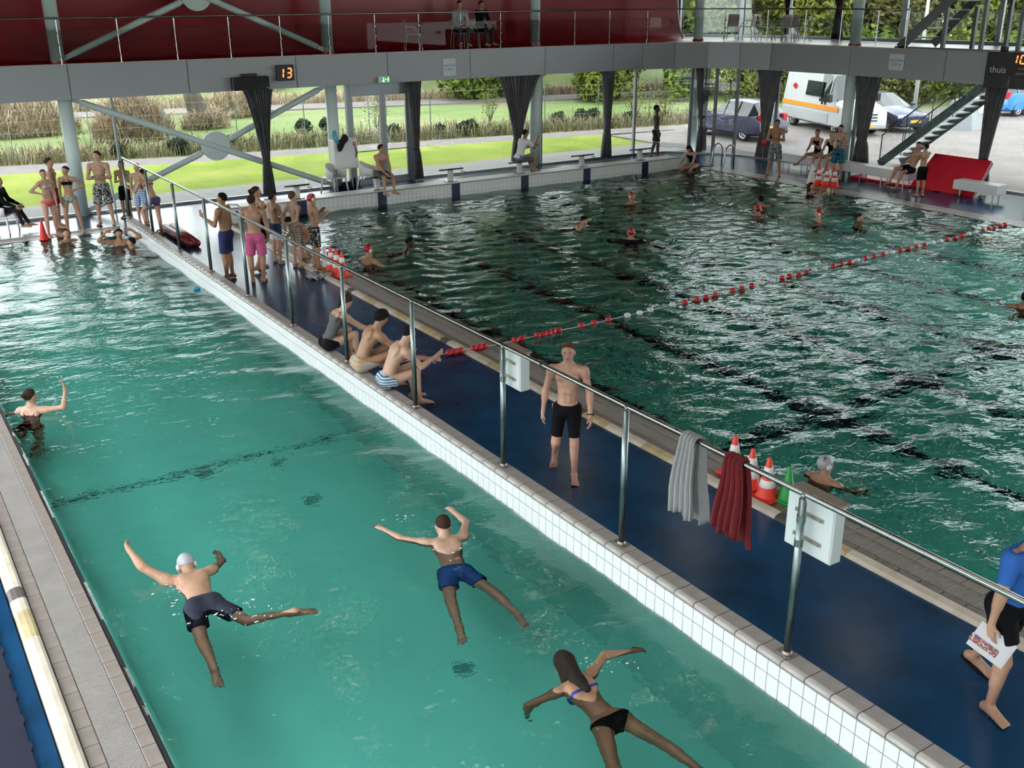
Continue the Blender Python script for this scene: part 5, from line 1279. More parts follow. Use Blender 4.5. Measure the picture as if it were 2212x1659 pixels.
STAND = dict(spine=(0,.01,1), chest=(0,-.03,1), look=(0,1,-.05), armL=((-.16,-.03,-1),(-.05,.16,-1)), armR=((.16,-.03,-1),(.05,.16,-1)), legL=((-.06,.02,-1),(-.01,-.04,-1)), legR=((.06,.02,-1),(.01,-.04,-1)))
def skeleton(H, pose, fem):
    P = dict(STAND); P.update(pose); J = {}
    s, c = nv(P['spine']), nv(P['chest']); tw = P.get('twist', 0.0)
    right = nv(np.cross(P['front'], s)) if 'front' in P else nv(np.array([1,0,0])-s*s[0])
    fr = np.cross(s, right)
    cr = nv(right*math.cos(tw)+fr*math.sin(tw)); cr = nv(cr-c*(cr@c)); cf = np.cross(c, cr)
    J['s'], J['c'], J['r'], J['f'], J['cr'], J['cf'] = s, c, right, fr, cr, cf
    J['pel'] = np.zeros(3); J['wai'] = s*.088*H; J['che'] = J['wai']+nv(s+c)*.115*H; J['nec'] = J['che']+c*.098*H
    hd = nv(P.get('neck', c*.7+np.array([0,0,.6]))); J['hd'] = hd; J['hea'] = J['nec']+hd*.100*H
    sw, hw = (.098 if fem else .108)*H, (.056 if fem else .050)*H
    for sd, sg in (('L',-1),('R',1)):
        ua, fa = nv(P['arm'+sd][0]), nv(P['arm'+sd][1])
        lift = max(0, ua@c)*.05*H
        J['sh'+sd] = J['nec']-c*.022*H+cr*sg*sw+c*lift+cf*.015*H*max(0, ua@cf); J['el'+sd] = J['sh'+sd]+ua*.168*H; J['wr'+sd] = J['el'+sd]+fa*.150*H
        J['hn'+sd] = nv(P.get('hand'+sd, fa)); J['pn'+sd] = P.get('palm'+sd)
        th, sn = nv(P['leg'+sd][0]), nv(P['leg'+sd][1])
        J['hi'+sd] = J['pel']-s*.012*H+right*sg*hw; J['kn'+sd] = J['hi'+sd]+th*.240*H; J['an'+sd] = J['kn'+sd]+sn*.238*H
        ft = P.get('foot'+sd); J['ft'+sd] = nv(ft) if ft is not None else nv(np.array([sg*.12,1,-.02])-sn*0)
    lk = nv(P['look']); hu = hd
    J['lk'] = nv(lk-hu*(lk@hu)*.85); J['hr'] = nv(np.cross(J['lk'], hu)); J['hu'] = nv(np.cross(J['hr'], J['lk']))
    return J
def body_prims(H, J, fem, bulk, near):
    g = {}; B = bulk; s, c = J['s'], J['c']; R1 = np.stack([J['r'], J['f'], s], 1); R2 = np.stack([J['cr'], J['cf'], c], 1)
    W = (.92 if fem else 1.0)*B
    g['pelvis'] = [ELL(J['pel'], R1, np.array([.088 if fem else .077,.063,.070])*H*B, .02*H)]+[ELL(J['hi'+d]-J['f']*.022*H+s*.004*H, R1, np.array([.044,.046,.052])*H*B*(1.08 if fem else 1), .02*H) for d in 'LR']
    g['waist'] = [ELL(J['wai'], R1, np.array([.066 if fem else .071,.050,.090])*H*B, .03*H)]
    g['chest'] = [ELL(J['che'], R2, np.array([.080,.058,.105])*H*W, .03*H), ELL(J['nec']-c*.058*H, R2, np.array([.088,.050,.055])*H*W, .03*H)]
    for sg in (-1,1):
        if fem: g['chest'].append(ELL(J['che']+c*.022*H+J['cf']*.046*H+J['cr']*sg*.038*H, R2, np.array([.036,.034,.034])*H*B, .014*H))
        else: g['chest'].append(ELL(J['che']+c*.034*H+J['cf']*.040*H+J['cr']*sg*.038*H, R2, np.array([.042,.025,.030])*H*B, .010*H))
        g['chest'].append(ELL(J['che']+c*.035*H-J['cf']*.040*H+J['cr']*sg*.045*H, R2, np.array([.035,.020,.050])*H*B, .014*H))
    if not fem: g['waist'] += [ELL(J['wai']+s*(.012+.030*q)*H+J['f']*.040*H+J['r']*sg*.016*H, R1, np.array([.016,.013,.017])*H*B, .006*H) for q in (-1,0,1) for sg in (-1,1)]
    for d in 'LR':
        g['chest'].append(CAP(J['nec']-c*.025*H, J['sh'+d], .036*H*W, .034*H*W, .02*H)); g['chest'].append(CAP(J['nec']+J['hd']*.025*H, (J['nec']*.35+J['sh'+d]*.65), .026*H*B, .022*H*B, .02*H))
        g['uarm'+d] = [CAP(J['sh'+d], J['el'+d], .031*H*W, .0225*H*W, .014*H), ELL(J['sh'+d]*.85+J['el'+d]*.15, np.eye(3), np.array([.034]*3)*H*W, .014*H)]
        g['farm'+d] = [CAP(J['el'+d], J['wr'+d], .0235*H*W, .0150*H*W, .010*H), CAP(J['el'+d]*.85+J['wr'+d]*.15, J['el'+d]*.6+J['wr'+d]*.4, .025*H*W, .021*H*W, .012*H)]
        g['thigh'+d] = [CAP(J['hi'+d], J['kn'+d], .049*H*B, .0315*H*B, .018*H)]
        sn = nv(J['an'+d]-J['kn'+d]); th = nv(J['kn'+d]-J['hi'+d]); bk = -J['ft'+d]; bk = nv(bk-sn*(bk@sn))
        g['shin'+d] = [CAP(J['kn'+d], J['an'+d], .031*H*B, .0190*H*B, .014*H), CAP(J['kn'+d]+sn*.04*H+bk*.010*H, J['kn'+d]+sn*.12*H+bk*.009*H, .029*H*B, .023*H*B, .016*H)]
        f = J['ft'+d]; up = -sn if abs(f@sn) < .9 else bk; up = nv(up-f*(up@f)); si = np.cross(f, up); an = J['an'+d]
        heel = an-up*.018*H-f*.022*H; ball = an-up*.026*H+f*.078*H
        g['foot'+d] = [CAP(an, heel, .020*H, .021*H, .012*H), CAP(heel-up*.002*H, ball+si*.010*H, .019*H, .013*H, .012*H), CAP(an-up*.006*H+f*.01*H, ball-si*.010*H, .020*H, .014*H, .012*H)]
        if near:
            for q in range(5): g['foot'+d].append(CAP(ball+si*(.020-.010*q)*H, ball+si*(.022-.011*q)*H+f*(.036-.003*abs(q-(4 if d == 'L' else 0)))*H-up*.004*H, .0072*H, .0062*H, .004*H))
        else: g['foot'+d] += [CAP(ball+si*.012*H, ball+si*.012*H+f*.030*H, .011*H, .009*H, .008*H), CAP(ball-si*.012*H, ball-si*.012*H+f*.034*H, .012*H, .009*H, .008*H)]
        # hand: palm, four fingers with a knuckle bend, thumb from the side of the palm
        h = J['hn'+d]; w = J['wr'+d]; sg = -1 if d == 'L' else 1
        pn = J['pn'+d]; pn = nv(-J['cr']*sg-.2*J['cf']) if pn is None else nv(pn)
        pn = nv(pn-h*(pn@h)) if abs(pn@h) < .95 else nv(np.cross(h, J['cr'])); ac = np.cross(h, pn)        # ac: across the palm
        ts = 1 if (ac@(J['cf']+np.array([0,0,.3]))) > 0 else -1; ac = ac*ts                                # thumb side forwards
        L = [CAP(w, w+h*.012*H, .0145*H, .0150*H, .006*H)]
        for q in (-1.2,-.4,.4,1.2): L.append(CAP(w+h*.010*H+ac*q*.005*H, w+h*.050*H+ac*q*.0098*H, .0105*H, .0088*H, .007*H))
        cu = .35
        for q, ln in ((-1.5,.80),(-.5,.97),(.5,1.0),(1.5,.90)):
            q = q; a0 = w+h*.050*H+ac*q*.0090*H; d1 = nv(h+pn*cu+ac*q*.04); d2 = nv(h+pn*cu*2.6); a1 = a0+d1*.026*H*ln; a2 = a1+d2*.024*H*ln
            L += [CAP(a0, a1, .0056*H, .0052*H, .0025*H), CAP(a1, a2, .0052*H, .0044*H, .003*H)]
        t0 = w+h*.014*H+ac*.012*H; t1 = t0+nv(h*.8+ac*.75+pn*.35)*.026*H; t2 = t1+nv(h+ac*.25+pn*.4)*.022*H
        L += [CAP(t0, t1, .0075*H, .0062*H, .005*H), CAP(t1, t2, .0062*H, .0050*H, .003*H)]
        g['hand'+d] = L
    # head
    hc, lk, hr, hu = J['hea'], J['lk'], J['hr'], J['hu']; RH = np.stack([hr, lk, hu], 1); J['RH'] = RH
    g['head'] = [CAP(J['nec']-J['hd']*.01*H, hc-hu*.025*H-lk*.006*H, .031*H*(.88 if fem else 1), .029*H*(.88 if fem else 1), .014*H),
                 ELL(hc+hu*.014*H-lk*.006*H, RH, np.array([.0425,.0535,.050])*H, .012*H), ELL(hc-hu*.016*H+lk*.012*H, RH, np.array([.035,.039,.050])*H, .016*H),
                 ELL(hc-hu*.049*H+lk*.028*H, RH, np.array([.017,.014,.013])*H, .012*H),                                                       # chin
                 CAP(hc+hu*.002*H+lk*.047*H, hc-hu*.017*H+lk*.057*H, .0045*H, .0075*H, .006*H),                                                # nose
                 ELL(hc+hu*.010*H+lk*.042*H, RH, np.array([.030,.010,.006])*H, .008*H),                                                        # brow
                 ELL(hc-hu*.030*H+lk*.046*H, RH, np.array([.014,.008,.0065])*H, .004*H)]                                                       # lips
    for sg in (-1,1):
        g['head'].append(ELL(hc-hu*.004*H+hr*sg*.043*H-lk*.004*H, RH, np.array([.0055,.012,.017])*H, .004*H))
        g['head'].append(ELL(hc-hu*.012*H+lk*.036*H+hr*sg*.020*H, RH, np.array([.014,.010,.012])*H, .010*H))                                  # cheek
    return g
NP = [0]
def person(label, at_p, face, H, pose=None, skin=None, hair='short', hairm=None, wear=(), fem=False, bulk=1.0, res=.0125, seat=None, neck_z=None, pel=None, anchor='feet', category='person', group=None, far_hand=True):
    """at_p: world point under the figure; face: world heading in degrees the figure faces; seat / neck_z / pel fix the height instead of the feet"""
    pose = pose or {}
    J = skeleton(H, pose, fem); near = res < .009
    g = body_prims(H, J, fem, bulk, near)
    body = [p for k in g for p in g[k] if not k.startswith('hand')]
    allp = [p for k in g for p in g[k]]
    if anchor == 'feet': c2 = (J['anL']+J['anR'])/2
    elif anchor == 'head': c2 = J['hea']
    elif anchor in ('footL','footR'): c2 = J['an'+anchor[-1]]
    else: c2 = J['pel']
    lo, hi = bounds(allp)
    zlow = min(min(p['a'][2]-p['ra'], p['b'][2]-p['rb']) for k in ('footL','footR') for p in g[k])
    if seat is not None: dz = seat+.066*H*bulk
    elif neck_z is not None: dz = neck_z-J['nec'][2]
    elif pel is not None: dz = pel
    else: dz = at_p[2]-zlow
    rz = math.radians(face-90); ca, sa = math.cos(rz), math.sin(rz)
    ox, oy = at_p[0]-(c2[0]*ca-c2[1]*sa), at_p[1]-(c2[0]*sa+c2[1]*ca)
    root = empty('person', (ox, oy, dz), rz, label=label, category=category)
    if group: root['group'] = group
    F = Field(*bounds(body), res)
    for p in body: F.add(p)
    if near:
        for k in ('handL','handR'):
            pass
    hf = []
    if near:
        F2 = Field(*bounds(allp), res)
        for p in allp: F2.add(p)
        bo = to_obj('body', F2, skin, root)
    else:
        bo = to_obj('body', F, skin, root)
        V0 = []
        # hands carry finer fingers: merged into the same mesh
        bmz = bmesh.new(); bmz.from_mesh(bo.data)
        for k in ('handL','handR'):
            Fh = Field(*bounds(g[k]), .0058*H/1.75)
            for p in g[k]: Fh.add(p)
            r = Fh.mesh()
            if r:
                vs = [bmz.verts.new(q) for q in r[0]]
                for f in r[1]:
                    try: nf = bmz.faces.new([vs[i] for i in f]); nf.smooth = True
                    except ValueError: pass
        bmz.to_mesh(bo.data); bmz.free()
    hc, lk, hr, hu = J['hea'], J['lk'], J['hr'], J['hu']; RH = J['RH']
    # eyes, brows
    if hair != 'covered':
        eb = MB()
        for sg in (-1,1):
            e = hc+hu*.001*H+lk*.0455*H+hr*sg*.0165*H; eb.ball(e, (.0048*H,)*3, 8, 6)
        eb.build('eyes', mat('eye_dark', (.02,.015,.012), .2), root, smooth=True)
        if near:
            bb = MB()
            for sg in (-1,1): bb.tube([hc+hu*.0125*H+lk*.0495*H+hr*sg*.008*H, hc+hu*.0155*H+lk*.049*H+hr*sg*.017*H, hc+hu*.0125*H+lk*.0445*H+hr*sg*.027*H], [.0022*H,.0026*H,.0012*H], 6)
            bb.build('eyebrows', hairm, root, smooth=True)
            lb = MB(); lb.tube([hc-hu*.0300*H+lk*.0485*H-hr*.013*H, hc-hu*.0285*H+lk*.0545*H, hc-hu*.0300*H+lk*.0485*H+hr*.013*H], [.002*H,.0034*H,.002*H], 6); lb.build('lips', mat('lips', (.40,.12,.10), .4), root, smooth=True)
    cc = hc+hu*.016*H-lk*.006*H
    hres = min(res, .009)
    def hair_field(rad, cut_n, cut_o, extra=(), noise=.0):
        ps = [ELL(cc, RH, np.array(rad)*H, .01*H)]
        f = Field(*bounds(ps+list(extra)), hres); f.add(ps[0])
        if noise:
            x, y, z = f.axes(); f.d = f.d+(noise*H*(np.sin(x*210)[:,None,None]*np.sin(y*190+1)[None,:,None]+np.sin(z*230+2)[None,None,:]*np.sin(x*160)[:,None,None])).astype(np.float32)
        x, y, z = f.axes(); jag = (.0022*H*(np.sin(x*330+1)[:,None,None]+np.sin(y*310)[None,:,None]*np.sin(z*280)[None,None,:])) if noise else 0
        f.d = np.maximum(f.d, -f.plane(cc+cut_o, cut_n)+jag).astype(np.float32)
        for p in extra: f.add(p)
        return f
    if hair in ('short','long','pony','bun','curly','balding'):
        rad = dict(short=(.0458,.0572,.0556), long=(.0490,.0600,.0570), pony=(.0455,.0570,.0540), bun=(.0455,.0570,.0540), curly=(.0530,.0630,.0640), balding=(.0445,.0560,.0520))[hair]
        n_ = nv(hu*.70-lk*.72) if hair != 'balding' else nv(hu*.35-lk*.94)
        ex = []
        if hair == 'long': ex = [CAP(cc-lk*.030*H-hu*.01*H, J['nec']-J['cf']*.042*H-J['c']*.04*H, .040*H, .034*H, .02*H), CAP(J['nec']-J['cf']*.042*H-J['c']*.04*H, J['che']-J['cf']*.066*H, .036*H, .018*H, .02*H)]+[CAP(cc+hr*sg*.034*H-lk*.012*H, J['nec']+hr*sg*.045*H, .020*H, .016*H, .02*H) for sg in (-1,1)]
        if hair == 'pony': ex = [CAP(cc-lk*.050*H+hu*.012*H, cc-lk*.070*H, .014*H, .016*H, .01*H), CAP(cc-lk*.070*H, J['nec']-J['cf']*.05*H+J['c']*.02*H, .018*H, .008*H, .01*H)]
        if hair == 'bun': ex = [ELL(cc-lk*.062*H+hu*.01*H, RH, np.array([.022,.020,.022])*H, .01*H)]
        to_obj('hair', hair_field(rad, n_, -n_*.006*H+hu*.0, ex, .0036 if hair == 'curly' else .0014), hairm, root)
    elif hair.startswith('cap'):
        n_ = nv(hu*.80-lk*.60); cm_ = {'capred': mat('cap_red', (.42,.012,.018), .35), 'capgrey': mat('cap_grey', (.40,.41,.43), .35)}[hair.split('_')[0]]
        co = to_obj('swim_cap', hair_field((.0475,.0585,.0560), n_, -n_*.012*H), cm_, root)
        for sg in (-1,1):
            eg = MB().ball((0,0,0), (.010*H,.020*H,.021*H), 12, 8); M_ = np.eye(4); M_[:3,:3] = RH; q = hc+hr*sg*.046*H-hu*.002*H
            eg.v = [tuple(q+RH@np.array(p)) for p in eg.v]; eg.build('ear_guard', mat('ear_guard', (.72,.72,.72), .4), co, smooth=True)
            st_ = [q-hu*.015*H+lk*.004*H, q-hu*.035*H+lk*.012*H, hc-hu*.062*H+lk*.012*H]
            MB().tube([tuple(a) for a in st_], .0018*H, 5).build('chin_strap', mat('ear_guard', (.72,.72,.72), .4), co)
        if '_' in hair:
            num = hair.split('_')[1]; nm = MATS.get('cap_num_w') or mat('cap_num_w', (.8,.8,.8), .5); nm2 = mat('cap_num_k', (.01,.01,.01), .5)
            dirn = nv(-lk*.55+hr*.55+hu*.62) if hair.startswith('capgrey') else nv(-lk*.35-hr*.2*0+hr*.55+hu*.70)
            o3 = cc+dirn*.0575*H; x3 = nv(np.cross(hu, dirn)); y3 = np.cross(dirn, x3)
            text(num, .040*H, Matrix(((x3[0],y3[0],dirn[0],o3[0]),(x3[1],y3[1],dirn[1],o3[1]),(x3[2],y3[2],dirn[2],o3[2]),(0,0,0,1))), nm2 if hair.startswith('capgrey') else nm, co, 'cap_number', ext=.003, bold=True)
    # clothes
    s, c = J['s'], J['c']
    for w in wear:
        kind, m = w[0], w[1]; o = dict(w[2]) if len(w) > 2 else {}
        if kind in ('shorts','trunks','pants'):
            off = o.get('off', .012 if kind == 'shorts' else .005)*H/1.7; t = o.get('hem', .72); fl = o.get('flare', 1.12 if kind == 'shorts' else 1.0)
            ps = g['pelvis']; th = []
            for d in 'LR':
                e = J['hi'+d]+(J['kn'+d]-J['hi'+d])*min(t, 1.0); r1 = (.049+(.0315-.049)*min(t,1.0))*H*bulk
                th.append((CAP(J['hi'+d], e+nv(e-J['hi'+d])*.03, .050*H*bulk, r1*fl, .02*H), e, nv(e-J['hi'+d]), d))
            allq = ps+[q[0] for q in th]+([p for d in 'LR' for p in g['shin'+d]] if kind == 'pants' else [])
            f = Field(*bounds(allq, .03), res); f.d[:] = .5
            for q, e, dn, d in th:
                f1 = Field.__new__(Field); f1.lo, f1.h, f1.n = f.lo, f.h, f.n; f1.d = np.full(f.n, .5, np.float32); f1.add(q, off)
                if kind != 'pants': f1.d = np.maximum(f1.d, f1.plane(e, dn)).astype(np.float32)
                f.blend((slice(None),)*3, f1.d, .01*H)
                if kind == 'pants':
                    for p in g['shin'+d][:1]: f.add(p, off+.004)
            for p in ps: f.add(p, off)
            f.d = np.maximum(f.d, f.plane(J['pel']+s*o.get('waist', .045)*H, s)).astype(np.float32)
            to_obj(o.get('name', 'swim_shorts' if kind != 'pants' else 'trousers'), f, m, root)
        elif kind == 'brief':
            f = Field(*bounds(g['pelvis']+g['thighL']+g['thighR'], .02), res)
            for p in g['pelvis']+g['thighL']+g['thighR']: f.add(p, .005)
            D = np.maximum(f.d, f.plane(J['pel']+s*o.get('waist', .022)*H, s))
            for d, sg in (('L',-1),('R',1)): D = np.maximum(D, f.plane(J['hi'+d]-s*.022*H+J['r']*sg*.012*H, nv(-s*.75+J['r']*sg*.66)))
            f.d = D.astype(np.float32); to_obj('bikini_bottom', f, m, root)
        elif kind in ('bikini','suit','shirt'):
            tor = g['pelvis']+g['waist']+g['chest'] if kind != 'bikini' else g['chest']+g['waist']
            if kind == 'shirt': tor = tor+g['uarmL']+g['uarmR']+(g['farmL']+g['farmR'] if o.get('long') else [])
            f = Field(*bounds(tor, .03), res); off = o.get('off', .004 if kind != 'shirt' else .014)
            for p in tor: f.add(p, off)
            D = f.d
            if kind == 'bikini':
                D = np.maximum(D, f.plane(J['che']+c*.046*H, c)); D = np.maximum(D, -f.plane(J['che']-c*.002*H, c))
                bk_ = f.plane(J['che'], J['cf']); thin = np.maximum(np.maximum(f.plane(J['che']+c*.022*H, c), -f.plane(J['che']+c*.006*H, c)), bk_)
                D = np.where(bk_ > .02*H, D, np.maximum(D, thin))
                f.d = D.astype(np.float32); bo_ = to_obj('bikini_top', f, m, root)
                for sg in (-1,1): MB().tube([tuple(J['che']+c*.04*H+J['cf']*.070*H+J['cr']*sg*.036*H), tuple(J['nec']-c*.02*H+J['cf']*.045*H+J['cr']*sg*.036*H), tuple(J['nec']+c*.012*H+J['cr']*sg*.030*H), tuple(J['nec']+c*.004*H-J['cf']*.030*H)], .0028*H, 6).build('strap', m, bo_)
            elif kind == 'suit':
                D = np.maximum(D, f.plane(J['che']+c*.052*H-J['cf']*.0, nv(c-J['cf']*.30)))
                for d, sg in (('L',-1),('R',1)):
                    if not o.get('legs'): D = np.maximum(D, f.plane(J['hi'+d]-s*.024*H+J['r']*sg*.012*H, nv(-s*.75+J['r']*sg*.66)))
                    D = np.maximum(D, f.plane(J['sh'+d]*1.0-J['cr']*sg*.030*H, J['cr']*sg)) if False else D
                f.d = D.astype(np.float32); bo_ = to_obj('swimsuit', f, m, root)
                for sg in (-1,1): MB().tube([tuple(J['che']+c*.04*H+J['cf']*.066*H+J['cr']*sg*.04*H), tuple(J['nec']-c*.018*H+J['cf']*.046*H+J['cr']*sg*.05*H), tuple(J['nec']+c*.014*H+J['cr']*sg*.052*H), tuple(J['nec']-c*.03*H-J['cf']*.050*H+J['cr']*sg*.045*H), tuple(J['che']+c*.03*H-J['cf']*.062*H+J['cr']*sg*.03*H)], .006*H, 6).build('strap', m, bo_, smooth=True)
            else:
                D = np.maximum(D, -f.plane(J['pel']+s*o.get('hem', -.02)*H, s)); D = np.maximum(D, f.plane(J['nec']+c*.012*H, c))
                for d in 'LR':
                    a, e = J['sh'+d], J['el'+d]
                    if o.get('long'): continue
                    dn = nv(e-a); near_arm = np.maximum(f.plane(a+dn*o.get('sleeve', .11)*H, dn), -f.plane(J['che']+J['cr']*(-1 if d == 'L' else 1)*.085*H, J['cr']*(-1 if d == 'L' else 1))*0+f.plane(a+dn*o.get('sleeve', .11)*H, dn))
                    # cut only round the arm itself
                    x, y, z = f.axes(); t_ = f.plane(a, dn); rad = np.sqrt(np.maximum(((x-a[0])**2)[:,None,None]+((y-a[1])**2)[None,:,None]+((z-a[2])**2)[None,None,:]-t_*t_, 0))
                    D = np.where((rad < .048*H) & (t_ > .02*H), np.maximum(D, near_arm), D)
                f.d = D.astype(np.float32); to_obj(o.get('name', 'shirt'), f, m, root)
    NP[0] += 1
    return root, J
def world_pt(root, q):
    a = root.rotation_euler[2]; return Vector((root.location[0]+q[0]*math.cos(a)-q[1]*math.sin(a), root.location[1]+q[0]*math.sin(a)+q[1]*math.cos(a), root.location[2]+q[2]))
def project(P):
    q = np.asarray(P, float)-np.array([0,0,CAMZ]); z = q@_fw; return IMG_W/2+FOC*(q@_r2)/z, IMG_H/2-FOC*(q@_u2)/z
def tall(p, v):
    "height of an upright thing standing at p whose top shows at pixel row v"
    lo, hi = .3, 2.6
    for _ in range(40):
        m = (lo+hi)/2
        if project((p[0], p[1], p[2]+m))[1] > v: lo = m
        else: hi = m
    return lo
def facing(p, a):
    "world heading for a figure at p turned a degrees from facing the viewer (+90: towards the right of the view)"
    return math.degrees(math.atan2(-p[1], -p[0]))+a
# ------------------------------------------------------------------ skin, hair and cloth
def skin_mat(n, c): return mat('skin_'+n, c, .48, var=.07, vscale=14, col2=tuple(min(1, q*1.08) for q in c), spec=.35)
SK = [skin_mat('fair', (.50,.31,.22)), skin_mat('light', (.45,.26,.17)), skin_mat('tan', (.36,.20,.12)), skin_mat('rosy', (.52,.29,.21)), skin_mat('olive', (.30,.165,.09)), skin_mat('deep', (.075,.042,.027))]
HB, HK, HL, HR_ = [mat('hair_'+n, c, .75, spec=.15, bump=.6, bscale=180, var=.3, vscale=60) for n, c in (('brown',(.040,.023,.014)),('black',(.009,.007,.007)),('blond',(.22,.14,.07)),('ginger',(.12,.055,.025)))]
def pattern(name, kind, cols, scale, rough=.85, rot=(0,0,0)):
    if name in MATS: return MATS[name]
    m = bpy.data.materials.new(name); m.use_nodes = True; N = m.node_tree.nodes; L = m.node_tree.links; b = N['Principled BSDF']; b.inputs['Roughness'].default_value = rough
    tc = N.new('ShaderNodeTexCoord'); mp = N.new('ShaderNodeMapping'); mp.inputs['Rotation'].default_value = rot; L.new(tc.outputs['Object'], mp.inputs['Vector'])
    def ramp(src, cols):
        r = N.new('ShaderNodeValToRGB'); r.color_ramp.interpolation = 'CONSTANT'; n = len(cols)
        while len(r.color_ramp.elements) < n: r.color_ramp.elements.new(.5)
        for i, c in enumerate(cols): r.color_ramp.elements[i].position = i/n; r.color_ramp.elements[i].color = (*c, 1)
        L.new(src, r.inputs['Fac']); return r.outputs['Color']
    def wave(ax):
        w = N.new('ShaderNodeTexWave'); w.wave_type = 'BANDS'; w.bands_direction = ax; w.inputs['Scale'].default_value = scale; w.inputs['Distortion'].default_value = .3; L.new(mp.outputs['Vector'], w.inputs['Vector']); return w.outputs['Fac']
    if kind == 'stripe': out = ramp(wave('Z'), cols)
    elif kind == 'plaid':
        a, c = ramp(wave('Z'), cols[:2]), ramp(wave('X'), cols[2:4]); x = N.new('ShaderNodeMix'); x.data_type = 'RGBA'; x.inputs[0].default_value = .5; L.new(a, x.inputs[6]); L.new(c, x.inputs[7]); out = x.outputs[2]
    elif kind == 'swirl':
        w = N.new('ShaderNodeTexWave'); w.bands_direction = 'Z'; w.inputs['Scale'].default_value = scale; w.inputs['Distortion'].default_value = 6; w.inputs['Detail Scale'].default_value = 1.2; L.new(mp.outputs['Vector'], w.inputs['Vector']); out = ramp(w.outputs['Fac'], cols)
    else:
        nz = N.new('ShaderNodeTexNoise'); nz.inputs['Scale'].default_value = scale; nz.inputs['Detail'].default_value = 2; L.new(mp.outputs['Vector'], nz.inputs['Vector'])
        cr_ = N.new('ShaderNodeMapRange'); cr_.inputs[1].default_value = .33; cr_.inputs[2].default_value = .67; L.new(nz.outputs['Fac'], cr_.inputs[0]); out = ramp(cr_.outputs[0], cols)
    L.new(out, b.inputs['Base Color']); MATS[name] = m; return m
C_BLK = mat('cloth_black', (.006,.006,.008), .85, spec=.12); C_NAVY = mat('cloth_navy', (.010,.014,.085), .8); C_PINK = pattern('cloth_pink', 'blotch', [(.42,.07,.17),(.50,.10,.22)], 60)
C_GREY = mat('cloth_grey_suit', (.085,.085,.09), .8, bump=.4, bscale=150); C_WHITE = mat('cloth_white', (.70,.70,.69), .85, bump=.15, bscale=25); C_BLUE = mat('cloth_blue', (.02,.115,.42), .85, bump=.15, bscale=25)
C_RBLUE = mat('cloth_royal', (.012,.10,.38), .7); C_MAROON = mat('cloth_maroon', (.09,.01,.02), .8); C_CORAL = mat('cloth_coral', (.72,.10,.11), .7); C_PURPLE = mat('cloth_purple', (.07,.05,.16), .75); C_SAND = mat('cloth_pale', (.42,.42,.36), .8)
P_BW = pattern('print_black_white', 'blotch', [(.008,.008,.01),(.45,.45,.44),(.012,.012,.013)], 16); P_CAMO = pattern('print_camo', 'blotch', [(.02,.025,.028),(.30,.31,.29),(.05,.09,.10),(.38,.38,.35)], 15)
P_BPLAID = pattern('print_blue_plaid', 'plaid', [(.62,.66,.70),(.03,.16,.48),(.66,.70,.72),(.08,.26,.55)], 5.5); P_TPLAID = pattern('print_tan_plaid', 'plaid', [(.40,.34,.22),(.10,.05,.035),(.42,.38,.28),(.08,.10,.05)], 6)
P_TEAL = pattern('print_teal_waves', 'swirl', [(.012,.03,.06),(.01,.20,.28),(.05,.34,.30),(.01,.05,.16)], 3.0); P_STRIPE = pattern('print_stripes', 'stripe', [(.55,.60,.64),(.05,.13,.24)], 9); P_ORANGE = pattern('print_orange_plaid', 'plaid', [(.50,.26,.06),(.42,.40,.36),(.30,.36,.42),(.55,.30,.10)], 5)
P_GREEN = pattern('print_green_bikini', 'blotch', [(.02,.18,.12),(.45,.55,.45),(.03,.26,.20)], 22); P_DPLAID = pattern('print_dark_plaid', 'plaid', [(.05,.07,.14),(.30,.32,.38),(.03,.04,.09),(.16,.18,.26)], 8); P_STAR = pattern('print_black_stars', 'blotch', [(.008,.008,.010),(.008,.008,.010),(.008,.008,.010),(.40,.40,.40)], 20); P_DGREEN = pattern('print_dark_green', 'blotch', [(.008,.010,.012),(.02,.06,.10),(.10,.13,.03),(.008,.010,.012)], 14)
CROSS = dict(armL=((-.22,.28,-1),(.95,.45,.18)), armR=((.22,.30,-1),(-.95,.55,.05)), handL=(1,.1,.1), handR=(-1,.1,.1))
SIT = dict(spine=(0,.10,1), chest=(0,.12,1), legL=((-.12,1,.0),(-.02,.10,-1)), legR=((.12,1,.0),(.02,.10,-1)), armL=((-.12,.40,-1),(.12,.9,-.5)), armR=((.12,.40,-1),(-.12,.9,-.5)))
TREAD = dict(armL=((-.85,.45,-.25),(-.35,.85,-.1)), armR=((.85,.45,-.25),(.35,.85,-.1)), legL=((-.25,.35,-1),(-.1,-.3,-1)), legR=((.25,.3,-1),(.1,-.35,-1)))
def up(u, v, hv, z=0.0):
    p = at(u, v, z); return p, tall(p, hv)*1.0
G1, G2, G3, G4, G5 = 'bathers on the deck by the first column', 'bathers standing on the walkway', 'bathers on the right-hand deck', 'swimmers in the deep pool', 'swimmers in the training pool'

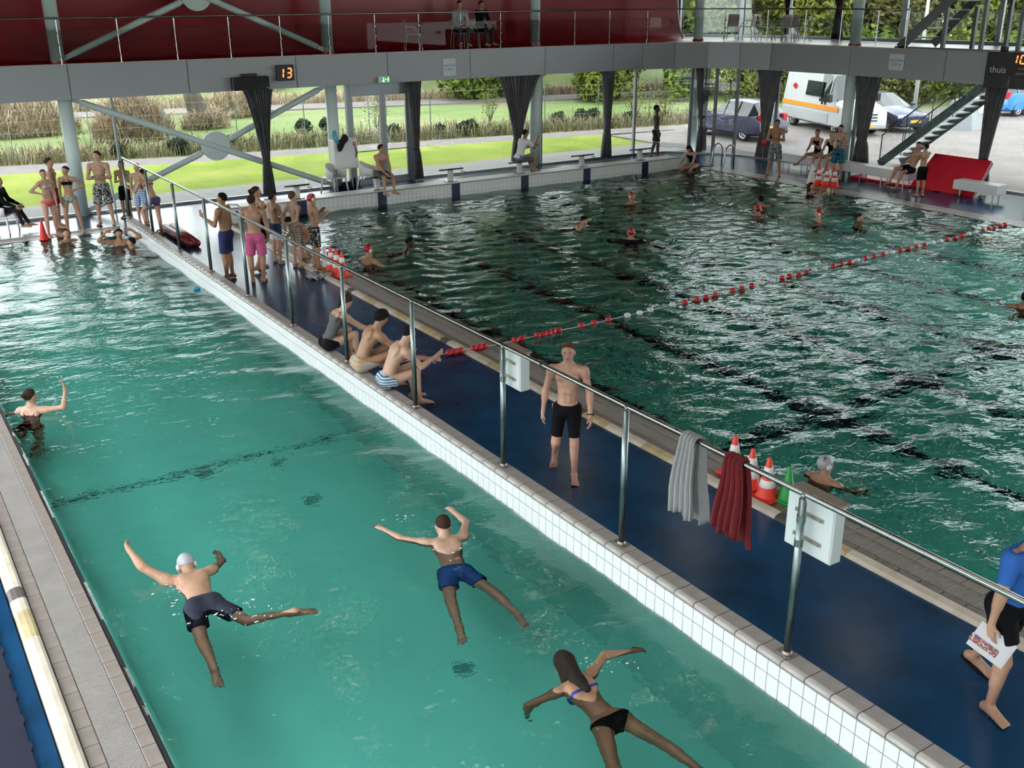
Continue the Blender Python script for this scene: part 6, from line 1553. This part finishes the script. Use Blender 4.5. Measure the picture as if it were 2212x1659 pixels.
# ---- the group on the far left deck
p, H = up(116,512,366); person('girl in coral bikini bottoms, hand on hip, beside the red cone', p, facing(p,35), H, dict(armR=((.75,-.45,-.70),(-.85,.55,-.35)), armL=((-.12,.1,-1),(.3,.5,-.8)), look=(.5,1,.05), handR=(-.3,.5,-.8)), SK[3], 'bun', HR_, [('brief',C_CORAL),('bikini',C_SAND)], True, .95, group=G1)
p, H = up(129,492,341); person('boy in maroon shorts standing behind the bikini girls, looking sideways', p, facing(p,80), H, dict(armL=((-.1,0,-1),(-.05,.2,-1)), look=(.2,1,0)), SK[1], 'short', HB, [('shorts',C_MAROON)], bulk=.92, group=G1)
p, H = up(165,504,358); person('girl in black bikini top and green patterned bottoms, hand on hip', p, facing(p,-12), H, dict(armL=((-.75,-.35,-.72),(.85,.45,-.35)), armR=((.12,.05,-1),(-.05,.25,-1)), look=(.45,1,-.35), legL=((-.16,.02,-1),(-.12,-.05,-1)), legR=((.12,.1,-1),(.02,-.1,-1))), SK[1], 'pony', HB, [('brief',P_GREEN),('bikini',C_BLK)], True, .95, group=G1)
p, H = up(232,486,326); person('tall boy in black and white printed shorts with crossed arms', p, facing(p,-12), H, dict(look=(.6,1,-.25), legL=((-.12,.02,-1),(-.08,-.05,-1)), legR=((.10,.05,-1),(.04,-.05,-1)), **CROSS), SK[0], 'short', HB, [('shorts',P_BW,dict(hem=.93,flare=1.45,off=.016))], group=G1)
p, H = up(277,470,348); person('boy in plain black shorts with a hand at his chin, behind the parapet end', p, facing(p,-25), H, dict(armL=((-.1,.25,-1),(.35,.6,1)), armR=((.1,.2,-1),(-.8,.6,.2)), look=(.4,1,-.2)), SK[2], 'short', HK, [('shorts',C_BLK,dict(hem=.85,flare=1.3))], bulk=.92, group=G1)
p, H = up(312,484,353); person('boy in blue and white plaid shorts at the end of the guard rail', p, facing(p,-20), H, dict(look=(.35,1,-.15)), SK[0], 'short', HB, [('shorts',P_BPLAID,dict(hem=.88,flare=1.35))], bulk=.9, group=G1)
p = at(350,507); person('girl in purple shorts and black top bending forward on one leg', p, facing(p,-140), 1.62, dict(spine=(0,.30,1), chest=(0,.55,1), look=(-.2,1,-.3), armL=((-.15,.5,-.7),(.1,.9,.3)), armR=((.15,.5,-.7),(-.1,.9,.3)), legL=((-.05,.75,-.7),(0,-.2,-1)), legR=((.05,.02,-1),(0,-.08,-1))), SK[1], 'bun', HK, [('trunks',C_PURPLE,dict(hem=.35,waist=.03)),('bikini',C_BLK)], True, .95, anchor='footR', group=G1)
p = at(25,500); r, J = person('person dressed in black sitting at the left edge of the photo', (p.x-.16,p.y+.14,0), facing(p,75), 1.70, dict(SIT, legL=((-.05,1,-.02),(.05,.55,-1)), legR=((.12,1,.05),(-.15,.25,-1)), spine=(0,.05,1), chest=(0,.22,1), look=(0,1,-.2)), SK[1], 'short', HL, [('shirt',C_BLK,dict(long=True,hem=-.03)),('pants',mat('cloth_dark_pants', (.012,.012,.014), .9),dict(hem=1))], seat=.43, anchor='pel')
q = world_pt(r, J['knR']*.7+J['hiR']*.3); MB().cbox(-.15,-.11,0,.15,.11,.006,.002).build('paper_pad', mat('paper', (.70,.70,.70), .8), None, loc=(q.x+.02,q.y-.02,q.z+.10), rz=.4, label='white paper pad on the lap of the person in black', category='paper')

# ---- far end of the training pool
W0 = WL
p = at(145,522,W0); person('wet-haired swimmer with arms spread at the far pool edge below the girls', (p.x,p.y,0), facing(p,35), 1.65, dict(TREAD, look=(.2,1,.15)), SK[1], 'short', HB, [('brief',C_CORAL)], True, neck_z=W0+.03, anchor='head', group=G5)
p = at(258,512,W0+.2); person('swimmer resting with both hands behind the head at the parapet end', (p.x,p.y,0), facing(p,5), 1.70, dict(TREAD, armL=((-.85,.1,.25),(.75,-.1,.75)), armR=((.85,.1,.25),(-.75,-.1,.75)), handL=(.9,-.2,.2), handR=(-.9,-.2,.2), look=(.1,1,-.3)), SK[2], 'short', HK, [('shorts',C_NAVY)], neck_z=W0+.10, anchor='head', group=G5)
p = at(284,525,W0+.12); person('dark-haired swimmer with only the head showing beside the parapet', (p.x,p.y,0), facing(p,-100), 1.65, TREAD, SK[2], 'short', HK, [('shorts',C_BLK)], neck_z=W0-.03, anchor='head', group=G5)

# ---- on the walkway
p, H = up(498,603,416); person('boy in navy shorts holding a guard rail post', p, facing(p,-118), H, dict(armL=((-.12,.30,-.95),(-.05,.80,.60)), armR=((.12,-.02,-1),(.02,.2,-1)), handL=(.0,.55,.8), look=(-.1,1,-.15), legR=((.06,.06,-1),(.02,-.08,-1))), SK[4], 'short', HK, [('shorts',C_NAVY,dict(hem=.84,flare=1.35))], res=.0105, group=G2)
p, H = up(560,583,402); person('girl with a ponytail in a black wetsuit top behind the pink shorts', p, facing(p,120), H, dict(look=(.5,1,-.1), armL=((-.2,.1,-1),(-.1,.4,-1)), legL=((-.05,.2,-1),(0,-.2,-1)), legR=((.05,-.1,-1),(0,-.5,-1))), SK[1], 'pony', HB, [('suit',C_BLK,dict(legs=True)),('trunks',C_BLK,dict(hem=.55))], True, .95, res=.0115, group=G2)
p, H = up(559,611,420); person('boy in pink shorts seen from behind', p, facing(p,172), H, dict(look=(.25,1,-.1), legL=((-.09,-.03,-1),(.02,.02,-1)), legR=((.05,.06,-1),(-.05,-.02,-1)), armL=((-.2,.1,-1),(.05,.5,-1)), armR=((.2,.12,-1),(-.1,.5,-1))), SK[2], 'short', HB, [('shorts',C_PINK,dict(hem=.80,flare=1.35))], bulk=1.02, res=.0105, group=G2)
p, H = up(601,568,416); person('boy in blue and white shorts with crossed arms, turned away', p, facing(p,125), H, dict(look=(.1,1,0), **CROSS), SK[1], 'short', HB, [('shorts',mat('cloth_white_hem', (.66,.68,.70), .8),dict(hem=.74,flare=1.4,name='white_shorts')),('shorts',mat('cloth_navy_blue', (.015,.035,.12), .8),dict(hem=.42,flare=1.2,off=.017))], bulk=.92, res=.0115, group=G2)
p, H = up(645,577,414); person('boy in tan plaid shorts with a hand behind his back', p, facing(p,122), H, dict(look=(.1,1,.02), armR=((.25,-.35,-1),(-.85,-.15,-.35)), armL=((-.35,-.5,-.8),(.5,-.2,-.7))), SK[0], 'short', HR_, [('shorts',P_TPLAID,dict(hem=.90,flare=1.35))], bulk=.9, res=.0115, group=G2)
p, H = up(685,581,418); person('boy in black shorts wearing a red numbered cap on the walkway', p, facing(p,108), H, dict(look=(.0,1,.05), armL=((-.15,.15,-1),(.45,.75,.75)), armR=((.15,.05,-1),(-.35,.85,.55))), SK[2], 'capred_13', HK, [('shorts',P_STAR,dict(hem=.88,flare=1.3))], bulk=.93, res=.0105, group=G2)
p = at(664,556); person('person crouching at the pool edge between the plaid shorts and the red-capped boy', p, facing(p,-100), 1.62, dict(spine=(0,.75,.80), chest=(0,.95,.55), look=(0,1,-.4), neck=(0,.8,.5), armL=((-.1,.7,-.7),(.1,.6,-.8)), armR=((.1,.7,-.7),(-.1,.6,-.8)), legL=((-.2,1,.05),(-.02,-.55,-1)), legR=((.2,1,.05),(.02,-.55,-1))), SK[1], 'short', HK, [('shorts',P_DPLAID)], group=G2)
q = at(515,497); fin((q.x,q.y,.40), .8, mat('fin_green', (.25,.50,.05), .4), 'green and blue swim fin held low beside the pink shorts')
# three sitting on the dividing wall
HUNCH = dict(spine=(0,.38,1), chest=(0,.72,1), neck=(0,.62,1), legL=((-.10,1,.30),(-.02,.05,-1)), legR=((.10,1,.30),(.02,.05,-1)))
y = at(722,752,.373).y; person('girl in a grey swimsuit and black shorts sitting on the dividing wall', (5.56,y,0), -2, 1.66, dict(HUNCH, look=(-.3,1,-.5), armL=((-.05,.75,-.65),(.15,.7,-.4)), armR=((.05,.75,-.65),(-.15,.7,-.4))), SK[0], 'pony', HB, [('suit',C_GREY),('trunks',C_BLK,dict(hem=.30,waist=.04))], True, 1.0, res=.0085, seat=.376, anchor='pel', group='bathers sitting on the dividing wall')
y = at(788,798,.373).y; person('curly-haired boy in orange plaid shorts sitting on the dividing wall', (5.56,y,0), -8, 1.74, dict(HUNCH, look=(-.25,1,-.1), armL=((-.1,.6,-.8),(.2,.85,-.2)), armR=((.15,.7,-.7),(-.3,.85,-.3))), SK[2], 'curly', HK, [('shorts',P_ORANGE,dict(hem=.75,flare=1.3))], res=.0085, seat=.376, anchor='pel', group='bathers sitting on the dividing wall')
y = at(845,835,.373).y; person('boy in blue striped swim shorts sitting on the dividing wall', (5.56,y,0), -10, 1.72, dict(HUNCH, look=(-.1,1,-.35), armL=((-.1,.60,-.8),(.30,.85,-.05)), armR=((.1,.65,-.75),(-.25,.75,.30))), SK[0], 'short', HK, [('shorts',P_STRIPE,dict(hem=.30,flare=1.05)),('shorts',C_BLK,dict(hem=.80,waist=-.02,flare=1.2,name='black_shorts_leg'))], res=.0085, seat=.376, anchor='pel', group='bathers sitting on the dividing wall')
# the boy walking towards the viewer
p = at(1240,1036); H = 1.68
r, J = person('boy in black jammer shorts walking barefoot along the blue walkway', p, facing(p,-6), H, dict(spine=(-.02,.02,1), chest=(.0,-.02,1), look=(.02,1,-.22), armR=((.28,-.10,-1),(.10,.12,-1)), armL=((-.24,-.02,-1),(-.10,.32,-1)), legL=((-.02,.10,-1),(-.01,-.05,-1)), legR=((.10,.10,-1),(.12,-.80,-.72)), footR=(.05,.35,-.9), footL=(-.18,1,-.05)), SK[3], 'short', HR_, [('trunks',C_BLK,dict(hem=.80,off=.005,waist=.055,flare=1.06))], res=.0075, anchor='footL', bulk=.97)
w_ = J['wrL']; dW = nv(J['wrL']-J['elL']); pts = [w_-dW*.012+(.019*H)*(math.cos(a)*nv(np.cross(dW,[0,0,1]))+math.sin(a)*np.cross(dW, nv(np.cross(dW,[0,0,1])))) for a in [2*PI*k/14 for k in range(14)]]
wt = MB().tube([tuple(q) for q in pts], .007, 6, closed=True).build('wristwatch', M_BLK, r); o_ = w_-dW*.012-J['cr']*.021*H; MB().ball(tuple(o_), (.010,.020,.020), 12, 8).build('watch_face', M_BLK, wt)
hp = J['hiR']; st = MB(); a_, b_ = J['hiR']+J['r']*.050*H+J['s']*.04*H, J['hiR']*.25+J['knR']*.75+J['r']*.036*H
st.bar(tuple(a_), tuple(b_), .004, .020, (0,1,0)); st.build('side_stripe', mat('stripe_white', (.55,.56,.58), .7), r)
# the coach in blue at the right edge
p = at(2098,1448)
r, J = person('person in a blue shirt and black shorts striding along the walkway with papers', p, -100, 1.80, dict(spine=(0,.15,1), chest=(0,.20,1), look=(-.2,1,-.1), armR=((.16,.0,-1),(.10,-.06,-1)), armL=((-.15,.2,-1),(-.05,.5,-1)), legL=((-.12,-.36,-.92),(-.08,-.52,-.85)), legR=((.05,.28,-.95),(.03,-.10,-1)), footL=(-.25,.92,-.30), footR=(.1,1,0), handR=(.05,.15,-1)), SK[1], 'short', HB, [('shirt',C_BLUE,dict(sleeve=.12,hem=-.035)),('shorts',C_BLK,dict(hem=.62,flare=1.45,off=.016))], res=.0075, anchor='footL')
for d in 'LR':
    f, a_ = J['ft'+d], J['an'+d]; upv = nv(J['kn'+d]-J['an'+d]); upv = nv(upv-f*(upv@f)); si = np.cross(f, upv); o_ = a_-upv*.046*1.8
    M_ = Matrix(((f[0],si[0],upv[0],o_[0]),(f[1],si[1],upv[1],o_[1]),(f[2],si[2],upv[2],o_[2]),(0,0,0,1)))
    fl = MB().prism([(-.085,-.030),(-.03,-.040),(.10,-.052),(.19,-.040),(.215,0),(.19,.040),(.10,.052),(-.03,.040),(-.085,.030)], -.014, .006, M_).build('flip_flop', M_BLK, r)
    MB().tube([tuple(M_@Vector(q)) for q in ((.05,-.045,.02),(.09,-.02,.050),(.145,0,.028),(.09,.02,.050),(.05,.045,.02))], .006, 6).build('toe_strap', M_BLK, fl)
hw = world_pt(r, J['wrR']+J['hnR']*.075*1.8)
pp = empty('papers', hw, label='white programme sheets with a colour print in the hand of the person in blue', category='papers')
rv = Vector(_r2); uv = Vector(_u2); e1 = (rv*.80-uv*.60); e2 = (rv*.60+uv*.80); nn = e1.cross(e2)
for k in range(3): MB().obox(-nn*.004*k+e1*(.02+.012*k)-e2*.02, e1*.155, e2*.105, nn*.0012).build('sheet', mat('paper_bright', (.72,.72,.73), .8), pp)
MB().obox(nn*.003-e1*.02-e2*.055, e1*.125, e2*.030, nn*.0012).build('colour_print', pattern('print_logo', 'blotch', [(.55,.40,.04),(.10,.10,.32),(.50,.06,.05),(.65,.64,.60)], 45), pp)

# ---- far deck and starting blocks
x = BLOCK_X[1]; person('boy in dark shorts sitting on a starting block with feet hanging to the water', (x+.05,25.38,0), -80, 1.68, dict(SIT, legL=((-.14,1,-.15),(-.03,.12,-1)), legR=((.14,1,-.15),(.05,.05,-1)), chest=(0,.30,1), look=(-.75,.9,-.05), armL=((.05,.45,-1),(.35,.7,-.7)), armR=((-.05,.45,-1),(-.35,.7,-.7))), SK[1], 'short', HB, [('shorts',P_DGREEN,dict(hem=.85,flare=1.3))], seat=pz+.355, anchor='pel')
x = BLOCK_X[3]; r, J = person('man in a white shirt sitting on a starting block reading a sheet', (x-.02,25.45,0), 2, 1.78, dict(SIT, spine=(0,.25,1), chest=(0,.45,1), look=(0,1,-.35), armR=((-.1,.75,-.6),(.05,.45,.95)), armL=((-.1,.65,-.7),(.05,.95,.1)), legR=((.08,.9,.18),(.02,.12,-1)), legL=((-.10,1,.0),(0,.35,-1))), SK[4], 'short', HK, [('shirt',C_WHITE,dict(sleeve=.12,hem=-.02)),('shorts',P_DPLAID,dict(hem=.85,flare=1.3))], seat=pz+.355, anchor='pel')
q = world_pt(r, J['wrL']+J['hnL']*.10); sh = MB(); sh.obox((0,0,.08), (.10,-.03,.05), (.04,0,.14), (.001,.002,0)); sh.build('paper_sheet', MATS['paper'], None, loc=q, label='white sheet of paper held by the man in the white shirt', category='paper')
p = at_y(1413,338,27.35); p.z = 0; person('dark-skinned boy in black and white shorts walking beside the glass wall', (p.x,p.y,0), facing(p,85), tall((p.x,p.y,0),226), dict(look=(0,1,-.1), armL=((-.1,.05,-1),(0,.25,-1)), armR=((.1,.0,-1),(0,.3,-1)), legL=((-.03,-.12,-1),(0,-.25,-1)), legR=((.03,.22,-1),(0,.0,-1))), SK[5], 'short', HK, [('shorts',mat('cloth_white_trim', (.6,.6,.6), .8),dict(hem=.80,flare=1.22,off=.011,name='white_trim')),('shorts',mat('cloth_black_short', (.010,.009,.010), .8),dict(hem=.75,flare=1.25,waist=.035,off=.015))], bulk=.92)
p = at(1488,360,.1); person('woman with long black hair sitting at the pool corner with legs in the water', (23.32,25.02,0), 200, 1.66, dict(SIT, spine=(0,.35,1), chest=(0,.75,.9), neck=(0,.8,.7), look=(0,.7,-.7), legL=((-.15,1,-.05),(-.05,.8,-.6)), legR=((.15,1,-.02),(.05,.7,-.7)), armL=((-.1,.5,-.85),(.1,.8,-.4)), armR=((.1,.5,-.85),(-.1,.8,-.4))), SK[3], 'long', HK, [('suit',C_BLK)], True, 1.05, seat=.03, anchor='pel')

# ---- right-hand deck
p, H = up(1670,380,258); person('boy in grey camouflage shorts with crossed arms by the far pool edge', p, facing(p,-5), H, dict(look=(.1,1,-.05), legL=((-.14,.05,-1),(-.10,-.06,-1)), legR=((.10,.0,-1),(.12,-.05,-1)), **CROSS), SK[2], 'short', HK, [('shorts',P_CAMO,dict(hem=.92,flare=1.45,off=.016))], group=G3)
yb_ = at_x(1757,340,BX0).y; person('woman in a black swimsuit sitting on the bench with stretched legs', (BX0+.18,yb_,0), 190, 1.68, dict(SIT, spine=(0,.1,1), chest=(0,.30,1), look=(-.3,1,-.1), legL=((-.05,1,-.05),(.0,.30,-1)), legR=((.14,1,.05),(.35,.85,-.75)), armL=((-.05,.5,-.9),(.30,.75,.55)), armR=((.05,.5,-.9),(-.3,.85,-.2))), SK[3], 'bun', HB, [('suit',C_BLK)], True, seat=.462, anchor='pel', group=G3)
yb_ = at_x(1786,345,BX0).y; person('fair-haired woman in a black swimsuit on the bench behind the ball boy', (BX0+.20,yb_,0), 185, 1.66, dict(SIT, chest=(0,.2,1), look=(-.2,1,-.1), legL=((-.1,1,-.03),(0,.18,-1)), legR=((.1,1,-.03),(.05,.2,-1))), SK[0], 'bun', HL, [('suit',C_BLK)], True, seat=.462, anchor='pel', group=G3)
p, H = up(1806,387,269)
r, J = person('boy in blue and green wave-print shorts holding a ball', p, facing(p,-12), H, dict(look=(.05,1,-.45), neck=(0,.25,1), armL=((-.25,.15,-1),(.45,.95,.05)), armR=((.25,.15,-1),(-.45,.95,.0)), handL=(.4,.9,.1), handR=(-.4,.9,.1), legL=((-.08,.03,-1),(-.03,-.05,-1))), SK[0], 'short', HB, [('shorts',P_TEAL,dict(hem=.92,flare=1.4,off=.016))], group=G3)
def ball_obj(q, rad, lab):
    b = empty('water_polo_ball', q, label=lab, category='ball', group='yellow and blue balls')
    MB().ball((0,0,0), rad, 20, 12).build('shell', mat('ball_yellow', (.70,.48,.04), .5), b, smooth=True)
    for k in range(3): MB().tube([(rad*1.002*math.cos(t)*math.cos(k*1.05), rad*1.002*math.cos(t)*math.sin(k*1.05), rad*1.002*math.sin(t)) for t in [2*PI*i/24 for i in range(24)]], rad*.17, 6, closed=True).build('blue_panel', mat('ball_blue', (.03,.05,.30), .5) if k else mat('ball_white', (.7,.7,.7), .5), b, smooth=True)
q = world_pt(r, (J['wrL']+J['wrR'])/2+J['cf']*.13+np.array([0,0,.03])); ball_obj(q, .108, 'yellow and blue ball in the hands of the boy on the deck')
yb_ = at_x(1962,362,BX0).y; person('boy in black shorts leaning back on the bench', (BX0+.10,yb_,0), 165, 1.70, dict(SIT, spine=(-.35,-.28,1), chest=(-.25,-.12,1), neck=(0,.1,1), look=(-.7,.8,0), legL=((-.18,1,-.12),(-.1,.35,-1)), legR=((.12,1,-.08),(.12,.35,-1)), armL=((-.35,-.35,-.9),(.0,-.15,-1)), armR=((.2,.1,-1),(-.2,.8,-.2))), SK[1], 'short', HB, [('shorts',C_BLK,dict(hem=.55,flare=1.15))], seat=.462, anchor='pel', group=G3)
p, H = up(1986,424,310); person('boy in black shorts with a pale stripe reaching out to the boy on the bench', p, facing(p,-140), H, dict(look=(-.2,1,0), armL=((-.35,.85,-.25),(-.05,1,.02)), armR=((.15,.75,-.4),(-.2,1,.05)), legL=((-.05,.03,-1),(0,-.05,-1))), SK[1], 'short', HB, [('shorts',C_BLK,dict(hem=.86,flare=1.2))], bulk=.92, group=G3)

# ---- swimmers in the deep pool
def bather(u, v, face, lab, hair, hm, sk, H=1.70, nz=.02, pose=None, wear=None, fem=False, res=.0125):
    p = at(u, v, W0+.12); return person(lab, (p.x,p.y,0), facing(p,face), H, dict(TREAD, **(pose or {})), sk, hair, hm, wear or [('shorts',C_BLK)], fem, neck_z=W0+nz, anchor='head', group=G4, res=res)
bather(1365,430,40,'swimmer in a red cap farthest from the camera, beyond the other red caps','capred',HK,SK[2])
bather(1363,512,178,'swimmer in a red cap and dark shirt seen from behind, nearest of the red caps','capred',HK,SK[2],1.70,.05,dict(armL=((-.85,.15,-.35),(-.3,.8,-.2)), armR=((.85,.15,-.35),(.3,.8,-.2))),[('shirt',C_BLK,dict(long=True)),('shorts',C_BLK)])
bather(1262,482,70,'dark-haired swimmer gliding right between two red caps','short',HK,SK[1],1.70,.03,dict(spine=(0,.9,.4), chest=(0,.8,.6), neck=(0,.5,1), legL=((-.1,-1,-.3),(0,-1,-.1)), legR=((.1,-1,-.2),(0,-1,-.2))))
bather(886,532,75,'dark-skinned swimmer alone in front of the second starting block','short',HK,SK[5],1.70,.04,dict(spine=(0,.8,.6), chest=(0,.5,.85), neck=(0,.3,1), legL=((-.1,-1,-.5),(0,-1,-.2)), legR=((.1,-1,-.3),(0,-1,-.3)), armR=((.9,.2,-.2),(.6,.7,.1))))
bather(797,558,120,'swimmer in a red cap by the near pool edge, bare back showing','capred',HK,SK[1],1.70,.13,dict(chest=(0,.15,1), armL=((-.9,.2,-.3),(-.2,.9,-.1)), armR=((.7,.5,-.45),(.1,.95,0))))
bather(1643,437,-160,'dark-haired swimmer just behind a red cap in the middle of the pool','short',HK,SK[4])
bather(1637,456,170,'swimmer in a red cap with arms spread low in the water','capred',HK,SK[2],1.70,.0)
bather(1768,466,-70,'swimmer in a numbered red cap, the one farthest right','capred_11',HK,SK[0],1.70,.0)
bather(1857,468,60,'brown-haired swimmer far right with only the head above water','short',HB,SK[1],1.70,-.09)
r, J = bather(1752,408,60,'long-haired swimmer holding a ball at the far pool edge','long',HB,SK[1],1.66,.02,dict(armL=((-.35,.8,-.1),(.3,.9,.45)), armR=((.35,.8,-.1),(-.3,.9,.45)), look=(0,1,.1)),[('suit',C_BLK)],True)
q = world_pt(r, (J['wrL']+J['wrR'])/2+J['cf']*.10+np.array([0,0,.06])); ball_obj(q, .105, 'yellow and blue ball lifted by the swimmer at the edge')
bather(1782,1016,150,'swimmer in a grey cap close to the sign box','capgrey_7',HB,SK[1],1.70,.02,dict(chest=(0,.2,1), look=(.5,1,0), armL=((-.45,.55,-.75),(-.1,.8,-.5)), armR=((.45,.6,-.75),(.1,.8,-.5))),None,False,.0085)
bather(2214,652,170,'dark-haired swimmer cut off by the right edge of the photo','short',HK,SK[4],1.70,.03)

# ---- swimmers in the training pool
def swim(lab, head, hip, H, pose, sk, hair, hm, wear, fem=False, z=-.02, res=.0085):
    a, b = at(head[0],head[1],.08), at(hip[0],hip[1],-.02); hd_ = math.degrees(math.atan2(a.y-b.y, a.x-b.x))
    return person(lab, (a.x,a.y,0), hd_, H, pose, sk, hair, hm, wear, fem, res=res, pel=z, anchor='head', group=G5)
swim('swimmer in a grey cap and dark shorts doing the front crawl', (402,1218), (447,1325), 1.80, dict(spine=(0,1,.04), chest=(.0,1,.10), neck=(0,1,.22), look=(0,.75,-.6), twist=.0, armL=((-.62,.48,.42),(-.25,.85,.30)), armR=((.55,.75,-.35),(.1,.9,-.45)), handL=(-.1,1,.0), legL=((-.10,-1,-.28),(.02,-1,-.18)), legR=((.50,-.85,-.16),(.95,-.30,.22)), footL=(0,-.95,-.3), footR=(.9,-.3,.1)), SK[1], 'capgrey', HB, [('shorts',mat('cloth_dark_swim', (.010,.013,.030), .8),dict(hem=.62,flare=1.25))], z=-.02)
swim('swimmer in bright blue shorts doing the breaststroke', (957,1143), (990,1247), 1.78, dict(spine=(0,1,.16), chest=(0,1,.28), neck=(0,.75,.65), look=(-.1,1,-.15), armL=((-.80,.52,.02),(-.55,.80,.06)), armR=((.30,.92,.02),(-.32,.95,.08)), palmL=(0,0,-1), palmR=(0,0,-1), legL=((-.10,-1,-.16),(-.02,-1,-.10)), legR=((.48,-.90,-.14),(.38,-.92,-.12)), footL=(0,-.8,-.5), footR=(.3,-.8,-.4)), SK[0], 'short', HB, [('shorts',C_RBLUE,dict(hem=.55,flare=1.25,off=.012))], z=-.12)
swim('woman in a blue tied bikini top swimming towards the left', (1219,1440), (1318,1553), 1.70, dict(spine=(0,1,.14), chest=(0,1,.24), neck=(0,.8,.60), look=(0,1,-.25), armR=((.85,.45,.10),(.85,-.15,-.12)), armL=((-.72,.20,-.35),(.10,.25,-.9)), palmR=(0,0,-1), legL=((-.42,-.92,-.14),(-.20,-1,-.12)), legR=((.34,-.95,-.16),(.20,-1,-.10)), footL=(-.3,-.8,-.5), footR=(.3,-.8,-.4)), SK[2], 'long', mat('hair_dark_brown', (.020,.013,.010), .7, spec=.15, bump=.6, bscale=180), [('brief',C_BLK,dict(waist=.018)),('bikini',mat('cloth_tie_blue', (.02,.03,.30), .6))], True, z=-.10)
p = at(68,872,.15); person('woman in a black swimsuit raising one arm out of the water', (p.x,p.y,0), facing(p,150), 1.66, dict(TREAD, spine=(0,.25,1), chest=(0,.15,1), look=(.35,1,.05), armR=((.95,.10,.12),(.22,.05,1)), handR=(-.1,.1,1), armL=((-.7,.3,-.6),(-.2,.6,-.7)), legL=((-.1,-.35,-1),(0,-.6,-1)), legR=((.1,-.2,-1),(0,-.5,-1))), SK[0], 'bun', HB, [('suit',C_BLK)], True, neck_z=W0+.07, anchor='head', res=.0085, group=G5)

# ---- sitting on the balcony
person('person in a white top sitting on the balcony behind the glass', (BC[0],28.64,0), -100, 1.74, dict(SIT, chest=(0,.18,1), look=(0,1,-.15), armL=((-.1,.35,-1),(.4,.8,-.4)), armR=((.1,.35,-1),(-.4,.8,-.4))), SK[1], 'short', HK, [('shirt',mat('cloth_offwhite', (.42,.43,.45), .85),dict(long=True,hem=-.02)),('pants',mat('cloth_jeans', (.03,.035,.06), .9),dict(hem=1))], seat=3.845+.455, anchor='pel', group='people on the balcony')
person('person in dark clothes sitting on the balcony', (BC[1],28.64,0), -75, 1.74, dict(SIT, chest=(0,.25,1), look=(0,1,-.2), armL=((-.25,.35,-1),(.1,.8,-.4)), armR=((.1,.35,-1),(-.4,.8,-.4))), SK[2], 'short', HK, [('shirt',C_BLK,dict(long=True,hem=-.02)),('pants',mat('cloth_dark_pants', (.012,.012,.014), .9),dict(hem=1))], seat=3.845+.455, anchor='pel', group='people on the balcony')

# ---- splashes round the swimmers' strokes: drops and broken foam
M_FOAM = mat('water_foam', (.62,.76,.75), .25, spec=.8)
def splash(u, v, n, ru, rv_, seed, lab, hgt=.08):
    r = random.Random(seed); b = MB(); c = at(u, v, W0)
    for _ in range(n):
        q = at(u+r.gauss(0,ru), v+r.gauss(0,rv_), W0); s_ = r.choice((.002,.003,.004,.006,.008)); fl = r.random() < .6
        z = W0+.012 if fl else W0+r.random()*hgt
        b.ball((q.x-c.x, q.y-c.y, z-W0), (s_*(2.4 if fl else 1), s_*(1.5 if fl else 1), s_*.3 if fl else s_), 6, 4)
    return b.build('splash', M_FOAM, None, smooth=True, loc=(c.x,c.y,W0), kind='stuff', label=lab, category='splash')
splash(395,1290,70,26,22,1,'foam and drops around the shoulders of the crawl swimmer')
splash(520,1330,60,45,14,2,'foam behind the kicking leg of the crawl swimmer')
splash(968,1180,40,18,10,3,'foam on the back of the breaststroke swimmer')
splash(875,1120,16,14,6,4,'drops round the outstretched hand of the breaststroke swimmer',.03)
splash(1300,1435,34,28,10,5,'foam along the arm of the woman in the blue bikini top')
splash(125,860,44,14,26,6,'drops falling from the raised arm of the woman in black',.30)
